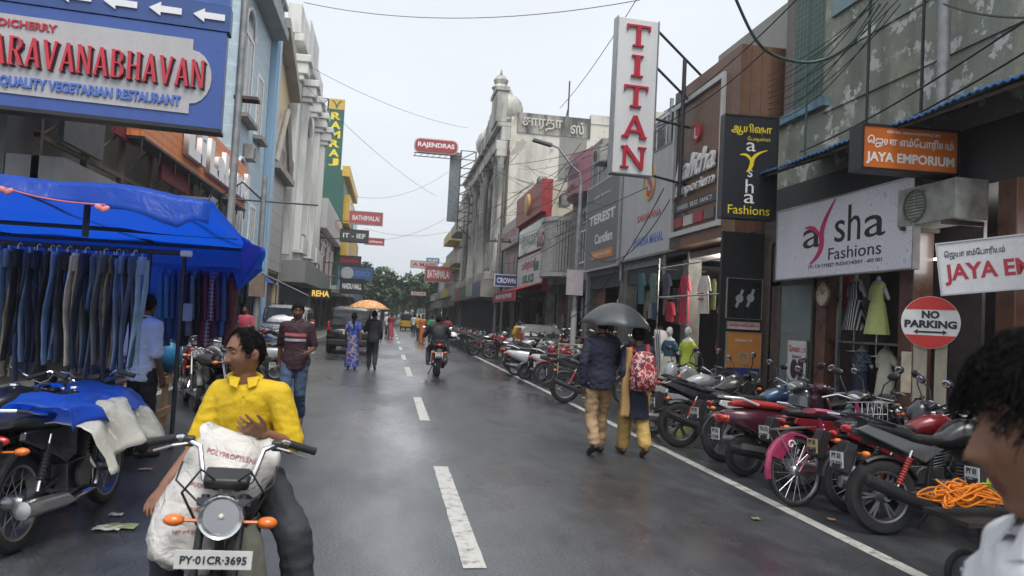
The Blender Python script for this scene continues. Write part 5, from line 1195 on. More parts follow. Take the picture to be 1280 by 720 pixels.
def tarp(name, label, A, B, C, D, sag=0.15, nu=24, nv=16, amp=0.04, cat='tarp', posts=True):
    """tarpaulin through four corners A-B (front) D-C (back), hung on posts"""
    A, B, C, D = map(V, (A, B, C, D))
    t = thing(name, label, cat, ((A+C)/2).to_2d().to_3d())
    o = t.location.copy()
    def fn(u, v):
        p = A.lerp(B, u).lerp(D.lerp(C, u), v)
        z = -sag*4*u*(1-u)*4*v*(1-v) + amp*noise.noise(p*1.6) + amp*0.5*noise.noise(p*5)
        return p + V((0, 0, z)) - o
    MB().sheet(fn, nu, nv).build('sheet', TARP, t, solid=0.004)
    if posts:
        b = MB()
        for q_ in (A, B, C, D): b.tube([(q_.x-o.x, q_.y-o.y, 0), (q_.x-o.x, q_.y-o.y, q_.z-0.02)], 0.025, 6)
        b.build('post', DARKMETAL, t)
    return t
tarp('tarp_awning', 'sloping blue tarp awning over the left pavement behind the utility pole', (-6.0, 23.5, 3.3), (-4.3, 24.0, 2.5), (-4.75, 33, 2.6), (-6.0, 33, 3.5), 0.12)
tarp('tarp_awning', 'small faded blue tarp low beside the brown meter box', (-4.9, 21.2, 2.1), (-4.1, 21.4, 2.15), (-4.1, 23.2, 2.4), (-5.1, 23.2, 2.4), 0.2)
# ---- trees at the end of the street
def leaf_mat(name, rgb):
    m = bpy.data.materials.new(name); m.use_nodes = True; nt = m.node_tree; L = nt.links.new; p = nt.nodes['Principled BSDF']; p.inputs['Roughness'].default_value = 0.6
    tc = nt.nodes.new('ShaderNodeTexCoord'); n = nt.nodes.new('ShaderNodeTexNoise'); n.inputs['Scale'].default_value = 1.1; n.inputs['Detail'].default_value = 3; L(tc.outputs['Object'], n.inputs['Vector'])
    mx = nt.nodes.new('ShaderNodeMix'); mx.data_type = 'RGBA'; mx.inputs[6].default_value = (rgb[0]*0.55, rgb[1]*0.6, rgb[2]*0.6, 1); mx.inputs[7].default_value = (rgb[0]*1.5, rgb[1]*1.4, rgb[2]*1.2, 1)
    L(n.outputs[0], mx.inputs[0]); L(mx.outputs[2], p.inputs['Base Color']); return m
LEAF = [leaf_mat('leaf_a', (0.05, 0.10, 0.045)), leaf_mat('leaf_b', (0.065, 0.11, 0.05))]
BARK = mat('bark', (0.10, 0.08, 0.06), 0.9, var=0.4, bump=0.6, bscale=12)
def tree(label, x, y, hgt, rad, seed, m, n=2600, ls=0.38):
    rnd = random.Random(seed); t = thing('tree', label, 'tree', (x, y, 0), 0, 'trees at the end of the street')
    b = MB(); limbs = []
    b.tube([(0, 0, 0), (0.1, 0.1, hgt*0.25), (0, 0.2, hgt*0.5)], [0.32, 0.24, 0.16], 8)
    for k in range(9):
        a = k*2.4; e = V((math.cos(a)*rad*rnd.uniform(0.4, 0.8), math.sin(a)*rad*rnd.uniform(0.4, 0.8), hgt*rnd.uniform(0.38, 0.90)))
        s_ = V((0.05, 0.1, hgt*rnd.uniform(0.25, 0.48))); mid = s_.lerp(e, 0.5)+V((0, 0, 0.4)); b.tube([s_, mid, e], [0.12, 0.08, 0.03], 6); limbs += [e, mid]
    b.build('trunk', BARK, t)
    cl = [(e + V((rnd.gauss(0, 0.7), rnd.gauss(0, 0.7), rnd.gauss(0, 0.5))), rnd.uniform(0.7, 1.5)*rad/4) for e in limbs for _ in range(2)]
    b = MB()
    for _ in range(n):
        c, r = rnd.choice(cl); d = V((rnd.gauss(0, 1), rnd.gauss(0, 1), rnd.gauss(0, 0.8))).normalized()*r*rnd.random()**0.4
        p = c+d; s_ = ls*rnd.uniform(0.6, 1.3); Mx = Euler((rnd.uniform(-0.9, 0.9), rnd.uniform(-0.9, 0.9), rnd.uniform(0, 6.3))).to_matrix()
        b.add([p+Mx@V(v) for v in ((-s_/2, -s_/4, 0), (0, -s_/2, 0.04), (s_/2, 0, 0), (0, s_/2, -0.04))], [(0, 1, 2, 3)])
    b.build('crown', m, t, smooth=0)
for i, (px, Yd, h_, r_, lab) in enumerate(((462, 108, 8.8, 3.2, 'dark green tree right behind the left hand projecting signs'), (478, 118, 8.0, 3.0, 'rounded tree leaning over the left end of the street'), (489, 150, 7.5, 3.0, 'pale far tree closing the end of the street'),
                                  (503, 132, 8.2, 3.0, 'mid green tree in the middle of the street end'), (518, 118, 8.6, 3.4, 'broad tree over the right end of the street'), (533, 112, 8.3, 2.8, 'tree touching the farthest right hand houses'), (496, 190, 9.0, 5.0, 'farthest hazy tree behind all the others'), (476, 200, 10.0, 6.0, 'wide far tree at the vanishing end of the street'), (512, 210, 10.5, 6.0, 'wide far tree behind the right hand trees'))):
    q = atZ(px, 430, 0); q = atY(px, 390, Yd)
    tree(lab, q.x, Yd, h_, r_, 20+i, LEAF[i % 2], 2600 if i < 6 else 2200, 0.42 if i < 6 else 0.6)

# thick far growth that closes the street behind the single trees
b = MB(); rnd = random.Random(77)
for _ in range(5200):
    p = V((rnd.uniform(-30, 34), 235+rnd.uniform(-9, 9), 0)); hgt = 8.5+2.2*noise.noise(V((p.x*0.15, 3, 0)))+1.2*noise.noise(V((p.x*0.6, 7, 0))); p.z = hgt*rnd.random()**0.8
    s_ = rnd.uniform(0.5, 1.1); Mx = Euler((rnd.uniform(-0.9, 0.9), rnd.uniform(-0.9, 0.9), rnd.uniform(0, 6.3))).to_matrix()
    b.add([p+Mx@V(v) for v in ((-s_/2, -s_/4, 0), (0, -s_/2, 0.04), (s_/2, 0, 0), (0, s_/2, -0.04), )], [(0, 1, 2, 3)])
kind(b.build('far_foliage', LEAF[0], smooth=0), 'stuff')
# ================================================================ two wheelers and cars
ROTX = Matrix.Rotation(R(90), 4, 'X')
def wheel(t, x, rad, w, spokes='alloy', lean=0.0, name='wheel', y=0.0, n=28, rimmat=None, steer=None, tyre=RUBBER):
    T = Matrix.Translation((x, y, rad)) @ ROTX
    if steer is not None: T = steer @ T
    b = MB(); rr = rad-w*0.78
    b.ring(rr, [(-0.012, -w*0.36), (0.012, -w*0.42), (0.014, w*0.42), (-0.012, w*0.36)], n, T=T)
    b.lathe([(0, -w*0.7), (0.035, -w*0.7), (0.05, -w*0.4), (0.05, w*0.4), (0.035, w*0.7), (0, w*0.7)], 14, T=T)
    if spokes == 'wire':
        for k in range(18):
            a = 2*PI*k/18; z = w*0.4*(1 if k % 2 else -1)
            b.tube([(0.04*math.cos(a+0.5), 0.04*math.sin(a+0.5), z), (rr*math.cos(a), rr*math.sin(a), 0)], 0.0028, 4, T=T)
    elif spokes == 'alloy':
        for k in range(6):
            a = 2*PI*k/6
            for s in (-0.12, 0.12): b.tube([(0.04*math.cos(a), 0.04*math.sin(a), 0), (rr*math.cos(a+s), rr*math.sin(a+s), 0)], [(0.016, 0.012), (0.009, 0.009)], 6, T=T)
    else:
        b.lathe([(0, -w*0.3), (rr*0.95, -w*0.25), (rr*0.95, w*0.25), (0, w*0.3)], n, T=T)
        if spokes == 'car':
            for k in range(5): a = 2*PI*k/5; b.tube([(0.05*math.cos(a), 0.05*math.sin(a), -w*0.36), (rr*0.9*math.cos(a), rr*0.9*math.sin(a), -w*0.34)], [(0.035, 0.02), (0.05, 0.02)], 6, T=T)
    o = b.build(name, rimmat or ALLOY, t)
    tw = w/2
    MB().ring(rad-w*0.78, [(0.004, -tw*0.8), (w*0.35, -tw), (w*0.62, -tw*0.85), (w*0.75, -tw*0.45), (w*0.78, 0), (w*0.75, tw*0.45), (w*0.62, tw*0.85), (w*0.35, tw), (0.004, tw*0.8)], n, T=T).build('tyre', tyre, o)
    return o
def arc_guard(x, cz, rad, a0, a1, w, n=12, th=0.008):
    b = MB(); rings = []
    for i in range(n+1):
        a = R(a0+(a1-a0)*i/n); c, s = math.cos(a), math.sin(a)
        rings.append([(x+(rad+dr)*c, y, cz+(rad+dr)*s) for dr, y in ((-0.02, -w), (0.0, -w*0.85), (0.012, 0), (0.0, w*0.85), (-0.02, w), (-0.006, 0))])
    return b.loft(rings)
def oval_ring(x, hw, z0, z1, n=12, p=2.5):
    out = []; zc, hz = (z0+z1)/2, (z1-z0)/2
    for i in range(n):
        a = 2*PI*i/n; c, s = math.cos(a), math.sin(a)
        out.append((x, hw*math.copysign(abs(c)**(2/p), c), zc+hz*math.copysign(abs(s)**(2/p), s)))
    return out
PLATE = mat('plate_white', (0.62, 0.62, 0.60), 0.4, var=0.1)
PLATEY = mat('plate_yellow', (0.55, 0.42, 0.22), 0.4, var=0.1)
SEATM = mat('seat_vinyl', (0.022, 0.022, 0.024), 0.38, bump=0.25, bscale=60)
ENGM = mat('engine_grey', (0.14, 0.14, 0.145), 0.45, 0.7, var=0.3)
def plate(t, x, z, text, w=0.2, h=0.1, m=None, front=False, y=0.0, lines=None):
    T = Matrix.Translation((x, y, z)) @ Matrix.Rotation(R(90) if front else R(-90), 4, 'Z')
    o = MB().box((-w/2, 0.002, -h/2), (w/2, 0.008, h/2), T=T).build('number_plate', m or PLATE, t, smooth=0)
    ls = lines or [text]
    for i, s in enumerate(ls):
        me, tw, th = text_mesh(s, 0.02, 0.002); me = me.copy(); f = min(w*0.86/tw, h*0.7/len(ls)/th)
        zz = h*(0.25-0.5*i) if len(ls) > 1 else 0
        M2 = T @ Matrix.Translation((0, 0.0005, zz)) @ ROTX
        for v in me.vertices: v.co = M2 @ V((v.co.x*f, v.co.y*f, v.co.z))
        put('plate_number', me, TXT_K, o, smooth=0)
    return o
def mirror_pair(t, x, z, hw, m=BLACK):
    for s in (1, -1):
        b = MB(); b.tube([(x, s*hw, z), (x+0.02, s*(hw+0.05), z+0.12), (x-0.02, s*(hw+0.11), z+0.19)], 0.007, 6)
        b.ell((x-0.01, s*(hw+0.13), z+0.215), (0.022, 0.068, 0.042), (s*0.2, 0, 0), 12, 8)
        o = b.build('mirror', m, t)
        MB().ell((x-0.03, s*(hw+0.13), z+0.215), (0.006, 0.06, 0.036), (s*0.2, 0, 0), 12, 8).build('mirror_glass', mat('mirror_silver', (0.8, 0.82, 0.85), 0.06, 1.0, var=0), o)
def indicator(t, x, y, z, d=1):
    s = 1 if y > 0 else -1
    MB().tube([(x, s*0.05, z), (x, y-s*0.04, z)], 0.008, 6).ell((x, y, z), (0.034, 0.045, 0.026), nu=10, nv=7).build('indicator', AMBER, t)

def motorbike(name, label, body, style='commuter', spokes='alloy', plates=('PY 01', None), loc=(0, 0, 0), rotz=0, group='parked two wheelers', lean=0.0, plate_m=None, accent=None, round_lamp=True, mirrors=True, front_plate=None, rack=False):
    t = thing(name, label, 'motorcycle', loc, rotz, group); t.rotation_euler = (lean, 0, rotz)
    sp = style == 'sport'
    wf, wr = 0.305, 0.305 if not sp else 0.31
    wheel(t, 0.64, wf, 0.085, spokes); wheel(t, -0.63, wr, 0.13 if sp else 0.095, spokes)
    arc_guard(0.64, wf, wf+0.025, 20, 160, 0.055).build('mudguard', body if sp else BLACK, t)
    arc_guard(-0.63, wr, wr+0.03, 25, 175 if not sp else 120, 0.075).build('mudguard', BLACK, t)
    b = MB(); b.tube([(0.42, 0, 0.84), (0.1, 0, 0.74), (-0.2, 0, 0.70), (-0.78, 0, 0.76 if sp else 0.70)], 0.022, 8); b.tube([(0.44, 0, 0.80), (0.25, 0, 0.33), (-0.1, 0, 0.25), (-0.22, 0, 0.38), (-0.15, 0, 0.7)], 0.02, 8)
    for s in (1, -1): b.tube([(-0.2, s*0.07, 0.38), (-0.63, s*0.085, wr)], 0.018, 6)
    b.build('frame', DARKMETAL, t)
    b = MB()
    for s in (1, -1): b.tube([(0.64, s*0.08, wf), (0.55, s*0.08, 0.55)], 0.026, 10); b.tube([(0.56, s*0.08, 0.53), (0.41, s*0.08, 0.93)], 0.018, 10, 1)
    b.cbox((0.42, 0, 0.90), (0.07, 0.22, 0.03), (0, -0.35, 0)); b.build('fork', [DARKMETAL, CHROME], t)
    b = MB(); b.cbox((0.02, 0, 0.36), (0.34, 0.2, 0.2)); b.lathe([(0, 0), (0.1, 0), (0.1, 0.03), (0, 0.03)], 16, T=Matrix.Translation((-0.02, -0.13, 0.36)) @ ROTX); b.lathe([(0, 0), (0.09, 0), (0.09, 0.26), (0, 0.26)], 16, T=Matrix.Translation((0.06, 0.13, 0.36)) @ ROTX)
    for k in range(6): b.cbox((0.15+k*0.008, 0, 0.47+k*0.028), (0.15, 0.16, 0.012), (0, -0.25, 0))
    b.build('engine', ENGM, t, smooth=35, bevel=0.01)
    b = MB(); b.tube([(0.24, -0.05, 0.46), (0.30, -0.09, 0.34), (0.18, -0.13, 0.22), (-0.2, -0.15, 0.22)], 0.02, 8, 0)
    e1 = (-0.86, -0.17, 0.46) if sp else (-0.84, -0.16, 0.30)
    b.tube([(-0.2, -0.15, 0.22), (-0.32, -0.155, 0.25), e1, (e1[0]-0.012, e1[1], e1[2]+0.003)], [0.022, 0.05, 0.055, 0.03], 14, 1)
    b.build('exhaust', [CHROME, DARKMETAL if sp else STEEL], t)
    # tank
    sec = [(0.38, 0.06, 0.80, 0.87), (0.32, 0.115, 0.75, 0.925), (0.2, 0.145, 0.73, 0.955), (0.06, 0.135, 0.73, 0.935), (-0.06, 0.10, 0.73, 0.87), (-0.12, 0.07, 0.74, 0.82)]
    if sp: sec = [(0.40, 0.08, 0.78, 0.88), (0.33, 0.15, 0.72, 0.97), (0.2, 0.17, 0.71, 1.0), (0.05, 0.14, 0.72, 0.96), (-0.06, 0.10, 0.73, 0.87), (-0.12, 0.08, 0.74, 0.82)]
    tk = MB().loft([oval_ring(x, w, a, c, 16, 2.6) for x, w, a, c in sec]).build('fuel_tank', body, t, smooth=60)
    MB().lathe([(0, 0), (0.035, 0), (0.03, 0.015), (0, 0.018)], 14, T=Matrix.Translation((0.17, 0, 0.952 if not sp else 0.996))).build('filler_cap', CHROME, tk)
    if sp:
        for s in (1, -1): MB().add([(0.45, s*0.16, 0.86), (0.2, s*0.19, 0.62), (0.05, s*0.15, 0.74), (0.3, s*0.175, 0.95), (0.42, s*0.12, 0.86), (0.2, s*0.14, 0.64), (0.05, s*0.12, 0.74), (0.3, s*0.13, 0.93)], [(0, 1, 2, 3), (7, 6, 5, 4), (0, 4, 5, 1), (1, 5, 6, 2), (2, 6, 7, 3), (3, 7, 4, 0)]).build('tank_shroud', accent or body, t, bevel=0.01)
    # seat and tail
    if sp: sec = [(-0.08, 0.09, 0.75, 0.81), (-0.2, 0.125, 0.74, 0.83), (-0.36, 0.13, 0.75, 0.84), (-0.44, 0.12, 0.78, 0.90), (-0.6, 0.11, 0.82, 0.925), (-0.78, 0.08, 0.87, 0.94)]
    else: sec = [(-0.06, 0.09, 0.75, 0.83), (-0.2, 0.12, 0.73, 0.83), (-0.4, 0.13, 0.735, 0.845), (-0.6, 0.125, 0.75, 0.87), (-0.72, 0.11, 0.77, 0.86), (-0.78, 0.08, 0.79, 0.83)]
    MB().loft([oval_ring(x, w, a, c, 14, 3) for x, w, a, c in sec]).build('seat', SEATM, t, smooth=60)
    for s in (1, -1):
        if sp: pts = [(-0.12, 0.72), (-0.30, 0.60), (-0.48, 0.68), (-0.92, 0.86), (-0.80, 0.90), (-0.4, 0.77)]
        else: pts = [(-0.05, 0.72), (-0.06, 0.52), (-0.2, 0.47), (-0.36, 0.55), (-0.74, 0.70), (-0.72, 0.76)]
        T = Matrix(((1, 0, 0, 0), (0, 0, -1, 0), (0, 1, 0, 0), (0, 0, 0, 1)))
        MB().prism(pts, -s*0.085, -s*0.125, T=T).build('side_panel', accent or body, t, smooth=0, bevel=0.012)
    MB().ell((-0.93 if sp else -0.82, 0, 0.86 if sp else 0.72), (0.03, 0.08, 0.035), nu=12, nv=8).build('tail_light', REDLENS, t)
    b = MB(); b.tube([(-0.5, 0.13, 0.84), (-0.8, 0.10, 0.90), (-0.86, 0, 0.91), (-0.8, -0.10, 0.90), (-0.5, -0.13, 0.84)] if not sp else [(-0.55, 0.12, 0.9), (-0.85, 0.1, 0.98), (-0.85, -0.1, 0.98), (-0.55, -0.12, 0.9)], 0.013, 8)
    b.build('grab_rail', CHROME if not sp else DARKMETAL, t)
    b = MB(); b.cbox((-0.95, 0, 0.62), (0.10, 0.14, 0.26), (0, 0.35, 0)); b.build('tail_flap', BLACK, t, smooth=0, bevel=0.01)
    plate(t, -1.025, 0.60, '', 0.20, 0.13, plate_m, lines=plates if plates[1] else [plates[0]])
    for s in (1, -1):
        b = MB(); b.tube([(-0.58, s*0.12, 0.36), (-0.42, s*0.12, 0.70)], 0.014, 8)
        b.tube([(-0.55+0.11*i/20+0.022*0, s*0.12, 0.42+0.22*i/20) for i in range(21)], [0.028 if i % 2 else 0.02 for i in range(21)], 10, 1)
        b.build('shock_absorber', [CHROME, mat('spring_red', (0.35, 0.05, 0.04), 0.4) if sp else DARKMETAL], t)
    # handlebar, instruments, lamp
    hb = MB(); hb.tube([(0.27, 0.37, 1.03), (0.30, 0.24, 1.07), (0.37, 0.10, 0.99), (0.385, 0, 0.96), (0.37, -0.10, 0.99), (0.30, -0.24, 1.07), (0.27, -0.37, 1.03)], 0.012, 8)
    hb = hb.build('handlebar', CHROME if not sp else DARKMETAL, t)
    for s in (1, -1):
        MB().tube([(0.275, s*0.255, 1.062), (0.265, s*0.385, 1.025)], 0.018, 10).build('grip', RUBBER, hb)
        MB().tube([(0.33, s*0.22, 1.06), (0.36, s*0.30, 1.05), (0.33, s*0.39, 1.03)], 0.006, 6).build('lever', STEEL, hb)
    if round_lamp and not sp:
        T = Matrix.Translation((0.44, 0, 0.86)) @ Matrix.Rotation(R(90), 4, 'Y')
        h = MB().lathe([(0.02, -0.06), (0.07, -0.03), (0.092, 0.03), (0.095, 0.075), (0.09, 0.085), (0.082, 0.08), (0.08, 0.06)], 28, T=T).build('headlight', CHROME, t)
        MB().lathe([(0, 0.016), (0.03, 0.022), (0.055, 0.038), (0.072, 0.058), (0.083, 0.076), (0.083, 0.07), (0.05, 0.02), (0, 0.004)], 28, T=T).build('reflector', mat('lamp_reflector', (0.72, 0.72, 0.70), 0.2, 0.95, var=0.1, scale=25), h)
        MB().ell((0, 0, 0.045), (0.016, 0.016, 0.03), nu=12, nv=8, T=T).build('bulb', mat('bulb_glass', (0.6, 0.58, 0.5), 0.08, var=0), h)
        mat('lamp_glass', (0.55, 0.56, 0.53), 0.12, 0.6, var=0.1)
    else:
        h = MB().loft([oval_ring(x, w, a, c, 12, 2.5) for x, w, a, c in ((0.40, 0.10, 0.78, 1.02), (0.50, 0.12, 0.76, 1.06), (0.58, 0.09, 0.74, 0.98), (0.61, 0.05, 0.77, 0.88))]).build('headlight', body, t, smooth=60)
        MB().ell((0.585, 0, 0.83), (0.03, 0.075, 0.05)).build('lens', mat('lamp_glass', (0.55, 0.56, 0.53), 0.12, 0.6), h)
    b = MB(); b.cbox((0.40, 0, 1.0), (0.10, 0.19, 0.055), (0, 0.5, 0)); b.build('instrument', BLACK, t, bevel=0.015)
    if mirrors: mirror_pair(t, 0.30, 1.07, 0.24)
    for y in (0.19, -0.19): indicator(t, 0.46, y, 0.83); indicator(t, -0.86, y*0.9, 0.66)
    b = MB(); b.tube([(-0.05, -0.26, 0.28), (-0.05, 0.26, 0.28)], 0.014, 6); b.tube([(-0.05, 0.1, 0.28), (-0.18, 0.22, 0.015)], 0.012, 6); b.build('footrest', DARKMETAL, t)
    MB().prism([(-0.7, 0.26), (-0.68, 0.36), (-0.15, 0.42), (-0.12, 0.34)], -0.10, -0.12, T=Matrix(((1, 0, 0, 0), (0, 0, -1, 0), (0, 1, 0, 0), (0, 0, 0, 1)))).build('chain_cover', BLACK, t, bevel=0.01)
    if front_plate: plate(t, 0.60, 0.60, front_plate, 0.30, 0.075, front=True)
    return t

def scooter(name, label, body, seatm=None, plates=('PY 01', 'BX 4021'), loc=(0, 0, 0), rotz=0, group='parked two wheelers', lean=0.0, rail=None, plate_m=None):
    t = thing(name, label, 'scooter', loc, rotz, group); t.rotation_euler = (lean, 0, rotz)
    wheel(t, 0.63, 0.23, 0.095, 'disc'); wheel(t, -0.60, 0.23, 0.10, 'disc')
    sec = [(0.02, 0.10, 0.36, 0.66), (-0.12, 0.16, 0.33, 0.74), (-0.32, 0.19, 0.36, 0.76), (-0.52, 0.19, 0.44, 0.77), (-0.7, 0.165, 0.53, 0.76), (-0.84, 0.11, 0.60, 0.74), (-0.89, 0.06, 0.63, 0.71)]
    MB().loft([oval_ring(x, w, a, c, 18, 2.7) for x, w, a, c in sec]).build('body', body, t, smooth=60)
    sec = [(0.03, 0.10, 0.73, 0.78), (-0.1, 0.14, 0.74, 0.82), (-0.3, 0.155, 0.75, 0.84), (-0.5, 0.15, 0.76, 0.86), (-0.68, 0.13, 0.77, 0.86), (-0.76, 0.08, 0.78, 0.82)]
    MB().loft([oval_ring(x, w, a, c, 14, 3) for x, w, a, c in sec]).build('seat', seatm or SEATM, t, smooth=60)
    MB().box((-0.02, -0.15, 0.27), (0.42, 0.15, 0.33)).build('floorboard', BLACK, t, smooth=0, bevel=0.015)
    def apron(u, v): a = (u-0.5)*2; z = 0.27+0.66*v; return (0.50-0.10*v-0.06*a*a+0.02*math.sin(v*3), a*(0.21-0.05*v+0.03*math.sin(v*PI)), z)
    MB().sheet(apron, 10, 10).build('apron', body, t, solid=0.03, smooth=60)
    arc_guard(0.63, 0.23, 0.255, 10, 170, 0.075).build('mudguard', body, t)
    b = MB(); [b.tube([(0.63, s*0.07, 0.23), (0.47, s*0.06, 0.62)], 0.022, 8) for s in (1, -1)]; b.tube([(0.44, 0, 0.6), (0.36, 0, 1.0)], 0.03, 8); b.build('fork', DARKMETAL, t)
    sec = [(0.29, 0.07, 0.98, 1.05), (0.36, 0.15, 0.94, 1.08), (0.43, 0.13, 0.93, 1.07), (0.48, 0.07, 0.95, 1.04)]
    MB().loft([oval_ring(x, w, a, c, 14, 2.4) for x, w, a, c in sec]).build('handlebar_cowl', body, t, smooth=60)
    MB().ell((0.465, 0, 0.995), (0.03, 0.085, 0.045)).build('headlight', mat('lamp_glass', (0.55, 0.56, 0.53), 0.12, 0.6), t)
    hb = MB().tube([(0.27, 0.34, 1.0), (0.34, 0.15, 1.02), (0.34, -0.15, 1.02), (0.27, -0.34, 1.0)], 0.014, 8).build('handlebar', DARKMETAL, t)
    for s in (1, -1): MB().tube([(0.30, s*0.23, 1.012), (0.265, s*0.355, 0.998)], 0.02, 10).build('grip', RUBBER, hb); MB().tube([(0.36, s*0.18, 1.02), (0.36, s*0.3, 1.01), (0.33, s*0.36, 1.0)], 0.006, 6).build('lever', STEEL, hb)
    mirror_pair(t, 0.32, 1.03, 0.2)
    MB().loft([oval_ring(x, w, a, c, 10, 2.5) for x, w, a, c in ((-0.84, 0.13, 0.58, 0.70), (-0.905, 0.11, 0.595, 0.69), (-0.925, 0.07, 0.61, 0.68))]).build('tail_light', REDLENS, t, smooth=60)
    b = MB(); b.tube([(-0.5, 0.15, 0.80), (-0.7, 0.15, 0.87), (-0.87, 0.08, 0.88), (-0.87, -0.08, 0.88), (-0.7, -0.15, 0.87), (-0.5, -0.15, 0.80)], 0.016, 8); b.build('grab_rail', rail or CHROME, t)
    MB().cbox((-0.90, 0, 0.48), (0.03, 0.16, 0.26), (0, 0.3, 0)).build('tail_flap', BLACK, t, bevel=0.01)
    plate(t, -0.955, 0.47, '', 0.19, 0.13, plate_m, lines=list(plates))
    b = MB(); b.cbox((-0.45, 0.06, 0.28), (0.42, 0.12, 0.17)); b.build('engine', ENGM, t, bevel=0.03)
    b = MB(); b.tube([(-0.15, -0.12, 0.2), (-0.4, -0.16, 0.22), (-0.45, -0.17, 0.25), (-0.88, -0.18, 0.33), (-0.89, -0.18, 0.332)], [0.02, 0.025, 0.055, 0.06, 0.03], 12); b.cbox((-0.6, -0.225, 0.33), (0.3, 0.02, 0.06), (0, 0.15, 0), 1); b.build('exhaust', [DARKMETAL, STEEL], t)
    b = MB(); b.tube([(-0.2, 0.12, 0.25), (-0.28, 0.2, 0.01)], 0.012, 6); b.tube([(-0.2, -0.12, 0.25), (-0.28, -0.2, 0.01)], 0.012, 6); b.build('stand', DARKMETAL, t)
    for y in (0.12, -0.12): MB().ell((-0.89, y, 0.66), (0.03, 0.03, 0.022), nu=8, nv=6).build('indicator', AMBER, t)
    return t

def paint(name, rgb, rough=0.25): return mat(name, rgb, rough, 0.15, var=0.1, coat=0.6)
P_BLACK, P_RED, P_MAROON, P_GREY, P_BLUE, P_SILVER, P_WHITE, P_GREEN = (paint('paint_black', (0.015, 0.015, 0.017)), paint('paint_red', (0.20, 0.012, 0.018)), paint('paint_maroon', (0.065, 0.012, 0.025)), paint('paint_grey', (0.10, 0.105, 0.11)),
    paint('paint_blue', (0.03, 0.06, 0.13)), paint('paint_silver', (0.34, 0.35, 0.36)), paint('paint_white', (0.6, 0.6, 0.6)), paint('paint_green', (0.01, 0.07, 0.035)))
def at_rear(x, y, a, d=0.63): return (x+d*math.cos(R(a)), y+d*math.sin(R(a)), 0)

# ---- the near right row, rear wheels on the edge line
motorbike('motorcycle', 'black and silver sports motorcycle with wide rear tyre nearest to the white shirt man', P_BLACK, 'sport', loc=at_rear(4.16, 5.75, -3), rotz=R(-3), lean=R(-6), accent=P_GREY, plates=('PY 01', 'CE 7121'))
motorbike('motorcycle', 'grey commuter motorcycle whose handlebar pokes up behind the coloured ropes', P_GREY, 'commuter', loc=(5.55, 5.0, 0), rotz=R(-12), lean=R(-5), plates=('PY 01', 'AQ 3308'))
motorbike('motorcycle', 'small red motorcycle with yellowish number plate beside the pink bicycle', P_RED, 'commuter', 'wire', loc=at_rear(4.35, 6.42, -6), rotz=R(-6), lean=R(-6), plate_m=PLATEY, plates=('PY 01', 'BT 4475'))
motorbike('motorcycle', 'dark motorcycle with red side panels between the maroon scooter and pink bicycle', P_BLACK, 'commuter', loc=at_rear(4.3, 7.28, 0), rotz=R(0), lean=R(-5), accent=P_RED, plates=('TN 31', 'CP 0872'))
mar = scooter('scooter', 'dark maroon scooter with white grab rail and red seat', P_MAROON, mat('seat_red', (0.40, 0.03, 0.03), 0.45, bump=0.2), loc=at_rear(4.05, 8.0, 2, 0.60), rotz=R(2), lean=R(-5), rail=P_WHITE, plates=('PY 01', 'CS 5518'))
motorbike('motorcycle', 'blue motorcycle with tan covered tank parked left of the maroon scooter', P_BLUE, 'commuter', loc=at_rear(4.2, 8.85, 4), rotz=R(4), lean=R(-6), accent=P_WHITE, plates=('PY 01', 'BD 9033'))
b1 = motorbike('motorcycle', 'large black motorcycle with alloy wheels right of the red backpack', P_BLACK, 'sport', loc=at_rear(4.02, 9.85, 0), rotz=R(0), lean=R(-6), plates=('PY 05', 'K 3391'))
motorbike('motorcycle', 'silver motorcycle half hidden behind the couple with the black umbrella', P_SILVER, 'commuter', loc=at_rear(4.0, 10.9, 0), rotz=R(0), lean=R(-6), plates=('PY 01', 'AL 2276'))
dup(b1, at_rear(3.62, 15.0, -8), R(-8), 'black motorcycle standing left of the man in navy shirt')
scB = scooter('scooter', 'grey scooter with its front behind the maroon scooter', P_GREY, loc=(5.35, 8.5, 0), rotz=R(-170), lean=R(5), plates=('PY 01', 'CF 1120'))
dup(b1, (5.6, 6.55, 0), R(176), 'black motorcycle facing the road behind the pink bicycle')
dup(scB, (5.3, 7.4, 0), R(-160), 'black scooter facing the road by the shop door', swap={'paint_grey': P_BLACK})
dup(b1, (5.2, 12.2, 0), R(-165), 'silver blue motorcycle nose out below the watch posters', swap={'paint_black': P_SILVER})
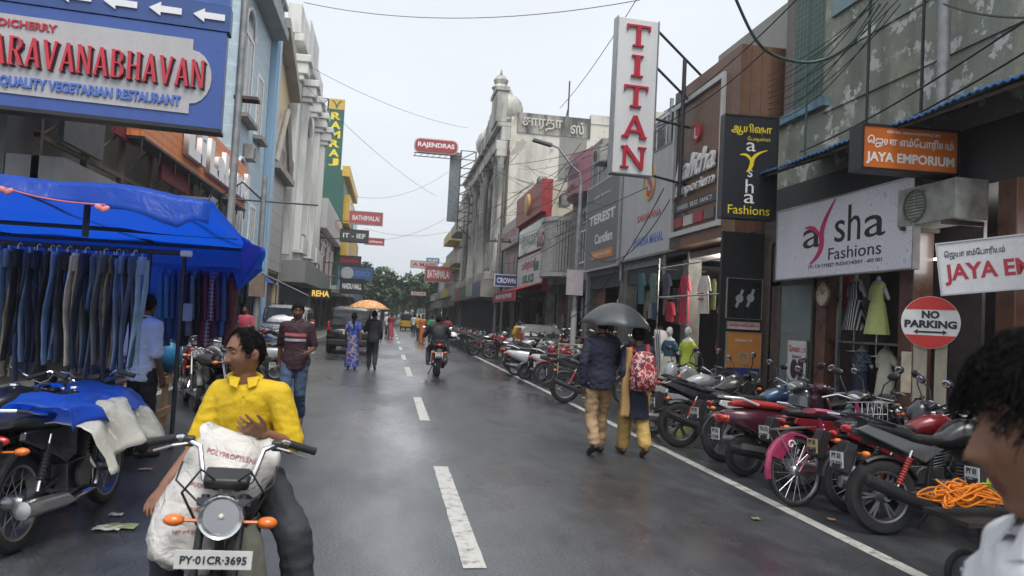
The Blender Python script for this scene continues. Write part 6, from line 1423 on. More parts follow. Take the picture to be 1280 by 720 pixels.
# far simple two wheeler for the long rows
def far_bike(label, body, loc, rotz, group='parked two wheelers'):
    t = thing('motorcycle', label, 'motorcycle', loc, rotz, group)
    for x in (0.63, -0.63):
        b = MB(); b.ring(0.25, [(-0.02, -0.04), (0.05, -0.04), (0.055, 0.04), (-0.02, 0.04)], 16, T=Matrix.Translation((x, 0, 0.305)) @ ROTX); b.tube([(x, -0.06, 0.305), (x, 0.06, 0.305)], 0.09, 10)
        b.build('wheel', RUBBER, t)
    b = MB(); b.loft([oval_ring(x, w, a, c, 10) for x, w, a, c in ((0.38, 0.06, 0.78, 0.87), (0.2, 0.15, 0.70, 0.95), (-0.1, 0.1, 0.6, 0.82), (-0.4, 0.12, 0.58, 0.78), (-0.85, 0.07, 0.70, 0.80))]); b.ell((0.48, 0, 0.86), (0.1, 0.1, 0.12)); b.build('body', body, t)
    MB().loft([oval_ring(x, w, a, c, 10) for x, w, a, c in ((-0.05, 0.1, 0.77, 0.84), (-0.4, 0.13, 0.78, 0.86), (-0.78, 0.08, 0.82, 0.86))]).build('seat', SEATM, t)
    MB().cbox((0.02, 0, 0.42), (0.4, 0.22, 0.3)).build('engine', ENGM, t, bevel=0.03)
    b = MB(); b.tube([(0.28, 0.36, 1.03), (0.36, 0, 0.98), (0.28, -0.36, 1.03)], 0.016, 6); [b.tube([(0.63, s*0.08, 0.3), (0.4, s*0.08, 0.95)], 0.022, 6) for s in (1, -1)]; b.build('handlebar', DARKMETAL, t)
    MB().box((-1.0, -0.1, 0.5), (-0.98, 0.1, 0.62)).build('number_plate', PLATE, t, smooth=0)
    return t
fb = far_bike('dark motorcycle first in the right row beyond the barrier frames', P_BLACK, (4.6, 18.2, 0), R(-5))
sw = lambda p: {'paint_black': p}
rnd = random.Random(4)
tones = [(P_BLACK, 'black'), (P_RED, 'red'), (P_GREY, 'grey'), (P_SILVER, 'silver'), (P_BLUE, 'blue')]
cm = motorbike('motorcycle', 'black motorcycle with wire wheels under the hanging shirts', P_BLACK, 'commuter', 'wire', loc=(-2.35, 11.6, 0), rotz=R(-60), lean=R(5), group='left hand two wheelers', plates=('PY 01', 'Z 4410'))
yy = 18.9
while yy < 62:
    p, nm = tones[rnd.choice((0, 0, 0, 1, 2, 2, 3, 4))]; w_ = rnd.random()
    loc_ = (4.5+rnd.uniform(-0.3, 0.35), yy, 0); rz_ = R(rnd.uniform(-28, 22)) + (PI if rnd.random() < 0.35 else 0)
    if yy < 33:
        src, kd, nm0 = (b1, 'motorcycle', 'paint_black') if w_ < .4 else ((cm, 'wire wheeled motorcycle', 'paint_black') if w_ < .7 else (scB, 'scooter', 'paint_grey'))
        if p.name == nm0: p, nm = P_WHITE, 'white'
        if yy < 25.6 or yy > 29.6: dup(src, loc_, rz_, '%s %s standing in the packed far part of the right row' % (nm, kd), 'packed right row, %s %s' % (nm, kd), swap={nm0: p})
    else: dup(fb, loc_, rz_, 'small %s motorcycle in the distant end of the right row' % nm, 'distant right row, '+nm, swap=sw(p))
    yy += rnd.uniform(0.8, 1.15)
for i in range(10):
    p, nm = tones[1+rnd.randrange(4)]
    dup(cm if i % 2 else scB, (6.6, 18.8+i*1.35, 0.12), R(rnd.uniform(50, 130)), '%s %s standing on the right pavement by the shutters' % (nm, 'wire wheeled motorcycle' if i % 2 else 'scooter'), 'right pavement row, '+nm+(' motorcycle' if i % 2 else ' scooter'), swap={('paint_black' if i % 2 else 'paint_grey'): p})
# left hand two wheelers
LB_ = [(-2.55, 11.9, 12, P_BLACK, 'black'), (-3.1, 12.9, 8, P_RED, 'red'), (-2.5, 14.0, 14, P_GREY, 'grey'), (-2.7, 15.6, 10, P_BLACK, 'black'), (-2.6, 17.3, 16, P_SILVER, 'silver'), (-2.9, 18.6, 12, P_BLACK, 'black'), (-2.4, 20.0, 14, P_BLUE, 'blue'), (-3.0, 21.4, 8, P_GREY, 'grey'), (-2.6, 22.8, 12, P_BLACK, 'black'), (-3.0, 24.0, 16, P_RED, 'red'), (-3.6, 16.2, 100, P_BLACK, 'black'), (-3.7, 19.3, 90, P_GREY, 'grey')]
for i, (x, y, a, p, nm) in enumerate(LB_[2:]):
    dup([cm, b1, scB][i % 3] if y < 20 else fb, (x-0.4, y, 0), R(a+150+rnd.uniform(-20, 20)), '%s %s in the left row before the grey car, %s from the stall' % (nm, 'scooter' if i % 3 == 2 and y < 20 else 'motorcycle', ['first', 'second', 'third', 'fourth', 'fifth', 'sixth', 'seventh', 'eighth', 'ninth', 'tenth'][i]), 'left row of two wheelers', swap={'paint_black': p, 'paint_grey': p})
dup(cm, (-3.0, 12.6, 0), R(-70), 'red tanked motorcycle just behind the one under the shirts', swap={'paint_black': P_RED})
# ---- pink bicycle
def bicycle(label, body, loc, rotz, lean):
    t = thing('bicycle', label, 'bicycle', loc, rotz); t.rotation_euler = (lean, 0, rotz)
    for x in (0.52, -0.52): wheel(t, x, 0.33, 0.045, 'wire', rimmat=STEEL, n=32)
    arc_guard(-0.52, 0.33, 0.35, 10, 190, 0.035, 16).build('mudguard', body, t); arc_guard(0.52, 0.33, 0.35, 20, 180, 0.03, 14).build('mudguard', body, t)
    pts = [(-0.52+0.31*math.cos(R(a)), 0.33+0.31*math.sin(R(a))) for a in range(95, 176, 10)]
    T = Matrix(((1, 0, 0, 0), (0, 0, -1, 0), (0, 1, 0, 0), (0, 0, 0, 1)))
    for s in (1, -1):
        g = MB().prism([(-0.52+0.345*math.cos(R(a)), 0.33+0.345*math.sin(R(a))) for a in range(95, 165, 10)] + [(-0.52+0.225*math.cos(R(a)), 0.33+0.225*math.sin(R(a))) for a in (150, 135, 120, 105)], -s*0.045, -s*0.05, T=T).build('skirt_guard', body, t, smooth=0)
        ribbon_pts = [(-0.60+0.045*math.cos(a)*(1-a/9), 0.58+0.045*math.sin(a)*(1-a/9)) for a in [k*0.45 for k in range(16)]]
        MB().tube([(x, s*0.054, z) for x, z in ribbon_pts], 0.008, 5).build('swirl', WHITE, g)
    b = MB(); b.tube([(0.36, 0, 0.86), (0.30, 0, 0.60), (-0.02, 0, 0.30)], 0.02, 8); b.tube([(0.34, 0, 0.76), (0.1, 0, 0.5), (-0.08, 0, 0.45)], 0.018, 8); b.tube([(-0.02, 0, 0.30), (-0.18, 0, 0.82)], 0.018, 8)
    for s in (1, -1): b.tube([(-0.02, s*0.03, 0.30), (-0.52, s*0.05, 0.33), (-0.15, s*0.03, 0.72)], 0.01, 6); b.tube([(0.37, s*0.03, 0.68), (0.52, s*0.05, 0.33)], 0.014, 6)
    b.tube([(0.38, 0, 0.66), (0.33, 0, 0.98)], 0.018, 8)
    b.build('frame', body, t)
    b = MB(); b.loft([oval_ring(x, w, a, c, 10) for x, w, a, c in ((0.02, 0.03, 0.86, 0.89), (-0.1, 0.06, 0.85, 0.91), (-0.24, 0.11, 0.86, 0.92), (-0.30, 0.09, 0.87, 0.92))]); b.build('saddle', mat('saddle_pink', (0.45, 0.10, 0.16), 0.5), t)
    b = MB(); b.tube([(0.18, 0.3, 1.03), (0.30, 0.2, 1.06), (0.34, 0, 1.0), (0.30, -0.2, 1.06), (0.18, -0.3, 1.03)], 0.012, 8); b.build('handlebar', CHROME, t)
    b = MB()
    for k in range(5): b.tube([(0.45, -0.14+0.07*k, 0.75), (0.5, -0.16+0.08*k, 0.98)], 0.004, 4); 
    for z, w in ((0.75, 0.13), (0.86, 0.15), (0.98, 0.17)): b.tube([(0.38, -w, z), (0.58, -w, z), (0.58, w, z), (0.38, w, z)], 0.005, 4, closed=True)
    for k in range(6): b.tube([(0.58, -0.14+0.056*k, 0.75), (0.58, -0.16+0.064*k, 0.98)], 0.004, 4)
    b.build('basket', STEEL, t)
    b = MB(); [b.tube([(-0.3, y, 0.74), (-0.8, y, 0.72)], 0.007, 5) for y in (-0.07, 0, 0.07)]; [b.tube([(-0.78, y, 0.72), (-0.55, y, 0.34)], 0.006, 5) for y in (-0.07, 0.07)]; b.tube([(-0.45, -0.07, 0.73), (-0.45, 0.07, 0.73)], 0.007, 5); b.build('carrier', STEEL, t)
    b = MB(); b.ring(0.085, [(-0.006, -0.003), (0.006, -0.003), (0.006, 0.003), (-0.006, 0.003)], 20, T=Matrix.Translation((-0.02, -0.05, 0.30)) @ ROTX); b.tube([(-0.02, -0.07, 0.30), (0.12, -0.08, 0.2)], 0.01, 6); b.cbox((0.13, -0.12, 0.2), (0.09, 0.08, 0.02)); b.build('crank', DARKMETAL, t)
    return t
PINK = paint('paint_pink', (0.38, 0.035, 0.11), 0.4)
bicycle('pink bicycle with a white swirl on its rear mudguard leaning among the motorcycles', PINK, (4.42, 6.78, 0), R(14), R(-7))

# ---- cars
def car(label, body, loc, rotz, L_=4.3, W_=1.8, H_=1.75, cat='car', name='parked_car', plate_txt='PY 01 CB 1207', group=None):
    t = thing(name, label, cat, loc, rotz, group); hl, hw = L_/2, W_/2
    def sec(x, w, z0, z1, k=3.2): return oval_ring(x, w, z0, z1, 20, k)
    MB().loft([sec(-hl, hw*0.80, 0.42, 0.92), sec(-hl+0.12, hw*0.95, 0.30, 1.02), sec(-hl+0.6, hw, 0.26, 1.06), sec(0, hw, 0.26, 1.06), sec(hl-1.2, hw, 0.26, 1.05), sec(hl-0.4, hw*0.97, 0.28, 0.98), sec(hl-0.08, hw*0.88, 0.34, 0.88), sec(hl, hw*0.7, 0.42, 0.74)]).build('body', body, t, smooth=50)
    MB().loft([sec(-hl+0.10, hw*0.80, 0.9, 1.45, 4), sec(-hl+0.25, hw*0.84, 0.9, H_-0.06, 4), sec(-hl+0.6, hw*0.85, 0.9, H_, 4), sec(0.1, hw*0.84, 0.9, H_, 4), sec(0.5, hw*0.82, 0.9, H_-0.06, 4), sec(1.05, hw*0.80, 0.9, 1.12, 4)]).build('cabin', body, t, smooth=50)
    gl = GLASSD
    MB().add([(0.56, -hw*0.70, H_-0.13), (0.56, hw*0.70, H_-0.13), (1.06, hw*0.76, 1.07), (1.06, -hw*0.76, 1.07)], [(0, 3, 2, 1)]).build('windscreen', gl, t, solid=0.03, smooth=0)
    MB().add([(-hl+0.19, -hw*0.70, H_-0.16), (-hl+0.19, hw*0.70, H_-0.16), (-hl+0.06, hw*0.74, 1.10), (-hl+0.06, -hw*0.74, 1.10)], [(0, 1, 2, 3)]).build('rear_window', gl, t, solid=0.03, smooth=0)
    for s in (1, -1):
        MB().add([(-hl+0.4, s*hw*0.86, 1.1), (0.72, s*hw*0.86, 1.1), (0.40, s*hw*0.84, H_-0.14), (-hl+0.45, s*hw*0.84, H_-0.14)], [(0, 1, 2, 3)]).build('side_window', gl, t, solid=0.02, smooth=0)
        MB().ell((hl-0.12, s*hw*0.66, 0.76), (0.08, 0.20, 0.10)).build('headlight', mat('lamp_glass', (0.55, 0.56, 0.53), 0.12, 0.6), t)
        MB().cbox((-hl+0.10, s*hw*0.88, 1.05), (0.08, 0.08, 0.34)).build('tail_light', REDLENS, t, bevel=0.02)
        MB().ell((0.75, s*(hw+0.08), 1.1), (0.06, 0.11, 0.08)).build('door_mirror', body, t)
        MB().tube([(-hl+0.4, s*hw*0.7, H_+0.03), (0.3, s*hw*0.7, H_+0.03)], 0.02, 6).build('roof_rail', DARKMETAL, t)
        for x in (hl-0.85, -hl+0.8): wheel(t, x, 0.34, 0.22, 'car', y=s*(hw-0.13))
    b = MB(); b.box((hl-0.1, -hw*0.45, 0.55), (hl+0.01, hw*0.45, 0.78))
    for k in range(4): b.box((hl-0.1, -hw*0.45, 0.57+k*0.055), (hl+0.025, hw*0.45, 0.585+k*0.055), 1)
    b.build('grille', [BLACK, CHROME], t, smooth=0)
    b = MB(); b.box((-hl-0.05, -hw*0.9, 0.34), (-hl+0.1, hw*0.9, 0.56)); b.build('rear_bumper', BLACK, t, bevel=0.03)
    b = MB(); b.box((hl-0.12, -hw*0.88, 0.30), (hl+0.02, hw*0.88, 0.50)); b.build('front_bumper', BLACK, t, bevel=0.03)
    plate(t, -hl-0.02, 0.82, plate_txt, 0.46, 0.12); plate(t, hl+0.03, 0.42, plate_txt, 0.46, 0.11, front=True)
    b = MB(); b.tube([(-hl+0.03, -0.1, 1.12), (-hl+0.1, 0.3, 1.25)], 0.012, 5); b.build('wiper', BLACK, t)
    return t
CGREY = paint('paint_car_grey', (0.25, 0.26, 0.27)); CBLK = paint('paint_car_black', (0.018, 0.017, 0.019)); CSIL = paint('paint_car_silver', (0.38, 0.38, 0.37))
car('black boxy car seen from behind beside the orange umbrella', CBLK, (-1.42, 31.0, 0), R(90), 4.2, 1.78, 1.83)
car('light grey car facing the camera beside the black car', CGREY, (-3.75, 29.2, 0), R(-90), 4.3, 1.8, 1.75)
car('dark car standing ahead of the black car', P_GREY, (-1.3, 38.5, 0), R(90), 4.2, 1.75, 1.6)
car('silver car parked behind the motorcycles of the right row', CSIL, (5.3, 27.6, 0), R(90), 3.9, 1.65, 1.5)
# ---- auto rickshaw
q = atZ(507, 413)
def rickshaw(label, loc, rotz):
    t = thing('auto_rickshaw', label, 'auto rickshaw', loc, rotz)
    YEL = paint('paint_auto_yellow', (0.62, 0.36, 0.02), 0.35)
    MB().loft([oval_ring(-1.25, 0.60, 0.42, 1.0, 14, 4), oval_ring(-1.1, 0.66, 0.34, 1.04, 14, 4), oval_ring(0.1, 0.66, 0.30, 0.95, 14, 4), oval_ring(0.7, 0.5, 0.30, 0.9, 14, 3), oval_ring(1.15, 0.2, 0.4, 0.85, 14, 2.5)]).build('body', YEL, t, smooth=50)
    MB().loft([oval_ring(-1.18, 0.58, 0.98, 1.62, 14, 4), oval_ring(-1.0, 0.62, 0.98, 1.75, 14, 4), oval_ring(0.2, 0.62, 1.35, 1.75, 14, 4), oval_ring(0.55, 0.5, 1.4, 1.66, 14, 4)]).build('hood', mat('hood_black', (0.025, 0.025, 0.025), 0.6), t, smooth=50)
    MB().box((-1.26, -0.42, 1.18), (-1.2, 0.42, 1.5)).build('rear_window', GLASSD, t, smooth=0)
    b = MB(); [b.tube([(0.75, s*0.5, 0.85), (0.5, s*0.52, 1.5)], 0.03, 6) for s in (1, -1)]; b.build('windscreen_post', BLACK, t)
    MB().box((-1.3, -0.62, 0.28), (-1.2, 0.62, 0.42)).build('bumper', BLACK, t, smooth=0)
    for s in (1, -1): MB().cbox((-1.27, s*0.5, 0.72), (0.04, 0.12, 0.16)).build('tail_light', REDLENS, t); wheel(t, -0.8, 0.22, 0.12, 'disc', y=s*0.52)
    wheel(t, 0.95, 0.22, 0.12, 'disc')
    return t
rickshaw('yellow and black auto rickshaw driving away far down the lane', (q.x, q.y, 0), R(90))
# ---- barrier frames and a covered load by the right row
BAR = mat('barrier_cream', (0.42, 0.36, 0.22), 0.5, 0.2, var=0.25)
def barrier(label, x, y, a):
    t = thing('barrier_frame', label, 'barrier', (x, y, 0), R(a), 'tube barriers by the right row')
    b = MB(); b.tube([(-0.8, 0, 0.02), (-0.8, 0, 1.1), (0.8, 0, 1.1), (0.8, 0, 0.02)], 0.022, 8); b.tube([(-0.8, 0, 0.6), (0.8, 0, 0.6)], 0.018, 8); b.build('rail', BAR, t)
    for x_ in (-0.8, 0.8): MB().tube([(x_, -0.25, 0.02), (x_, 0.25, 0.02)], 0.02, 8).build('foot', BAR, t)
barrier('cream tube barrier beside the black umbrella', 4.6, 16.6, 80); barrier('cream tube barrier just beyond the first one', 4.9, 18.0, 10); barrier('grey cream tube barrier at the kerb nearest the street lamp', 5.6, 19.6, 75)
# ================================================================ people
SKIN = [mat('skin_brown', (0.22, 0.105, 0.06), 0.5, var=0.08, scale=30, sub=0.04, bump=0.05, bscale=200), mat('skin_deep_brown', (0.13, 0.06, 0.036), 0.45, var=0.08, scale=30, sub=0.04, bump=0.05, bscale=200)]
HAIR = mat('hair_black', (0.007, 0.006, 0.006), 0.8, bump=0.35, bscale=120)
HAIR.node_tree.nodes['Principled BSDF'].inputs['Specular IOR Level'].default_value = 0.15
EYEW = mat('eye_white', (0.25, 0.23, 0.215), 0.3, var=0); IRIS = mat('iris_dark', (0.012, 0.008, 0.006), 0.15, var=0)
LIP = mat('lip_brown', (0.16, 0.055, 0.045), 0.45, var=0.05)
def remesh(mb, voxel, smooth=2, fac=0.5):
    me = mb.mesh('tmp'); o = bpy.data.objects.new('tmp', me); COL.objects.link(o)
    r = o.modifiers.new('r', 'REMESH'); r.mode = 'VOXEL'; r.voxel_size = voxel
    if smooth: s = o.modifiers.new('s', 'SMOOTH'); s.iterations = smooth; s.factor = fac
    out = bpy.data.meshes.new_from_object(o.evaluated_get(bpy.context.evaluated_depsgraph_get()))
    bpy.data.objects.remove(o); bpy.data.meshes.remove(me)
    return out
def folds(me, amp, fx, seed=0.0, fz=None):
    me.update(); ns = [v.normal.copy() for v in me.vertices]
    for v, n in zip(me.vertices, ns):
        c = v.co; q = V((c.x*fx+seed, c.y*fx, c.z*(fz or fx)+seed))
        v.co = c + n*(amp*(1-abs(noise.noise(q))*3.0)+amp*0.5*noise.noise(q*2.3))
    me.update()
def g2(a, s): return math.exp(-(a/s)**2)
def head_point(az, el, kind=0):
    """a point of the head; az 0 is the face, el up"""
    x, y, z = math.sin(az)*math.cos(el), math.cos(az)*math.cos(el), math.sin(el)
    X, Y, Z = 0.076*x, 0.096*y, 0.118*z
    if Z > 0: X *= 1-0.06*(Z/0.118)**2
    if Z < 0:
        t = -Z/0.118; X *= 1-0.34*t**1.6
        if Y < 0: Y *= 1-0.5*t
        else: Y *= 1.0+0.02*t
    if Y > 0:
        Y *= 1-0.10*g2(X, 0.05)*(1 if Z > -0.08 else 0.4)
        f = 1 if Y > 0.02 else 0
        if f and kind == 0:
            ns = max(0.0, min(1.0, (0.026-Z)/0.058)) if Z > -0.034 else max(0, 1-(-0.034-Z)/0.010)
            Y += 0.027*g2(X, 0.0105)*ns + 0.011*g2(abs(X)-0.012, 0.008)*g2(Z+0.030, 0.010)
            Y += 0.006*g2(Z-0.034, 0.010)*g2(X, 0.05)
            for s in (1, -1): Y -= 0.013*g2(X-s*0.031, 0.017)*g2(Z-0.014, 0.013); Y += 0.005*g2(X-s*0.046, 0.018)*g2(Z+0.022, 0.018)
            Y += 0.008*g2(X, 0.022)*(g2(Z+0.056, 0.0065)+g2(Z+0.0705, 0.007)) - 0.004*g2(X, 0.024)*g2(Z+0.063, 0.003)
            Y += 0.010*g2(X, 0.022)*g2(Z+0.100, 0.016) - 0.004*g2(X, 0.03)*g2(Z+0.084, 0.007)
    return V((X, Y, Z))
HL = {  # hairline height by azimuth (0 front, pi back)
 'short': [(0, .066), (.5, .064), (.8, .045), (1.1, .015), (1.35, -.012), (1.55, .0), (1.85, -.01), (2.2, -.05), (3.15, -.06)],
 'receding': [(0, .094), (.45, .100), (.75, .088), (1.05, .030), (1.3, -.015), (1.55, .0), (1.85, -.01), (2.2, -.05), (3.15, -.062)],
 'full': [(0, .046), (.5, .044), (.8, .030), (1.1, .005), (1.35, -.02), (1.6, -.01), (1.9, -.03), (2.2, -.06), (3.15, -.075)],
 'woman': [(0, .060), (.5, .058), (.8, .035), (1.1, -.01), (1.35, -.035), (1.7, -.055), (2.2, -.075), (3.15, -.085)]}
def hair_mesh(style, T, thick, seed=0, nu=56, nv=36):
    hl = HL[style]; b = MB()
    def lim(a):
        a = abs(a)
        for (a0, z0), (a1, z1) in zip(hl, hl[1:]):
            if a <= a1: return z0+(z1-z0)*(a-a0)/(a1-a0)
        return hl[-1][1]
    vs = []
    for j in range(nv+1):
        el = -PI/2*0.75 + (PI/2*1.75)*j/nv
        for i in range(nu):
            az = -PI+2*PI*i/nu; p = head_point(az, el, 1)
            e = p.z - lim(az) + 0.006*noise.noise(V((az*5, el*5, seed)))
            k = max(0, min(1, e/0.012)); up = max(0, p.z/0.118)
            d = (-0.012 + (0.012+thick*(0.55+0.6*up)*(1+0.35*noise.noise(p*45+V((seed, 0, 0))))) * k)
            vs.append(T @ (p + p.normalized()*d))
    fs = [(j*nu+i, j*nu+(i+1) % nu, (j+1)*nu+(i+1) % nu, (j+1)*nu+i) for j in range(nv) for i in range(nu)]
    return b.add(vs, fs)
def hand(b, wr, f, pn, side, curl=(0.35, 0.45, 0.35), spread=0.08, s=1.0, thumb=0.5, curls=None):
    """palm and five fingers; f = forearm direction, pn = palm normal (towards the palm side), side = +1 right / -1 left"""
    f = V(f).normalized(); pn = V(pn); pn = (pn-f*pn.dot(f)).normalized(); sd = f.cross(pn)*side   # towards the thumb
    c = V(wr)
    rings = []
    for d, w, h in ((-0.015, 0.026, 0.020), (0.015, 0.031, 0.017), (0.05, 0.040, 0.015), (0.085, 0.041, 0.013), (0.097, 0.036, 0.010)):
        rings.append([c+f*d*s+sd*(w*s*math.cos(2*PI*k/12))+pn*(h*s*math.sin(2*PI*k/12)) for k in range(12)])
    b.loft(rings)
    for i, (o, L_) in enumerate(((0.029, 0.070), (0.010, 0.079), (-0.010, 0.074), (-0.028, 0.058))):
        a = (1.5-i)*spread; d = (f*math.cos(a)+sd*math.sin(a)).normalized(); p = c+f*0.088*s+sd*o*s; pts = [p-d*0.02, p]; ang = 0
        cu = curls[i] if curls else curl
        for q, fr in zip(cu, (0.45, 0.31, 0.24)):
            ang += q; p = p + (d*math.cos(ang)+pn*math.sin(ang))*L_*fr*s; pts.append(p)
        b.tube(pts, [0.0088*s, 0.0088*s, 0.0082*s, 0.0074*s, 0.0058*s], 8)
    p = c+f*0.02*s+sd*0.026*s; d = (f*0.62+sd*0.62+pn*thumb).normalized(); d2 = (f*0.85+sd*0.25+pn*(thumb+0.1)).normalized()
    b.tube([p-d*0.01, p+d*0.034*s, p+d*0.034*s+d2*0.032*s, p+d*0.034*s+d2*0.058*s], [0.013*s, 0.0105*s, 0.0092*s, 0.007*s], 8)
def stand(**k):
    J = dict(pel=(0, 0, .95), chest=(0, .0, 1.27), neck=(0, -.005, 1.445), head=(0, .015, 1.585), shR=(.168, 0, 1.385), shL=(-.168, 0, 1.385), elR=(.225, -.03, 1.10), elL=(-.225, -.03, 1.10), wrR=(.225, .05, .86), wrL=(-.225, .05, .86),
             hipR=(.09, 0, .90), hipL=(-.09, 0, .90), knR=(.095, .02, .49), knL=(-.095, .02, .49), anR=(.1, -.03, .085), anL=(-.1, -.03, .085), toR=(.115, .14, .03), toL=(-.115, .14, .03))
    J.update(k); return {a: V(c) for a, c in J.items()}
def walk(ph=1, st=0.20, **k):
    """ph=1: right leg forward"""
    f, b_ = ('R', 'L') if ph > 0 else ('L', 'R'); s = {'R': 1, 'L': -1}
    J = {'kn'+f: (s[f]*.09, .16, .50), 'an'+f: (s[f]*.09, st+.06, .09), 'to'+f: (s[f]*.10, st+.24, .05), 'kn'+b_: (s[b_]*.09, .03, .48), 'an'+b_: (s[b_]*.09, -st-.06, .16), 'to'+b_: (s[b_]*.10, -st+.10, .03),
         'el'+f: (s[f]*.22, -.10, 1.11), 'wr'+f: (s[f]*.22, -.10, .86), 'el'+b_: (s[b_]*.22, .02, 1.10), 'wr'+b_: (s[b_]*.22, .15, .88)}
    J.update(k); return stand(**J)
def torso(J, grow, z0, z1, n=20, belly=0.0, wide=1.0):
    """rings from the hips (0) to the neck (1)"""
    prof = [(-.42, .146, .118), (-.30, .150, .116), (-.22, .152, .115), (-.10, .158, .118), (.0, .160, .115), (.18, .142, .100+belly), (.36, .140, .100+belly*.8), (.55, .158, .112), (.72, .162, .110), (.86, .158, .096), (.93, .135, .080), (.98, .085, .066), (1.0, .060, .058)]
    P, C, N = J['pel'], J['chest'], J['neck']; xs = (J['shR']-J['shL']).normalized(); xh = (J['hipR']-J['hipL']).normalized(); rings = []
    for t, w, d in prof:
        if t < z0-1e-6 or t > z1+1e-6: continue
        u = t
        if u <= 0.6: c = P.lerp(C, u/0.6) if u > 0 else P + (P-C).normalized()*(-u)*0.36; ax = (C-P)
        else: c = C.lerp(N, (u-0.6)/0.4); ax = (N-C)
        ax.normalize(); xx = xh.lerp(xs, max(0, min(1, t))); xx = (xx-ax*xx.dot(ax)).normalized(); yy = ax.cross(xx)
        w_, d_ = w*wide+grow, d*wide+grow
        rings.append([c + xx*(w_*math.copysign(abs(math.cos(q))**0.85, math.cos(q))) + yy*(d_*math.copysign(abs(math.sin(q))**0.85, math.sin(q))) for q in [2*PI*k/n for k in range(n)]])
    return rings
def person(label, loc, rotz, J, scale=1.0, skin=0, shirt=None, pants=None, shoes=None, hair='short', thick=0.014, look=(0, 0), near=True, voxel=0.011, name='person', group=None, palms=None, hands=None, wide=1.0, belly=0.0, moustache=False, strands=0, slen=.01, skirt=None, upper_only=False):
    t = thing(name, label, 'person', loc, rotz, group); t.scale = (scale,)*3
    sk = SKIN[skin]; b = MB()
    b.loft(torso(J, 0, -.1, 1.0, wide=wide, belly=belly))
    b.cap(J['neck']-V((0, 0, .03)), J['head']+V((0, -.012, -.05)), .058, .052, 12)
    pa = palms or {}; hn = hands or {}
    for s, sg in (('R', 1), ('L', -1)):
        sh, el, wr = J['sh'+s], J['el'+s], J['wr'+s]
        b.cap(sh, el, .050, .040); b.cap(el, wr, .040, .026)
        f = (wr-el).normalized(); pn = pa.get(s, V((-sg, 0.15, 0)))
        hand(b, wr, f, pn, sg, **hn.get(s, {}))
        if not upper_only:
            b.cap(J['hip'+s], J['kn'+s], .082, .055); b.cap(J['kn'+s], J['kn'+s].lerp(J['an'+s], 0.35), .052, .054); b.cap(J['kn'+s].lerp(J['an'+s], 0.35), J['an'+s], .054, .034)
            an, to = J['an'+s], J['to'+s]; b.cap(an-V((0, 0.0, .035)), to.lerp(an, 0.25), .036, .036); b.cap(to.lerp(an, 0.3)-V((0, 0, .0)), to, .038, .026)
    HT = Matrix.Translation(J['head']) @ Euler((look[1], 0, look[0]), 'XYZ').to_matrix().to_4x4()
    nu, nv = (72, 56) if near else (36, 26)
    vs = [HT @ head_point(-PI+2*PI*i/nu, -PI/2+PI*j/nv) for j in range(nv+1) for i in range(nu)]
    b.add(vs, [(j*nu+i, j*nu+(i+1) % nu, (j+1)*nu+(i+1) % nu, (j+1)*nu+i) for j in range(nv) for i in range(nu)])
    for s in (1, -1): b.ell((s*.077, -.010, -.004), (.009, .021, .031), (0.15, 0, s*0.45), 12, 8, T=HT)
    me = remesh(b, voxel, 1, 0.35)
    if near:
        inv = HT.inverted(); me.materials.append(sk); me.materials.append(LIP)
        for p in me.polygons:
            c = inv @ p.center
            if c.y > 0.06 and abs(c.x) < 0.026-abs(c.z+.063)*0.6 and -0.077 < c.z < -0.050: p.material_index = 1
        bo = put('body', me, [], t, smooth=70)
    else: bo = put('body', me, sk, t, smooth=70)
    if near:
        for s in (1, -1):
            e = MB().ell((s*.031, .0735, .013), (.0125, .0095, .0060), T=HT).build('eye', EYEW, t)
            MB().ell((s*.031, .0805, .013), (.0062, .0042, .0056), T=HT).build('iris', IRIS, e)
            MB().ell((s*.031, .0738, .0170), (.0138, .0112, .0052), T=HT).build('eyelid', sk, e)
            MB().tube([HT @ V((s*x, y, z)) for x, y, z in ((.012, .0905, .034), (.028, .0905, .040), (.046, .080, .036))], [(.004, .0035), (.005, .004), (.002, .002)], 6).build('eyebrow', HAIR, t)
        if moustache: MB().tube([HT @ V((x, .0945-abs(x)*0.35, -.046-abs(x)*0.18)) for x in (-.026, -.012, 0, .012, .026)], [(.002, .002), (.005, .0035), (.0045, .0035), (.005, .0035), (.002, .002)], 6).build('moustache', HAIR, t)
    if hair:
        hm = hair_mesh(hair, HT, thick, seed=len(label)); o = hm.build('hair', HAIR, t, smooth=60)
        if strands:
            rs = random.Random(strands); b2 = MB(); hl = HL[hair]; k = 0
            while k < strands:
                az, el = rs.uniform(-PI, PI), math.asin(rs.uniform(-.6, 1)); p = head_point(az, el, 1); a_ = abs(az)
                lim = next((z0+(z1-z0)*(a_-a0)/(a1-a0) for (a0, z0), (a1, z1) in zip(hl, hl[1:]) if a_ <= a1), hl[-1][1])
                if p.z < lim-.004: continue
                n_ = p.normalized(); fl = V((0, .25 if p.y > 0 else -.3, -.55)) + V((rs.gauss(0, .22), rs.gauss(0, .22), rs.gauss(0, .18))); fl = (fl-n_*fl.dot(n_)).normalized()
                L_ = slen*rs.uniform(.7, 1.6); q = p+n_*thick*.75; pts = [q, q+n_*L_*.35+fl*L_*.4, q+n_*L_*.42+fl*L_*1.0, q+n_*L_*.25+fl*L_*1.6]
                b2.tube([HT @ x for x in pts], [.0011, .0011, .0009, .0004], 3); k += 1
            b2.build('hair_strands', HAIR, o, smooth=0)
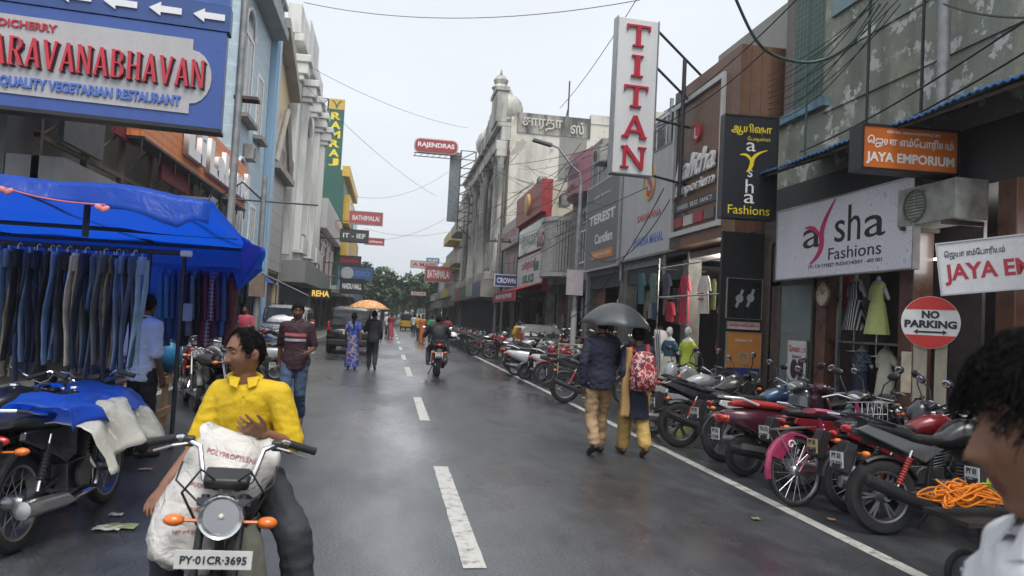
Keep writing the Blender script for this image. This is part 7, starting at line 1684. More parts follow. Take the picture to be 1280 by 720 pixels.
    if shirt:
        sb = MB(); hem = shirt.get('hem', -.42); g = shirt.get('grow', .02)
        sb.loft(torso(J, g, hem, .98, wide=wide, belly=belly))
        if 'drop' in shirt:      # a long tunic: straight down from the hips
            P = J['pel']; a0 = torso(J, g, -.22, -.1, wide=wide)[0]; r2 = [V((p.x*1.12, p.y*1.25, shirt['drop'])) for p in a0]; r1 = [p.lerp(q, 0.5)*1.0 for p, q in zip(a0, r2)]
            sb.loft([r2, r1, a0])
        sl = shirt.get('sleeve', .55)
        for s in ('R', 'L'):
            sh, el, wr = J['sh'+s], J['el'+s], J['wr'+s]; q = V((0, 0, -.0))
            sb.cap(J['chest'].lerp(J['neck'], .72), sh, .075, .056+g*0.4)
            if sl <= .5: sb.cap(sh, sh.lerp(el, sl*2), .052+g*.6, .050+g*.7)
            else: sb.cap(sh, el, .052+g*.6, .047+g*.6); sb.cap(el, el.lerp(wr, (sl-.5)*2), .047+g*.6, .036+g*.7)
        sm = remesh(sb, shirt.get('voxel', .012 if near else .018), 4, 0.5); folds(sm, shirt.get('fold', .005)*.6, 13, len(label), 19)
        so = put('shirt', sm, shirt['mat'], t, smooth=70)
        if shirt.get('collar', True):
            N = J['neck']+V((0, .0, .012)); cm = shirt.get('collar_mat', shirt['mat'])
            MB().tube([N+V((.072*math.sin(a), .068*math.cos(a), .010*math.cos(a)*-1.6+.012)) for a in [0.25+(2*PI-0.5)*k/18 for k in range(19)]], [(.016, .007)]*19, 8).build('collar', cm, so)
            for s in (1, -1): MB().add([N+V((s*.016, .074, .012)), N+V((s*.070, .045, .020)), N+V((s*.060, .090, -.022)), N+V((s*.026, .098, -.036))], [(0, 1, 2, 3)]).build('collar_leaf', cm, so, solid=.004, smooth=0)
    if pants and not upper_only:
        pb = MB(); pb.loft(torso(J, .003, -.22, .12, wide=wide)); g = pants.get('grow', .016); ln = pants.get('len', .93)
        for s in ('R', 'L'):
            pb.cap(J['hip'+s], J['kn'+s], .090+g*.6, .062+g); pb.cap(J['kn'+s], J['kn'+s].lerp(J['an'+s], ln), .062+g, .050+g*1.1)
        pm = remesh(pb, .012 if near else .018, 4, 0.5); folds(pm, pants.get('fold', .006), 7, len(label)*1.7, 12)
        put('trousers', pm, pants['mat'], t, smooth=70)
    if skirt:
        P = J['pel']; z0 = skirt.get('z', .12); pb = MB(); rings = []
        for k in range(9):
            u = k/8; z = P.z+.12-(P.z+.12-z0)*u; w = .165+.05*u+skirt.get('flare', .0)*u; d = .135+.06*u
            rings.append([V((P.x+w*math.cos(q)*(1+.05*math.sin(9*q+k*.5)*u), P.y+skirt.get('sway', 0)*u+d*math.sin(q)*(1+.05*math.sin(7*q)*u), z)) for q in [2*PI*i/36 for i in range(36)]])
        o = pb.loft(rings).build('skirt', skirt['mat'], t, smooth=70)
    if shoes and not upper_only:
        for s in ('R', 'L'):
            an, to = J['an'+s], J['to'+s]; d = (to-an); d.z = 0; d.normalize(); sb = MB()
            pt = (to-(an-V((0, 0, .05)))); heel = an - d*.05 - V((0, 0, .045)); toe = to + d*.045
            sb.cap(heel+V((0, 0, .01)), heel.lerp(toe, .55), .037, .042); sb.cap(heel.lerp(toe, .5), toe-d*.03, .042, .036); sb.cap(an-V((0, 0, .01)), an-V((0, 0, .05)), .042, .042)
            sm = remesh(sb, .009 if near else .014, 3)
            for v in sm.vertices: pass
            put('shoe', sm, shoes, t, smooth=70)
    return t, HT

C_YEL = mat('cloth_yellow', (0.60, 0.40, 0.008), 0.8, var=0.10, bump=0.55, bscale=16)
C_NAVY = mat('cloth_navy', (0.014, 0.017, 0.036), 0.75, var=0.15, bump=0.5, bscale=14)
C_BLACK = mat('cloth_black', (0.016, 0.016, 0.018), 0.75, var=0.15); C_KHAKI = mat('cloth_khaki', (0.36, 0.24, 0.13), 0.75, var=0.1, bump=0.5, bscale=12)
C_CHAR = mat('cloth_charcoal', (0.028, 0.031, 0.037), 0.75, var=0.15, bump=0.5, bscale=14); C_WHITE = mat('cloth_white', (0.62, 0.63, 0.66), 0.7, var=0.06, bump=0.4, bscale=16); C_SKY = mat('cloth_sky', (0.66, 0.72, 0.78), 0.7, var=0.08, bump=0.4, bscale=14)
C_BLUEJ = mat('cloth_denim', (0.05, 0.08, 0.14), 0.8, var=0.2); SHOE = mat('shoe_black', (0.02, 0.018, 0.017), 0.4)
def polo():
    m = bpy.data.materials.new('cloth_maroon_bands'); m.use_nodes = True
    nt = m.node_tree; L = nt.links.new; p = nt.nodes['Principled BSDF']; p.inputs['Roughness'].default_value = 0.75
    tc = nt.nodes.new('ShaderNodeTexCoord'); sx = nt.nodes.new('ShaderNodeSeparateXYZ'); L(tc.outputs['Object'], sx.inputs[0])
    cr = nt.nodes.new('ShaderNodeValToRGB'); cr.color_ramp.interpolation = 'CONSTANT'; e = cr.color_ramp.elements
    mr = nt.nodes.new('ShaderNodeMapRange'); mr.inputs[1].default_value = 1.0; mr.inputs[2].default_value = 1.5; L(sx.outputs['Z'], mr.inputs[0]); L(mr.outputs[0], cr.inputs[0])
    mar = (0.035, 0.010, 0.016, 1); stops = [(0, mar), (.36, (.5, .48, .5, 1)), (.43, mar), (.50, (.42, .10, .11, 1)), (.58, mar)]
    while len(e) < len(stops): e.new(0.5)
    for i, (q, c) in enumerate(stops): e[i].position = q; e[i].color = c
    # bands only across the chest
    ax = nt.nodes.new('ShaderNodeMath'); ax.operation = 'ABSOLUTE'; L(sx.outputs['X'], ax.inputs[0]); lt = nt.nodes.new('ShaderNodeMath'); lt.operation = 'LESS_THAN'; lt.inputs[1].default_value = 0.14; L(ax.outputs[0], lt.inputs[0])
    mx = nt.nodes.new('ShaderNodeMix'); mx.data_type = 'RGBA'; mx.inputs[6].default_value = mar; L(lt.outputs[0], mx.inputs[0]); L(cr.outputs[0], mx.inputs[7]); L(mx.outputs[2], p.inputs['Base Color'])
    return m
# ---- man in yellow on his motorcycle
HX, HY = atY(275, 632, 3.12).x, 3.12
bike_a = R(-84)
fwd = V((math.cos(bike_a), math.sin(bike_a), 0)); lft = V((-fwd.y, fwd.x, 0))
BO = V((HX-.035, HY, 0)) - fwd*0.46
hb = motorbike('motorcycle', 'black motorcycle with big chrome headlight ridden by the man in yellow', P_BLACK, 'commuter', 'wire', loc=BO, rotz=bike_a, lean=R(-3), plates=('PY 01', None), mirrors=False, group='ridden two wheelers', accent=P_GREEN)
hb.scale = (.92,)*3
for ch in list(hb.children):
    if ch.name.startswith('handlebar'):
        for g_ in list(ch.children): bpy.data.objects.remove(g_)
        bpy.data.objects.remove(ch)
bar = MB().tube([(.22, .35, 1.11), (.27, .22, 1.15), (.33, .135, 1.12), (.385, .10, .99), (.39, .05, .955), (.39, -.05, .955), (.385, -.10, .99), (.33, -.135, 1.12), (.27, -.22, 1.15), (.22, -.35, 1.11)], .0125, 10).build('handlebar', CHROME, hb)
for s in (1, -1):
    MB().tube([(.26, s*.245, 1.143), (.215, s*.365, 1.106)], .019, 10).build('grip', RUBBER, bar); MB().tube([(.30, s*.18, 1.13), (.33, s*.25, 1.12), (.29, s*.33, 1.085)], .006, 6).build('lever', STEEL, bar); MB().cbox((.285, s*.19, 1.135), (.05, .05, .045)).build('switch_box', BLACK, bar, bevel=.008)
for ch in hb.children:
    if ch.name.startswith('fork'): ch.data.materials[1] = BLACK
plate(hb, 0.62, 0.715, 'PY·01CR·3695', 0.30, 0.075, front=True)
b = MB()   # front crash guard and the cables over the lamp
for s in (1, -1): b.tube([(0.42, s*0.03, 0.98), (0.52, s*0.10, 1.06), (0.48, s*0.17, 0.95), (0.42, s*0.10, 0.80)], 0.006, 6); b.tube([(0.33, s*0.2, 1.05), (0.47, s*0.2, 1.0), (0.5, s*0.08, 0.9)], 0.005, 6)
b.build('control_cable', BLACK, hb)
hipc = BO - fwd*0.16 + V((.085, 0, 0))
# rider faces along fwd; local +Y = fwd
rot = bike_a - PI/2
J = stand(pel=(0, 0, .86), chest=(.02, .02, 1.17), neck=(.03, .05, 1.335), head=(.035, .075, 1.475), shR=(.142, .0, 1.275), shL=(-.135, .09, 1.28),
          elR=(.23, .04, 1.01), wrR=(.33, .25, .87), elL=(-.215, .14, 1.04), wrL=(-.085, .27, 1.115),
          hipR=(.10, .02, .84), hipL=(-.10, .02, .84), knR=(.27, .42, .68), knL=(-.25, .38, .68), anR=(.30, .30, .28), anL=(-.34, .36, .11), toR=(.32, .46, .25), toL=(-.38, .53, .04))
man, HT = person('man in a yellow shirt sitting on a motorcycle and gesturing beside a white sack', hipc, rot, J, .95, 0, dict(mat=C_YEL, sleeve=.46, hem=-.1, fold=.004, voxel=.008), dict(mat=C_CHAR, fold=.006), SHOE, 'receding', .008, look=(R(-58), R(-6)), voxel=.0055, moustache=True, strands=2600, slen=.007, wide=.82,
   palms={'L': V((0.1, -0.9, 0.25)), 'R': V((-.3, .1, -1))}, hands={'L': dict(curls=[(.15, .25, .2), (.35, .5, .3), (.5, .6, .4), (.55, .7, .4)], spread=.16, thumb=.1), 'R': dict(curl=(.3, .4, .3), spread=.1)})
sh_ = next(c for c in man.children if c.name.startswith('shirt')); bpy.context.view_layer.update()
pk = []
for k in range(15):
    z = 1.30-.030*k; hit, co, nn, _ = sh_.ray_cast(V((.025-.02*(k/14), .8, z)), V((0, -1, 0)))
    if hit: pk.append(co+nn*.002)
MB().tube(pk, [(.013, .003)]*len(pk), 6).build('placket', C_YEL, sh_)
for p_ in pk[1::4]: MB().ell((p_.x, p_.y+.004, p_.z), (.0045, .0025, .0045)).build('button', mat('button_amber', (.35, .22, .03), .3), sh_)
# big white sack on the tank
SACK = bpy.data.materials.new('woven_sack'); SACK.use_nodes = True
nt = SACK.node_tree; L = nt.links.new; p = nt.nodes['Principled BSDF']; p.inputs['Roughness'].default_value = 0.5
tc = nt.nodes.new('ShaderNodeTexCoord'); n = nt.nodes.new('ShaderNodeTexNoise'); n.inputs['Scale'].default_value = 5; n.inputs['Detail'].default_value = 6; L(tc.outputs['Object'], n.inputs['Vector'])
mx = nt.nodes.new('ShaderNodeMix'); mx.data_type = 'RGBA'; mx.inputs[6].default_value = (0.46, 0.43, 0.39, 1); mx.inputs[7].default_value = (0.72, 0.70, 0.68, 1); L(n.outputs[0], mx.inputs[0]); L(mx.outputs[2], p.inputs['Base Color'])
w1 = nt.nodes.new('ShaderNodeTexNoise'); w1.inputs['Scale'].default_value = 9; w1.inputs['Detail'].default_value = 5; w1.inputs['Distortion'].default_value = 1.4; L(tc.outputs['Object'], w1.inputs['Vector'])
bp = nt.nodes.new('ShaderNodeBump'); bp.inputs['Strength'].default_value = 0.9; bp.inputs['Distance'].default_value = 0.03; L(w1.outputs[0], bp.inputs['Height']); L(bp.outputs[0], p.inputs['Normal'])
st = thing('sack', 'big white woven sack with faint red print between the rider and the handlebar', 'sack', BO+fwd*0.10+V((.10, 0, .02)), rot)
st.scale = (.95,)*3
b = MB()
# rings from the bottom to the open top: (x centre, y centre, z, half width, half depth)
sk = [(.18, .14, .55, .10, .10), (.21, .13, .60, .15, .15), (.21, .11, .66, .17, .15), (.16, .09, .78, .18, .14), (.10, .07, .88, .185, .14), (.06, .05, .96, .185, .13), (.04, .03, 1.02, .18, .11), (.035, .02, 1.06, .175, .08), (.04, .005, 1.085, .17, .055), (.05, -.0, 1.10, .14, .03)]
rings = [[V((x+w*math.copysign(abs(math.cos(q))**.8, math.cos(q)), y+d*math.copysign(abs(math.sin(q))**.8, math.sin(q)), z+.02*math.sin(3*q+z*9)+.28*(x-.06+w*math.cos(q))*max(0,(z-.8)/.3))) for q in [2*PI*k/40 for k in range(40)]] for x, y, z, w, d in sk]
rr = []
for i in range(len(rings)-1):
    for j in range(3): rr.append([a.lerp(c, j/3) for a, c in zip(rings[i], rings[i+1])])
rr.append(rings[-1]); b.loft(rr)
me = b.mesh('sack'); folds(me, .012, 6, 3.1, 5); folds(me, .006, 17, 1.1, 10)
so = put('bag', me, SACK, st, smooth=80)
RP = mat('faded_red_print', (0.42, 0.16, 0.17), 0.6, var=0.4, scale=20)
def on_bag(string, x, z, w, h, m, tilt=0.0):
    tm, tw, th = text_mesh(string, 0.01, 0.002); me_ = tm.copy(); ok = True
    for v in me_.vertices:
        lx, lz = v.co.x*w/tw, v.co.y*h/th; px_, pz_ = x-(lx*math.cos(tilt)-lz*math.sin(tilt)), z+lx*math.sin(tilt)+lz*math.cos(tilt)
        hit, co, nn, _ = so.ray_cast(V((px_, 1.0, pz_)), V((0, -1, 0)))
        v.co = co + V((0, .003+v.co.z, 0)) if hit else V((px_, .1, pz_))
    put('print', me_, m, so, smooth=0)
bpy.context.view_layer.update()
on_bag('POLYPROPYLENE', .05, 1.02, .22, .02, RP, R(-12)); on_bag('PUDUCHERRY', .13, .90, .16, .015, RP, R(-6)); on_bag('RICE MILL', .14, .81, .12, .016, RP); on_bag('NET WT 50 KG', .20, .72, .12, .014, RP); on_bag('QUALITY', .12, .96, .08, .01, mat('faded_grey_print', (.3, .32, .3), .6))
# grey cloth below the sack
t = tag(MB().loft([[V((x+w*math.cos(q)*(1+.08*math.sin(5*q)), y+d*math.sin(q), z+.015*math.sin(4*q))) for q in [2*PI*k/28 for k in range(28)]] for x, y, z, w, d in ((-.13, .16, .32, .04, .05), (-.14, .15, .38, .07, .08), (-.135, .13, .5, .085, .10), (-.12, .12, .62, .08, .10), (-.1, .1, .70, .05, .06))]).build('cloth_bundle', mat('grey_green_cloth', (0.15, 0.15, 0.12), .85, var=.3, bump=.5, bscale=12), smooth=80), 'grey green cloth bundle hanging below the white sack on the motorcycle', 'bundle')
t.location = BO+fwd*0.12; t.rotation_euler = (0, 0, rot)

# ---- other people
q = atY(372, 384, 10.6)
person('man in maroon polo with white and coral chest bands walking to the camera', (-1.22, 10.6, 0), R(178), walk(1, .12, wrL=(-.17, .20, 1.03), elL=(-.24, -.03, 1.10)), 1.0, 1, dict(mat=polo(), sleeve=.42), dict(mat=C_BLUEJ), SHOE, 'full', .02, look=(R(8), R(-4)), voxel=.008)
person('man in pale blue shirt standing with his back to the shirts at the stall', (-2.5, 8.4, 0), R(-35), stand(), .99, 1, dict(mat=C_SKY, sleeve=.5, fold=.01), dict(mat=C_BLACK), SHOE, 'short', .013, look=(R(30), 0), voxel=.008)
nav, HTn = person('man in navy shirt and khaki trousers walking away under a black umbrella', (2.66, 9.15, 0), R(2), walk(1, .10, wrR=(.10, .26, 1.33), elR=(.24, .10, 1.14), wrL=(-.23, -.02, .86), elL=(-.24, -.06, 1.11)), 1.02, 1, dict(mat=C_NAVY, sleeve=.97, fold=.009), dict(mat=C_KHAKI, fold=.009), SHOE, 'short', .014, look=(0, 0), voxel=.008, wide=1.05)
def umbrella(label, x, y, z, tip, rad, m, n=8, ribs=True, tilt=(0, 0), drop=0.30, hand_z=1.35):
    t = thing('umbrella', label, 'umbrella', (x, y, z)); t.rotation_euler = (tilt[0], tilt[1], 0)
    b = MB(); N_ = 8; vs = [(0, 0, tip)]
    for r_ in range(1, 9):
        u = r_/8
        for k in range(n*N_):
            a = 2*PI*k/(n*N_); f = abs(math.sin(a*n/2)); rr_ = rad*u*(1-0.07*f*u); vs.append((rr_*math.cos(a), rr_*math.sin(a), tip-drop*u**2.1+0.018*f*u**3))
    m_ = n*N_; fs = [(0, 1+k, 1+(k+1) % m_) for k in range(m_)] + [(1+(r_-1)*m_+k, 1+r_*m_+k, 1+r_*m_+(k+1) % m_, 1+(r_-1)*m_+(k+1) % m_) for r_ in range(1, 8) for k in range(m_)]
    b.add(vs, fs).build('canopy', m, t, solid=.003, smooth=30)
    if ribs:
        for k in range(n): a = 2*PI*k/n; MB().tube([(0, 0, tip-.02)]+[(rad*u*math.cos(a), rad*u*math.sin(a), tip-.012-drop*u**1.9) for u in (.25, .5, .75, 1.0)], .004, 4).build('rib', STEEL, t)
    MB().tube([(0, 0, tip+.05), (0, 0, hand_z-z)], .007, 8).build('shaft', STEEL, t); MB().tube([(0, 0, hand_z-z+.06), (0, 0, hand_z-z-.06)], .016, 8).build('handle', BLACK, t)
    return t
umbrella('open black umbrella held over the man in navy shirt', 2.80, 9.32, 0, 1.91, .48, mat('umbrella_black', (0.045, 0.050, 0.055), 0.4, var=.15, bump=.1, bscale=20), tilt=(R(2), R(2)), drop=.30, hand_z=1.35)
gm, HTg = person('young woman with red backpack and mustard scarf walking beside the umbrella', (3.12, 9.1, 0), R(0), walk(-1, .13), .955, 1, dict(mat=C_NAVY, sleeve=.6, drop=.50, collar=False), dict(mat=mat('cloth_mustard', (.50, .33, .10), .75, var=.1), grow=.035, len=.9), mat('sandal_brown', (.12, .06, .03), .5), 'woman', .017, voxel=.009, wide=.9)
b = MB(); b.ell((0, -.10, -.01), (.05, .045, .05), T=HTg); b.build('hair_bun', HAIR, gm)
t = thing('scarf', 'long mustard scarf hanging over the shoulder beside the red backpack', 'scarf', (3.12, 9.1, 0))
MB().sheet(lambda u, v: (-.155-.03*v+(.05+.03*v)*(u-.5)*1.6+.012*math.sin(v*9), -.10-.05*math.sin(u*PI)-.012*math.sin(u*9), 1.36-.86*v), 8, 24).build('cloth', mat('cloth_mustard_scarf', (.50, .30, .12), .8, var=.15), t, solid=.006)
bp_ = thing('backpack', 'red patterned backpack on the back of the young woman', 'backpack', (3.12, 9.08, 0))
RBP = spot_mat('red_print', [(.35, .02, .03), (.42, .03, .04), (.55, .45, .42), (.30, .02, .03), (.05, .02, .03), (.42, .03, .04)], 14, .5, .7)
MB().loft([[V((w*math.copysign(abs(math.cos(q))**.7, math.cos(q)), -.20+d*math.copysign(abs(math.sin(q))**.7, math.sin(q)), z)) for q in [2*PI*k/28 for k in range(28)]] for z, w, d in ((.83, .10, .06), (.86, .155, .10), (.98, .17, .115), (1.12, .165, .11), (1.24, .14, .09), (1.30, .10, .06), (1.32, .05, .03))]).build('bag', RBP, bp_, smooth=70)
MB().loft([[V((w*math.cos(q), -.30+d*math.sin(q), z)) for q in [2*PI*k/20 for k in range(20)]] for z, w, d in ((.88, .09, .03), (.90, .13, .05), (1.02, .135, .055), (1.07, .12, .045), (1.09, .07, .02))]).build('front_pocket', RBP, bp_, smooth=70)
for s in (1, -1): MB().tube([(s*.08, -.12, 1.30), (s*.11, .0, 1.40), (s*.11, .11, 1.32), (s*.13, .10, 1.1), (s*.14, -.08, .92)], [(.028, .006)]*5, 8).build('strap', mat('strap_red', (.28, .02, .03), .6), bp_)
MB().tube([(-.03, -.2, 1.31), (0, -.2, 1.36), (.03, -.2, 1.31)], .008, 6).build('top_loop', BLACK, bp_)
# couple under the orange umbrella
wo, HTw = person('woman in a blue flowered sari walking under the orange umbrella', (-.95, 21.6, 0), R(0), walk(1, .06), .93, 1, dict(mat=spot_mat('sari_blue', [(.02, .05, .28), (.025, .07, .34), (.35, .25, .2), (.02, .05, .26)], 7, .6, .5), sleeve=.3, collar=False), None, SHOE, 'woman', .018, near=False, voxel=.015, skirt=dict(mat=MATS['sari_blue'], z=.08))
MB().tube([HTw @ V((0, -.10, -.02)), HTw @ V((0, -.13, -.15)), HTw @ V((.02, -.13, -.38))], [.04, .04, .02], 8).build('braid', HAIR, wo)
person('man in black shirt and trousers walking under the orange umbrella', (-.40, 21.85, 0), R(-2), walk(-1, .08, wrL=(-.14, .22, 1.2), elL=(-.25, .03, 1.12)), .98, 1, dict(mat=C_BLACK, sleeve=.9), dict(mat=C_BLACK), SHOE, 'short', .014, near=False, voxel=.015)
umbrella('open orange and cream patterned umbrella over the couple walking away', -.58, 21.95, 0, 1.98, .60, spot_mat('umbrella_orange', [(.55, .22, .05), (.62, .40, .18), (.55, .18, .04), (.65, .5, .3)], 9, .6, .7), ribs=False, drop=.26, hand_z=1.22)
# motorcyclist riding away
rb_ = motorbike('motorcycle', 'dark motorcycle ridden away from the camera in the right lane', P_BLACK, 'sport', loc=(1.37, 20.9, 0), rotz=R(90), lean=0, group='ridden two wheelers', plates=('PY 01', 'DA 6109'))
Jr = stand(pel=(0, 0, .90), chest=(0, .14, 1.20), neck=(0, .20, 1.37), head=(0, .24, 1.51), shR=(.20, .18, 1.32), shL=(-.20, .18, 1.32), elR=(.36, .30, 1.08), elL=(-.36, .30, 1.08), wrR=(.33, .52, 1.06), wrL=(-.33, .52, 1.06),
           hipR=(.10, .0, .86), hipL=(-.10, 0, .86), knR=(.22, .38, .70), knL=(-.22, .38, .70), anR=(.24, .12, .36), anL=(-.24, .12, .36), toR=(.25, .28, .30), toL=(-.25, .28, .30))
rider, HTr = person('motorcyclist in dark jacket with a backpack riding away', (1.37, 20.65, 0), 0, Jr, 1.0, 1, dict(mat=C_BLACK, sleeve=.97, grow=.03), dict(mat=C_CHAR), SHOE, 'full', .018, near=False, voxel=.014, wide=1.1)
t = tag(MB().loft([[V((w*math.cos(q), d*math.sin(q), z)) for q in [2*PI*k/20 for k in range(20)]] for z, w, d in ((.92, .10, .05), (.96, .15, .1), (1.15, .16, .11), (1.3, .13, .08), (1.36, .06, .03))]).build('backpack', C_CHAR, smooth=70), 'dark backpack on the motorcyclist riding away', 'backpack'); t.location = (1.37, 20.58, 0)
t = thing('helmet', 'white helmet hanging at the right side of the motorcyclist', 'helmet', (1.80, 21.0, 1.08)); MB().ell((0, 0, 0), (.13, .15, .13)).build('shell', mat('helmet_white', (.65, .65, .66), .2, coat=.5), t); MB().ell((0, -.06, -.02), (.11, .1, .06)).build('visor', GLASSD, t)
# pedestrians far down the street and at the shops
cl = {'maroon': mat('c_maroon', (.18, .02, .03), .7), 'green': mat('c_green', (.02, .22, .10), .7), 'yellow': mat('c_amber', (.5, .28, .03), .7), 'white': C_WHITE, 'pink': mat('c_pink', (.42, .06, .10), .7), 'orange': mat('c_orange', (.45, .13, .04), .7), 'blue': mat('c_blue', (.04, .08, .25), .7), 'check': stripe_mat('red_check', (.25, .02, .03), (.03, .015, .02), 14, 'XZ', .7)}
def ped(label, px, Yd, top, bot, rotz, st='walk', skirt=False, legs=C_CHAR, X=None, hair='short', sleeve=.4, z=0, sc=.97):
    x = atY(px, 410, Yd).x if X is None else X
    person(label, (x, Yd, z), R(rotz), walk(1 if len(label) % 2 else -1, .12) if st == 'walk' else stand(), sc, 1, dict(mat=cl[top], sleeve=sleeve, collar=False), None if skirt else dict(mat=legs), SHOE, hair, .016, near=False, voxel=.016, skirt=dict(mat=cl[bot], z=.08) if skirt else None, group=None)
ped('woman in red maroon sari walking far down the left lane', 488.5, 50, 'maroon', 'pink', 175, skirt=True, hair='woman')
ped('person in pale shirt beside the far woman in the maroon sari', 484.5, 53, 'white', 'white', 180)
ped('man in white shirt near the auto rickshaw far down the road', 517, 62, 'white', 'white', 0)
ped('person in amber shirt walking far down the right lane', 523, 50, 'yellow', 'yellow', 20)
ped('woman in orange dress walking in the right lane beyond the rider', 528, 44, 'orange', 'orange', 170, skirt=True, hair='woman')
ped('person in bright green top beyond the motorcyclist', 539.5, 42, 'green', 'green', 0)
ped('person in maroon shirt just right of the motorcyclist head', 547, 38, 'maroon', 'maroon', 10)
ped('man in dark red shirt standing at the edge of the right row', 559, 36, 'maroon', 'maroon', -20, 'stand')
ped('person in yellow shirt sitting height behind the parked motorcycles', 620, 27, 'yellow', 'yellow', 200, 'stand', X=4.7)
ped('person in red shirt among the left hand parked motorcycles', 320, 19, 'pink', 'pink', 150, 'stand', X=-3.4)
ped('man in white shirt standing inside the red fronted shop', 684, 33, 'white', 'white', 90, 'stand', X=7.4, z=.12)
ped('shopkeeper in red checked shirt standing by the green dress', 885, 14.6, 'check', 'check', 60, 'stand', X=6.9, z=.2, sleeve=.9)
ped('person at the brown shutters beside the dark covered load', 662, 22, 'orange', 'orange', 110, 'stand', X=6.4, z=.12)
# ---- young man in white shirt close to the camera at the edge of the frame
Jc = stand(head=(0, .03, 1.585))
pc = atY(1268, 500, 0.86)
person('young man with dark wavy hair and white shirt close by at the picture edge', (pc.x+.092, pc.y-.01, pc.z-1.60-.03), R(66), Jc, 1.0, 0, dict(mat=C_WHITE, sleeve=.5, hem=.0, fold=.006, voxel=.008), dict(mat=C_CHAR), SHOE, 'full', .026, strands=3000, slen=.016, look=(R(0), R(-4)), voxel=.005)
# ================================================================ the clothes stall on the left
# canopy: front edge near Y 5.5, back edge at Y 9.2, open towards the road
cB = atY(266, 252, 5.5); cC = atY(330, 314, 9.2); cM = atY(150, 229, 5.6)
t = thing('market_stall', 'street clothes stall with a blue tarpaulin roof on dark poles', 'stall', (-3.5, 7.3, 0))
o = V((-3.5, 7.3, 0))
xl = -7.5
def can(u, v):
    x = xl + (cB.x-xl)*u; x += (cC.x-cB.x)*v*u
    y = 5.5 + 3.7*v
    zf = 2.38+0.09*math.exp(-((x-cM.x)/0.9)**2) if u < 1 else cB.z
    zf = zf*(1-u**6)+cB.z*u**6
    zb_ = cC.z+0.03
    z = zf + (zb_-zf)*v - 0.10*math.sin(PI*v)*(0.6+0.4*math.cos(u*14)) + 0.03*noise.noise(V((x*2, y*1.3, 0)))
    return V((x, y, z)) - o
MB().sheet(can, 40, 20).build('tarp_roof', TARP, t, solid=0.004)
def flap(u, v):
    p = can(u, 0)+o; d = 0.05+0.03*noise.noise(V((u*20, 0, 0)))+0.20*max(0, u-0.72)/0.28
    return V((p.x+0.01*math.sin(u*60)*v, p.y-0.03-0.06*v+0.02*math.sin(u*45)*v, p.z-d*v*(1-(0.35 if u > .97 else 0)))) - o
MB().sheet(flap, 60, 5).build('front_flap', TARP, t, solid=0.004)
def backc(u, v):
    p = can(u, 1)+o; d = 0.62+0.05*math.sin(u*9)
    if u > 0.93: d *= 1-0.6*(u-0.93)/0.07
    return V((p.x+0.02*math.sin(v*6), p.y+0.05*v+0.03*math.sin(u*50)*v, p.z-d*v)) - o
MB().sheet(backc, 50, 6).build('back_curtain', TARP, t, solid=0.004)
def sidec(u, v):
    p = can(1, 0.45+0.55*u)+o; return V((p.x+0.02*math.sin(u*9)-0.25*v*u, p.y, p.z-(0.02+0.42*u*u)*v)) - o
MB().sheet(sidec, 14, 5).build('side_flap', TARP, t, solid=0.004)
for (px, Y, zt_) in ((106, 6.1, 2.35), (189, 8.9, 2.2), (232, 8.9, 2.2), (6, 8.9, 2.2), (60, 8.9, 2.2)):
    q = atY(px, 300, Y); MB().tube([(q.x-o.x, Y-o.y, 0.0 if Y > 7 else 2.08), (q.x-o.x, Y-o.y, zt_)], 0.025, 8).build('pole', DARKMETAL, t)
J1, J2 = 6.25, 9.25
for (ya, za, xa, xb) in ((5.62, 2.36, -7.3, cB.x-.05), (7.4, 2.26, -7.3, -1.45), (9.1, 2.27, -7.3, cC.x-.03)):
    MB().tube([(xa-o.x, ya-o.y, za), (xb-o.x, ya-o.y, za)], 0.02, 8).build('crossbar', DARKMETAL, t)
for x in (-5.8, -4.2, -2.7, -1.6): MB().tube([(x-o.x, 5.6-o.y, 2.38), (x-o.x, 9.1-o.y, 2.29)], 0.02, 8).build('rafter', DARKMETAL, t)
r1a, r1b = atY(-80, 300, J1), atY(236, 323, J1); zr = atY(105, 309, J1).z
MB().tube([(r1a.x-o.x, J1-o.y, zr), (r1b.x-o.x, J1-o.y, zr)], 0.02, 8).build('front_rail', DARKMETAL, t)
MB().tube([(r1b.x-o.x-.06, J1-o.y, zr), (r1b.x-o.x+.02, J1-o.y, zr)], 0.026, 8).build('rail_end', WHITE, t)
r2a, r2b = atY(178, 326, J2), atY(320, 338, J2); zr2 = atY(250, 333, J2).z
MB().tube([(r2a.x-o.x, J2-o.y, zr2), (r2b.x-o.x+.05, J2-o.y, zr2)], 0.02, 8).build('back_rail', DARKMETAL, t)
MB().tube([(r2a.x-.6-o.x, J2-o.y, zr2), (r2a.x-.6-o.x, J2-o.y, 2.25)], 0.015, 6).build('hanger_post', DARKMETAL, t)
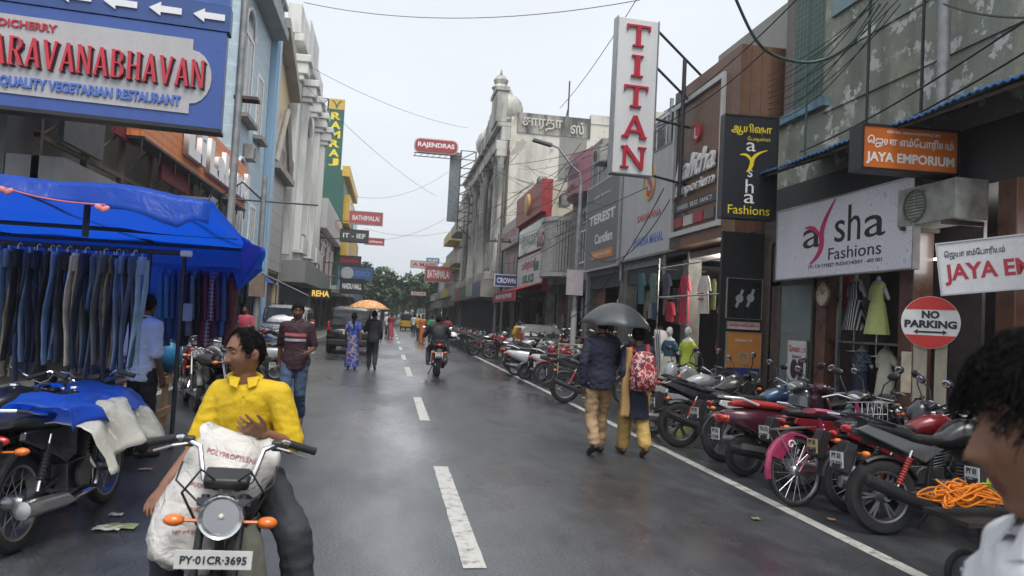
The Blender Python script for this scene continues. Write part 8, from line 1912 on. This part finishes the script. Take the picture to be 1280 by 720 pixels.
# hung jeans, each folded lengthwise and seen edge on
def denim(name, rgb): return mat(name, rgb, 0.85, var=0.32, scale=5, bump=0.25, bscale=160)
DN = {'dark blue': denim('denim_dark', (0.055, 0.08, 0.155)), 'mid blue': denim('denim_mid', (0.12, 0.20, 0.36)), 'light blue': denim('denim_light', (0.25, 0.38, 0.56)), 'black': denim('denim_black', (0.018, 0.018, 0.024)), 'cream': denim('twill_cream', (0.62, 0.58, 0.50)), 'sand': denim('twill_sand', (0.38, 0.32, 0.23)), 'grey': denim('denim_grey', (0.10, 0.11, 0.12)), 'navy': denim('denim_navy', (0.015, 0.022, 0.05))}
def jeans(label, col, x, y, z, w, L_, seed, group):
    t = thing('jeans', label, 'jeans', (x, y, z), 0, group); rnd = random.Random(seed)
    for s, dw in ((-1, .52), (1, .56)):
        b = MB(); rings = []; ph = rnd.uniform(0, 6); ln = L_*(1 if s < 0 else rnd.uniform(.95, 1.02))
        for k in range(22):
            u = k/21; zz = -0.05-ln*u; ww = w*(dw*(1.05-.32*u))*(1+.12*noise.noise(V((u*7, ph, s)))); cx_ = s*w*.22*(.55+.45*min(1, u*3)) + .016*math.sin(ph+u*5)
            dd = .055*(1-.25*u)*(1+.25*noise.noise(V((u*9, ph, s+5))))
            rings.append([V((cx_+ww/2*math.cos(q)*(1+.10*math.sin(3*q+u*14+ph)), s*.035+dd*math.sin(q)*(1+.15*math.sin(2*q+u*11)), zz+.006*math.sin(q))) for q in [2*PI*i/16 for i in range(16)]])
        b.loft(rings).build('leg', DN[col], t, smooth=70)
    MB().loft([[V((w*.5*a*math.cos(q), .07*a*math.sin(q), zz)) for q in [2*PI*i/14 for i in range(14)]] for zz, a in ((-.17, .9), (-.10, 1.02), (-.045, .95), (-.03, .9))]).build('waistband', DN[col], t, smooth=60)
    MB().tube([(0, 0, -.05), (0, 0, .005), (.015, 0, .022), (.03, 0, .005)], .004, 5).build('hook', STEEL, t)
order = ['mid blue', 'sand', 'black', 'dark blue', 'mid blue', 'navy', 'dark blue', 'black', 'mid blue', 'dark blue', 'black', 'cream', 'sand', 'navy', 'mid blue', 'dark blue', 'grey', 'sand', 'navy', 'mid blue', 'black', 'dark blue', 'light blue']
ords = ['first', 'second', 'third', 'fourth', 'fifth', 'sixth', 'seventh', 'eighth', 'ninth', 'tenth', 'eleventh', 'twelfth', 'thirteenth', 'fourteenth', 'fifteenth', 'sixteenth', 'seventeenth', 'eighteenth', 'nineteenth', 'twentieth', 'twenty first', 'twenty second', 'twenty third', 'twenty fourth']
xe_ = atY(171, 400, J1).x
xs_ = atY(4, 400, J1).x
n_ = len(order); st_ = (xe_-xs_)/(n_-1)
for i, c in enumerate(order):
    k = n_-1-i
    jeans('%s trousers hung folded on the front rail, %s from its road end' % (c, ords[k]), c, xs_+i*st_, J1+.05*math.sin(i*2.3), zr-.02, st_*random.uniform(1.15, 1.9), random.uniform(.80, .98), i, 'trousers on the front rail')
# shirts edge on along the back rail
SH = {'sky blue': mat('s_sky', (.06, .20, .36), .8, var=.2), 'denim blue': mat('s_denim', (.035, .085, .20), .8, var=.25), 'navy': mat('s_navy', (.015, .02, .06), .8, var=.2), 'grey': mat('s_grey', (.16, .17, .19), .8, var=.2), 'maroon': mat('s_maroon', (.13, .018, .04), .8, var=.2), 'plaid': stripe_mat('s_plaid', (.16, .03, .05), (.35, .33, .36), 22, 'XZ', .8, width=.7), 'purple': mat('s_purple', (.06, .02, .07), .8, var=.2), 'wine': mat('s_wine', (.07, .01, .02), .8, var=.2), 'black': mat('s_black', (.014, .014, .016), .8)}
def shirt_hung(label, m, x, y, z, w, L_, seed, group, tag_=False):
    t = thing('hung_shirt', label, 'shirt', (x, y, z), 0, group); ph = seed*1.7; rings = []
    for k in range(16):
        u = k/15; zz = -.03-L_*u; ww = w*(.45+.75*min(1, u*4.5)-.15*u)*(1+.10*noise.noise(V((u*6, ph, 0)))); dd = .16*(.3+.7*min(1, u*4))
        rings.append([V((ww/2*math.cos(q)*(1+.12*math.sin(4*q+u*9+ph))+.015*math.sin(ph+u*4), dd*math.sin(q), zz+.008*math.sin(2*q+ph))) for q in [2*PI*i/16 for i in range(16)]])
    MB().loft(rings).build('body', m, t, smooth=70)
    MB().loft([[V((.012+w*.30*a*math.cos(q)+.01*k, -.16+.05*a*math.sin(q), zz)) for q in [2*PI*i/10 for i in range(10)]] for k, (zz, a) in enumerate(((-.10, .6), (-.2, 1), (-.4, .95), (-.6, .8)))]).build('sleeve', m, t, smooth=70)
    MB().tube([(0, 0, -.04), (0, 0, .01), (.012, 0, .022), (.024, 0, .005)], .004, 5).build('hook', STEEL, t)
    if tag_: MB().box((-.05, -.22, -.62), (.05, -.217, -.42)).build('swing_tag', mat('tag_grey', (.4, .44, .5), .6), t, smooth=0)
sl = ['sky blue', 'sky blue', 'denim blue', 'denim blue', 'navy', 'grey', 'black', 'maroon', 'plaid', 'purple', 'denim blue', 'wine']
xa_, xb_ = atY(200, 400, J2).x, atY(287, 400, J2).x
for i, c in enumerate(sl):
    shirt_hung('%s shirt on the back rail of the stall, %s from its road end' % (c, ords[len(sl)-1-i]), SH[c], xa_+(xb_-xa_)*i/(len(sl)-1), J2, zr2-.02, (xb_-xa_)/11*1.5, random.uniform(.72, .9), i, 'shirts on the back rail', i == 5)
# wooden crate bench and goods
WD = mat('raw_pine', (.34, .20, .10), .7, var=.25, scale=9, bump=.3, bscale=30); WDD = mat('dark_pine', (.12, .07, .045), .7, var=.3, scale=9)
t = thing('bench', 'raw pine crate bench along the road side of the stall', 'bench', (-2.75, 8.9, 0), PI/2)
for z in (.58, .18): MB().box((-1.5, -.03, z), (1.5, 0, z+.10)).build('rail', WD, t, smooth=0, bevel=.004)
for x in (-1.45, -.5, .45, 1.4): MB().box((x, .002, 0), (x+.07, .07, .70)).build('leg', WD, t, smooth=0, bevel=.004)
for x in (-1.45, 1.4): MB().box((x, .55, 0), (x+.07, .62, .70)).build('leg', WDD, t, smooth=0)
for k in range(5): MB().box((-1.5, .075+k*.12, .70), (1.5, .075+k*.12+.11, .725)).build('board', WD if k == 0 else WDD, t, smooth=0)
for i, (x, y, w, h, c, lab) in enumerate(((-2.95, 8.3, .35, .22, 'navy', 'folded pile of dark trousers on the pine bench'), (-2.9, 9.6, .4, .3, 'light blue', 'folded pile of pale blue jeans on the pine bench'), (-3.0, 10.1, .3, .2, 'grey', 'small folded grey pile at the far end of the pine bench'))):
    t = thing('folded_clothes', lab, 'clothes', (x, y, .725))
    for k in range(int(h/.05)): MB().cbox((random.uniform(-.02, .02), random.uniform(-.02, .02), .025+k*.05), (w, w*.9, .046), (0, 0, random.uniform(-.1, .1))).build('garment', DN[[c, 'mid blue', 'dark blue'][k % 3]], t, bevel=.018, smooth=60)
t = tag(MB().ell((0, 0, 0), (.16, .16, .22)).ell((.05, 0, .2), (.09, .09, .06)).build('blue_bag', mat('bag_teal', (.02, .16, .30), .45, var=.3, bump=.5, bscale=10), smooth=70), 'bright teal blue plastic bag on the bench under the shirts', 'bag'); t.location = (-2.75, 10.3, .93)
# litter on the asphalt
for i, (px, py, lab) in enumerate(((135, 662, 'crumpled pale paper scrap on the wet asphalt left of the sack'), (150, 660, 'green grey leaf scrap beside the paper scrap'), (182, 588, 'small orange white scrap left of the sack'), (145, 645, 'tiny white scrap beyond the paper scraps'), (945, 650, 'small white scrap near the edge line'), (1040, 651, 'thin white scrap below the pink bicycle'))):
    q = atZ(px, py); s_ = .09 if i in (0, 1) else .045
    t = tag(MB().sheet(lambda u, v: (q.x+s_*2*(u-.5)*(1+.3*math.sin(i)), q.y+s_*1.4*(v-.5), .012+.02*abs(noise.noise(V((u*4, v*4, i))))), 6, 6).build('paper_scrap', mat('litter_%d' % (i % 3), [(.5, .5, .48), (.2, .24, .12), (.45, .25, .15)][i % 3], .6), solid=.002), lab, 'litter')
# ---- bike at the left edge under a blue cover and a milky plastic sheet
LBX, LBY, _ = atZ(16, 690); LBA = R(86)
lb = motorbike('motorcycle', 'black motorcycle under a blue cover at the left picture edge', P_BLACK, 'commuter', 'wire', loc=(LBX+.63*math.cos(LBA), LBY+.63*math.sin(LBA), 0), rotz=LBA, lean=R(-4), group='left hand two wheelers', plates=('05', '65'), mirrors=False)
dup(lb, (-2.75, 5.9, 0), R(62), 'dark motorcycle behind the covered one below the jeans')
PLS = mat('milky_plastic', (.60, .59, .52), .25, var=.12, bump=.5, bscale=9, trans=.25)
def drape(name, label, m, cx_, cy_, z0, lx, ly, ang, drop, cat, seed=0, side=1.0):
    t = thing(name, label, cat, (cx_, cy_, z0), R(ang))
    def fn(u, v):
        x, y = (u-.5)*lx, (v-.5)*ly; e = max(0, abs(y)-ly*.16)/(ly*.34)
        yy = math.copysign(min(abs(y), ly*.16)+max(0, abs(y)-ly*.16)*.38, y); z = -drop*min(1, e)**1.2 + .04*noise.noise(V((x*4, y*4, seed))) + .02*noise.noise(V((x*11, y*9, seed)))
        z -= .10*max(0, abs(x)/lx*2-.6)*1.5 + .03*math.sin(x*7+seed)
        return (x + .03*noise.noise(V((y*6, z*4, seed+3))), yy + .05*e*math.sin(x*13+seed)+.03*noise.noise(V((x*7, y*5, seed+7))), z)
    MB().sheet(fn, 36, 30).build('sheet', m, t, solid=.004, smooth=80); return t
drape('bike_cover', 'shiny blue sheet thrown over the seat of the motorcycle at the left edge', TARP, LBX+.08, LBY+.62, .95, 1.15, 1.0, 86, .15, 'cover', 2)
drape('plastic_sheet', 'milky white plastic sheet bulging from under the blue cover', PLS, LBX+.13, LBY+.66, .87, 1.1, 1.35, 86, .30, 'cover', 5)
# coloured ropes laid over a carrier at the right edge
def rope(label, m, c, n, sx, sy, sz, seed):
    rnd = random.Random(seed); pts = []; a = 0
    for k in range(n):
        a += rnd.uniform(.5, 1.9); r = rnd.uniform(.35, 1.0); x, y = math.cos(a)*r, math.sin(a*1.3+seed)*r
        pts.append(V((c[0]+sx*x, c[1]+sy*y, c[2]+sz*(1-.8*(x*x))*rnd.uniform(0, 1))))
    return pts
for lab, rgb, px, py, sx, sd in (('orange rope heap lying on the carrier at the right edge', (.75, .22, .01), 1208, 624, .12, 1), ('yellow green rope coil behind the orange rope', (.50, .62, .03), 1266, 618, .07, 2), ('blue rope coil at the right picture edge', (.03, .13, .60), 1284, 630, .07, 3)):
    q = atY(px, py, 4.3); m = mat('rope_%d' % sd, rgb, .6, var=.2, bump=.5, bscale=220)
    pts = rope(lab, m, V((q.x, q.y, q.z-.03)), 110, sx*2.3, .15, .15, sd); out = []
    for i in range(len(pts)-3):
        for k in range(5):
            u = k/5; p0, p1, p2, p3 = pts[i:i+4]; out.append(.5*((2*p1)+(p2-p0)*u+(2*p0-5*p1+4*p2-p3)*u*u+(3*p1-p0-3*p2+p3)*u**3))
    tag(MB().tube(out, .006, 6).build('rope', m), lab, 'rope')
q = atY(1235, 640, 4.3)
t = thing('hand_cart', 'dark low cart with a plank top carrying the coloured ropes', 'cart', (q.x+.05, 4.3, 0))
CT = mat('cart_dark', (.025, .022, .02), .7, var=.4)
MB().box((-.36, -.20, q.z-.05), (.9, .20, q.z-.02)).build('plank', CT, t, smooth=0)
for x in (-.1, .65): MB().tube([(x, 0, .14), (x, 0, q.z-.052)], .02, 6).build('strut', CT, t)
for x in (-.1, .65): wheel(t, x, .14, .05, 'disc', y=-.13); wheel(t, x, .14, .05, 'disc', y=.13)

# ---- clothes shown in the shops on the right
def mannequin(label, x, y, z, rotz, top, bottom, long=False, head=True, rail=False, sleeve=True, sc=1.0):
    t = thing('mannequin', label, 'mannequin', (x, y, z), R(rotz)); t.scale = (sc,)*3
    SKM = mat('mannequin_white', (.5, .5, .48), .4, var=.05); J = stand(); b = MB(); b.loft(torso(J, 0, -.1, 1.0, wide=.86)); b.cap(J['neck']-V((0, 0, .03)), J['head'] if head else J['neck']+V((0, 0, .05)), .05, .045)
    if head: b.ell(J['head'], (.07, .088, .11))
    for s, sg in (('R', 1), ('L', -1)): b.cap(J['sh'+s]*.93, J['el'+s], .042, .035)
    put('body', remesh(b, .016, 2), SKM, t, smooth=70)
    d = MB(); 
    for s in ('R', 'L'):
        if sleeve: d.cap(J['sh'+s]*.93, (J['sh'+s]*.93).lerp(J['el'+s], .6), .058, .055)
    d.loft(torso(J, .012, -.1, .92, wide=.86)); put('top', remesh(d, .016, 3), top, t, smooth=70)
    zb = .12 if long else .42
    b = MB().loft([[V(((.15+.10*u*(1+.08*math.sin(9*q)))*math.cos(q), (.12+.08*u*(1+.08*math.sin(9*q)))*math.sin(q), 1.02-(1.02-zb)*u)) for q in [2*PI*i/40 for i in range(40)]] for u in [k/8 for k in range(9)]])
    b.build('skirt', bottom, t, smooth=70)
    MB().tube([(0, 0, 0), (0, 0, .95)], .015, 8).lathe([(0, 0), (.16, 0), (.16, .015), (0, .02)], 18).build('stand', STEEL, t)
    return t
M_LIME = mat('d_lime', (.42, .50, .05), .7, var=.15); M_CREAM = mat('d_cream', (.52, .49, .40), .7, var=.1); M_TEAL = mat('d_teal', (.02, .07, .12), .6, var=.2); M_STR = stripe_mat('d_stripe', (.02, .02, .025), (.55, .55, .55), 22, 'X', .7, width=.6); M_PALE = mat('d_paleyellow', (.48, .55, .20), .7, var=.1); M_NAVP = spot_mat('d_navyprint', [(.012, .014, .03), (.02, .03, .06), (.18, .2, .26), (.012, .014, .03)], 24, .7, .6)
def at_px(px, py, Xp): return atX(px, py, Xp)
mz = lambda px, ytop, Xp, h: atX(px, ytop, Xp)
for (px, ytop, Xp, h, rz, a, c, lg, hd, lab) in ((838, 408, 6.3, 1.70, 120, M_TEAL, M_CREAM, False, True, 'mannequin in dark teal blouse and cream skirt outside the open clothes shop'), (861, 408, 6.35, 1.70, 120, M_LIME, M_LIME, True, True, 'mannequin in a lime green dress beside the teal blouse one'),
        (1070, 345, 7.3, 1.50, 100, M_STR, M_STR, False, False, 'headless mannequin in a black and white striped dress on the upper display'), (1098, 347, 7.3, 1.50, 100, M_PALE, M_PALE, False, False, 'headless mannequin in a pale yellow green dress on the upper display'),
        (1078, 432, 7.3, 1.50, 100, M_NAVP, mat('d_navy', (.012, .02, .05), .7), True, False, 'headless mannequin in a navy printed top on the lower display'), (1108, 432, 7.3, 1.50, 100, M_CREAM, M_CREAM, True, False, 'headless mannequin in a cream dress on the lower display')):
    q = atX(px, ytop, Xp); sc = 1.0 if hd else .80
    mannequin(lab, q.x, q.y, q.z-h*sc, rz, a, c, lg, hd, sleeve=(a not in (M_STR, M_PALE)), sc=sc)
def garment(label, cat, m, px, py0, py1, Xp, w, name='hung_garment', dress=False, group=None, trim=None, rz=-PI/2):
    a, c = atX(px, py0, Xp), atX(px, py1, Xp); L_ = a.z-c.z
    t = thing(name, label, cat, a, rz, group); rings = []
    for k in range(12):
        u = k/11; ww = w*(.5+.25*min(1, u*5)-(.18*math.exp(-((u-.35)/.12)**2) if dress else 0)+(.45*max(0, u-.4) if dress else 0)); rings.append([V((ww*math.cos(q)*(1+.05*math.sin(5*q+u*5)), .07*math.sin(q)*(1+.2*math.sin(6*q)), -L_*u)) for q in [2*PI*i/24 for i in range(24)]])
    MB().loft(rings).build('body', m, t, smooth=70)
    for s in (1, -1): MB().loft([[V((s*(w*.55+.12*u)+.05*math.cos(q), .05*math.sin(q), -L_*.06-.28*u)) for q in [2*PI*i/10 for i in range(10)]] for u in (0, .3, .7, 1)]).build('sleeve', m, t, smooth=70)
    if trim: MB().ring(.01, [(0, 0), (.01, 0), (0, .01)], 6) ; [MB().box((-w*.62, -.085, -L_*z-.03), (w*.62, -.075, -L_*z)).build('trim', trim, t, smooth=0) for z in (.45, .6)]
    return t
G = [('red frock hung high in the open shop', M := mat('g_red', (.42, .02, .05), .7, var=.15), 857, 345, 405, 6.6, .24, True), ('white frock with dark red bands hung high beside the red frock', mat('g_white', (.55, .52, .45), .7, var=.1), 881, 345, 392, 6.6, .24, True), ('crimson garment below the hanging rail', mat('g_crim', (.33, .015, .04), .7, var=.2), 838, 378, 402, 6.7, .26, False),
     ('dark teal kurta hung at the left of the open shop', mat('g_teal', (.04, .12, .14), .7, var=.2), 803, 342, 380, 6.7, .25, False), ('grey green kurta next to the dark teal one', mat('g_gg', (.10, .15, .14), .7, var=.2), 818, 342, 378, 6.7, .25, False), ('dark patterned blouse between the kurtas and the red frock', mat('g_pat', (.05, .06, .09), .7, var=.3), 834, 342, 374, 6.8, .25, False),
     ('orange and pink draped dupatta at the shop corner', mat('g_orange', (.55, .15, .04), .7, var=.3), 905, 370, 420, 6.4, .13, False), ('rose pink dupatta below the orange one at the corner', mat('g_rose', (.45, .05, .12), .7, var=.2), 903, 418, 462, 6.4, .15, False)]
for lab, m, px, a, c, Xp, w, dr in G: garment(lab, 'garment', m, px, a, c, Xp, w, dress=dr, trim=TXT_R if 'bands' in lab else None)
rnd = random.Random(9)
for i in range(34):   # deeper racks inside the open shop
    m = mat('rack_%d' % (i % 6), [(.30, .04, .07), (.07, .14, .22), (.42, .36, .25), (.05, .05, .06), (.20, .24, .10), (.34, .10, .18)][i % 6], .75, var=.3); y = yA-1.1+(i % 17)*.36
    t = thing('hung_garment', 'dim hung garment on the deep racks inside the open shop', 'garment', (8.2+.25*(i % 2)+.6*(i//17), y, 2.95 if i < 17 else 2.0), PI/2, 'garments on the deep racks'); MB().loft([[V((.17*a_*math.cos(q), .05*math.sin(q), z)) for q in [2*PI*k/14 for k in range(14)]] for z, a_ in ((0, .5), (-.1, 1), (-.7, 1.1), (-.8, 1.1))]).build('body', m, t, smooth=70)
t = thing('display_rack', 'thin steel display frame with rails at the mouth of the open shop', 'rack', (6.4, 15.0, 0))
b = MB()
for yy in (-1.3, 0.6, 2.4): b.tube([(0, yy, .12), (0, yy, 3.3)], .02, 6)
for z in (3.05, 2.35): b.tube([(0, -1.6, z), (0, 2.4, z)], .018, 6); b.tube([(0, 2.4, z), (1.2, 2.4, z)], .015, 6)
b.build('frame', mat('steel_rail', (.35, .35, .36), .3, .9), t)
for i in range(3):
    t = tag(MB().box((0, -.02, 0), (.28, .02, 1.5)).build('leaning_board', mat('lean_%d' % i, [(.45, .45, .46), (.3, .32, .36), (.5, .48, .44)][i], .5, var=.2), smooth=0), 'pale board leaning by the kurtas, %s of the three' % ords[i], 'board'); t.location = (6.3, 16.6+i*.16, .12); t.rotation_euler = (R(-12), R(8), R(30))
t = tag(MB().loft([[V((w*math.cos(q)*(1+.06*math.sin(5*q)), w*.8*math.sin(q), z)) for q in [2*PI*k/24 for k in range(24)]] for z, w in ((0, .42), (.3, .40), (.6, .34), (.8, .24), (.88, .08))]).build('covered_load', mat('cover_dark', (.03, .035, .045), .5, var=.3, bump=.5, bscale=8), smooth=70), 'dark covered load standing beside the cream tube barrier', 'load'); t.location = (5.0, 17.2, .2)
# ---- overhead cables
CK = mat('cable_black', (.02, .02, .022), .6); CG = mat('cable_green', (.07, .11, .09), .5)
def C3(px, py, Y): return atY(px, py, Y)
cable([C3(918, -5, 9), C3(945, 50, 9.3), C3(975, 72, 9.6), C3(1020, 77, 9.6), C3(1062, 55, 9.4), C3(1100, 5, 9.2)], .022, CG, 'thick green cable loop sagging in front of the peeling wall')
for i in range(9):
    cable([C3(960, 95+i*7, 12.8), C3(1110+rnd.uniform(-20, 20), -10+i*2.5, 9.0)], .007, CK, 'thin black cable of the bundle rising along the peeling wall', .12+.03*i, group='cable bundle at the peeling wall')
for a, c, sg, lab in (((1000, 190, 12), (1290, 20, 6.2), .1, 'long thin cable climbing across the peeling wall'), ((1000, 205, 12), (1290, 60, 6.2), .12, 'lower thin cable climbing across the peeling wall'), ((1180, 5, 8.2), (1290, 22, 6), .05, 'cable from the standpipe to the picture edge'),
        ((380, 3, 30), (800, 0, 22), .6, 'cable crossing the sky at the very top'), ((392, 86, 45), (585, 160, 62), .5, 'cable from the white house to the RAJENDRAS sign'), ((345, 70, 36), (545, 245, 75), .6, 'slanting cable from the cream house down the street'),
        ((700, 135, 30), (800, -8, 18), .2, 'cable slanting up behind the TITAN sign'), ((640, 240, 46), (800, 175, 18), .5, 'cable from the ornate house to the TITAN sign'), ((625, 270, 46), (840, 150, 17), .6, 'cable from the ornate house to the wood clad box'), ((640, 265, 47), (770, 215, 24), .4, 'low cable before the stained side wall'),
        ((830, 140, 17), (1000, -5, 11), .15, 'cable above the wood clad box'), ((800, 165, 18), (960, 60, 12.5), .25, 'second cable above the wood clad box'), ((455, 285, 66), (560, 290, 66), .5, 'cable between the red projecting signs and the right row'), ((460, 300, 74), (575, 262, 66), .8, 'sagging cable beyond the red projecting signs'), ((440, 245, 60), (560, 215, 62), .9, 'high sagging cable over the far street'),
        ((700, 405, 20), (830, 235, 15), .5, 'cable looping from the street lamp to the wood clad box'), ((722, 300, 23.5), (840, 245, 17), 1.1, 'sagging cable from the street lamp'), ((840, 248, 16.9), (960, 285, 12.5), .4, 'cable under the wood clad box')):
    cable([C3(*a), C3(*c)], .012, CK, lab, sg)
# pink bunting cord at the stall
t = thing('bunting', 'pink cord with small pink bows tied along the front of the blue tarp', 'bunting', (0, 0, 0))
pa_, pb_ = atY(-10, 230, 5.3), atY(132, 256, 5.3)
MB().tube([pa_.lerp(pb_, k/10)-V((0, 0, .03*math.sin(PI*k/10))) for k in range(11)], .006, 6).build('cord', mat('pink_cord', (.55, .14, .16), .6), t)
for u in (.12, .97):
    p = pa_.lerp(pb_, u); MB().ell((p.x-.02, p.y, p.z-.02), (.03, .012, .02), (0, .5, 0)).ell((p.x+.02, p.y, p.z-.03), (.03, .012, .02), (0, -.6, 0)).build('bow', mat('pink_bow', (.6, .22, .24), .6), t)

# ---- clutter on the upper walls of the right row: air conditioners, drain pipes, boxes
rnd = random.Random(31); ACM = MATS['ac_casing']
for i, (y_, z_, X_, lab) in enumerate(((24.6, 7.35, 7.0, 'outdoor air conditioner above the dark grey brand board'), (26.8, 5.6, 7.3, 'outdoor air conditioner below the pink curved board'), (31.6, 6.9, 7.4, 'outdoor air conditioner over the rounded slat balcony'), (41.5, 8.1, 7.2, 'outdoor air conditioner on the roof edge of the cream shop building'), (20.4, 6.9, 7.0, 'outdoor air conditioner above the board with the S emblem'), (36.0, 8.4, 7.2, 'outdoor air conditioner on top of the red fronted shop'))):
    t = thing('air_conditioner', lab, 'air conditioner', (X_-.02, y_, z_), -PI/2); MB().box((-.42, -.34, -.28), (.42, 0, .28)).build('casing', ACM, t, smooth=0, bevel=.015)
    b = MB(); b.ring(.19, [(-.012, 0), (.012, 0), (.012, .02), (-.012, .02)], 20, T=Matrix.Translation((-.1, -.342, 0)) @ ROTX); b.lathe([(0, 0), (.18, 0), (.18, .005), (0, .005)], 20, T=Matrix.Translation((-.1, -.342, 0)) @ ROTX, mi=1); b.build('fan_grille', [MATS['grille_grey'], BLACK], t)
for y_, X_, z0, z1, lab in ((18.5, 6.95, 2.9, 7.6, 'grey drain pipe between the wood clad box and the S board'), (22.15, 6.93, 3.0, 7.8, 'grey drain pipe between the S board and the dark grey board'), (26.2, 6.98, .1, 7.8, 'rusty drain pipe beside the dark grey board'), (33.4, 7.1, .1, 7.5, 'pale drain pipe beside the rounded balcony'), (39.9, 6.7, .1, 7.8, 'dark drain pipe between the red shop and the cream shops'), (46.8, 6.85, 2, 13, 'long drain pipe at the corner of the ornate house')):
    tag(MB().tube([(X_, y_, z0), (X_, y_, z1)], .055, 8).build('drain_pipe', GREYPOLE if 'grey' in lab or 'pale' in lab else RUST), lab, 'pipe')
for i in range(16):
    a = C3(rnd.uniform(610, 660), rnd.uniform(190, 330), rnd.uniform(40, 50)); c = C3(rnd.uniform(715, 835), rnd.uniform(150, 300), rnd.uniform(16.5, 23))
    cable([a, c], .010, CK, 'thin cable of the web strung between the ornate house and the TITAN sign', rnd.uniform(.1, .7), group='cable web before the ornate house')
for i in range(6):
    a = C3(rnd.uniform(560, 580), rnd.uniform(230, 320), rnd.uniform(62, 75)); c = C3(rnd.uniform(640, 700), rnd.uniform(150, 260), rnd.uniform(24, 40))
    cable([a, c], .012, CK, 'thin far cable running along the ornate house front', rnd.uniform(.3, .9), group='far cables before the ornate house')
for i, (y_, z_, lab) in enumerate(((29.5, 7.4, 'outdoor air conditioner on the pale blue house'), (40.5, 9.0, 'upper outdoor air conditioner on the tall stained white house'), (47.5, 5.9, 'lower outdoor air conditioner on the tall stained white house'))):
    t = thing('air_conditioner', lab, 'air conditioner', (-5.68, y_, z_), PI/2); MB().box((-.42, -.34, -.28), (.42, 0, .28)).build('casing', ACM, t, smooth=0, bevel=.015)
    b = MB(); b.ring(.19, [(-.012, 0), (.012, 0), (.012, .02), (-.012, .02)], 20, T=Matrix.Translation((-.1, -.342, 0)) @ ROTX); b.build('fan_grille', MATS['grille_grey'], t)
for y_, z0, z1, lab in ((26.95, 3, 13, 'drain pipe at the near corner of the pale blue house'), (39.4, 3, 12, 'drain pipe between the cream house and the stained white house'), (45.2, 4, 14, 'drain pipe on the front of the stained white house')):
    tag(MB().tube([(-5.62, y_, z0), (-5.62, y_, z1)], .06, 8).build('drain_pipe', GREYPOLE), lab, 'pipe')

# ---- damp air of the rainy day
hz = MB().box((-430, -80, -1.7), (430, 915, 20.5)).build('haze', bpy.data.materials.new('damp_air'), smooth=0)
hm = hz.data.materials[0]; hm.use_nodes = True; nt = hm.node_tree; nt.nodes.remove(nt.nodes['Principled BSDF'])
pv = nt.nodes.new('ShaderNodeVolumePrincipled'); pv.inputs['Color'].default_value = (0.86, 0.91, 0.97, 1); pv.inputs['Density'].default_value = 0.0011; pv.inputs['Anisotropy'].default_value = 0.3
nt.links.new(pv.outputs[0], nt.nodes['Material Output'].inputs['Volume'])
kind(hz, 'stuff')
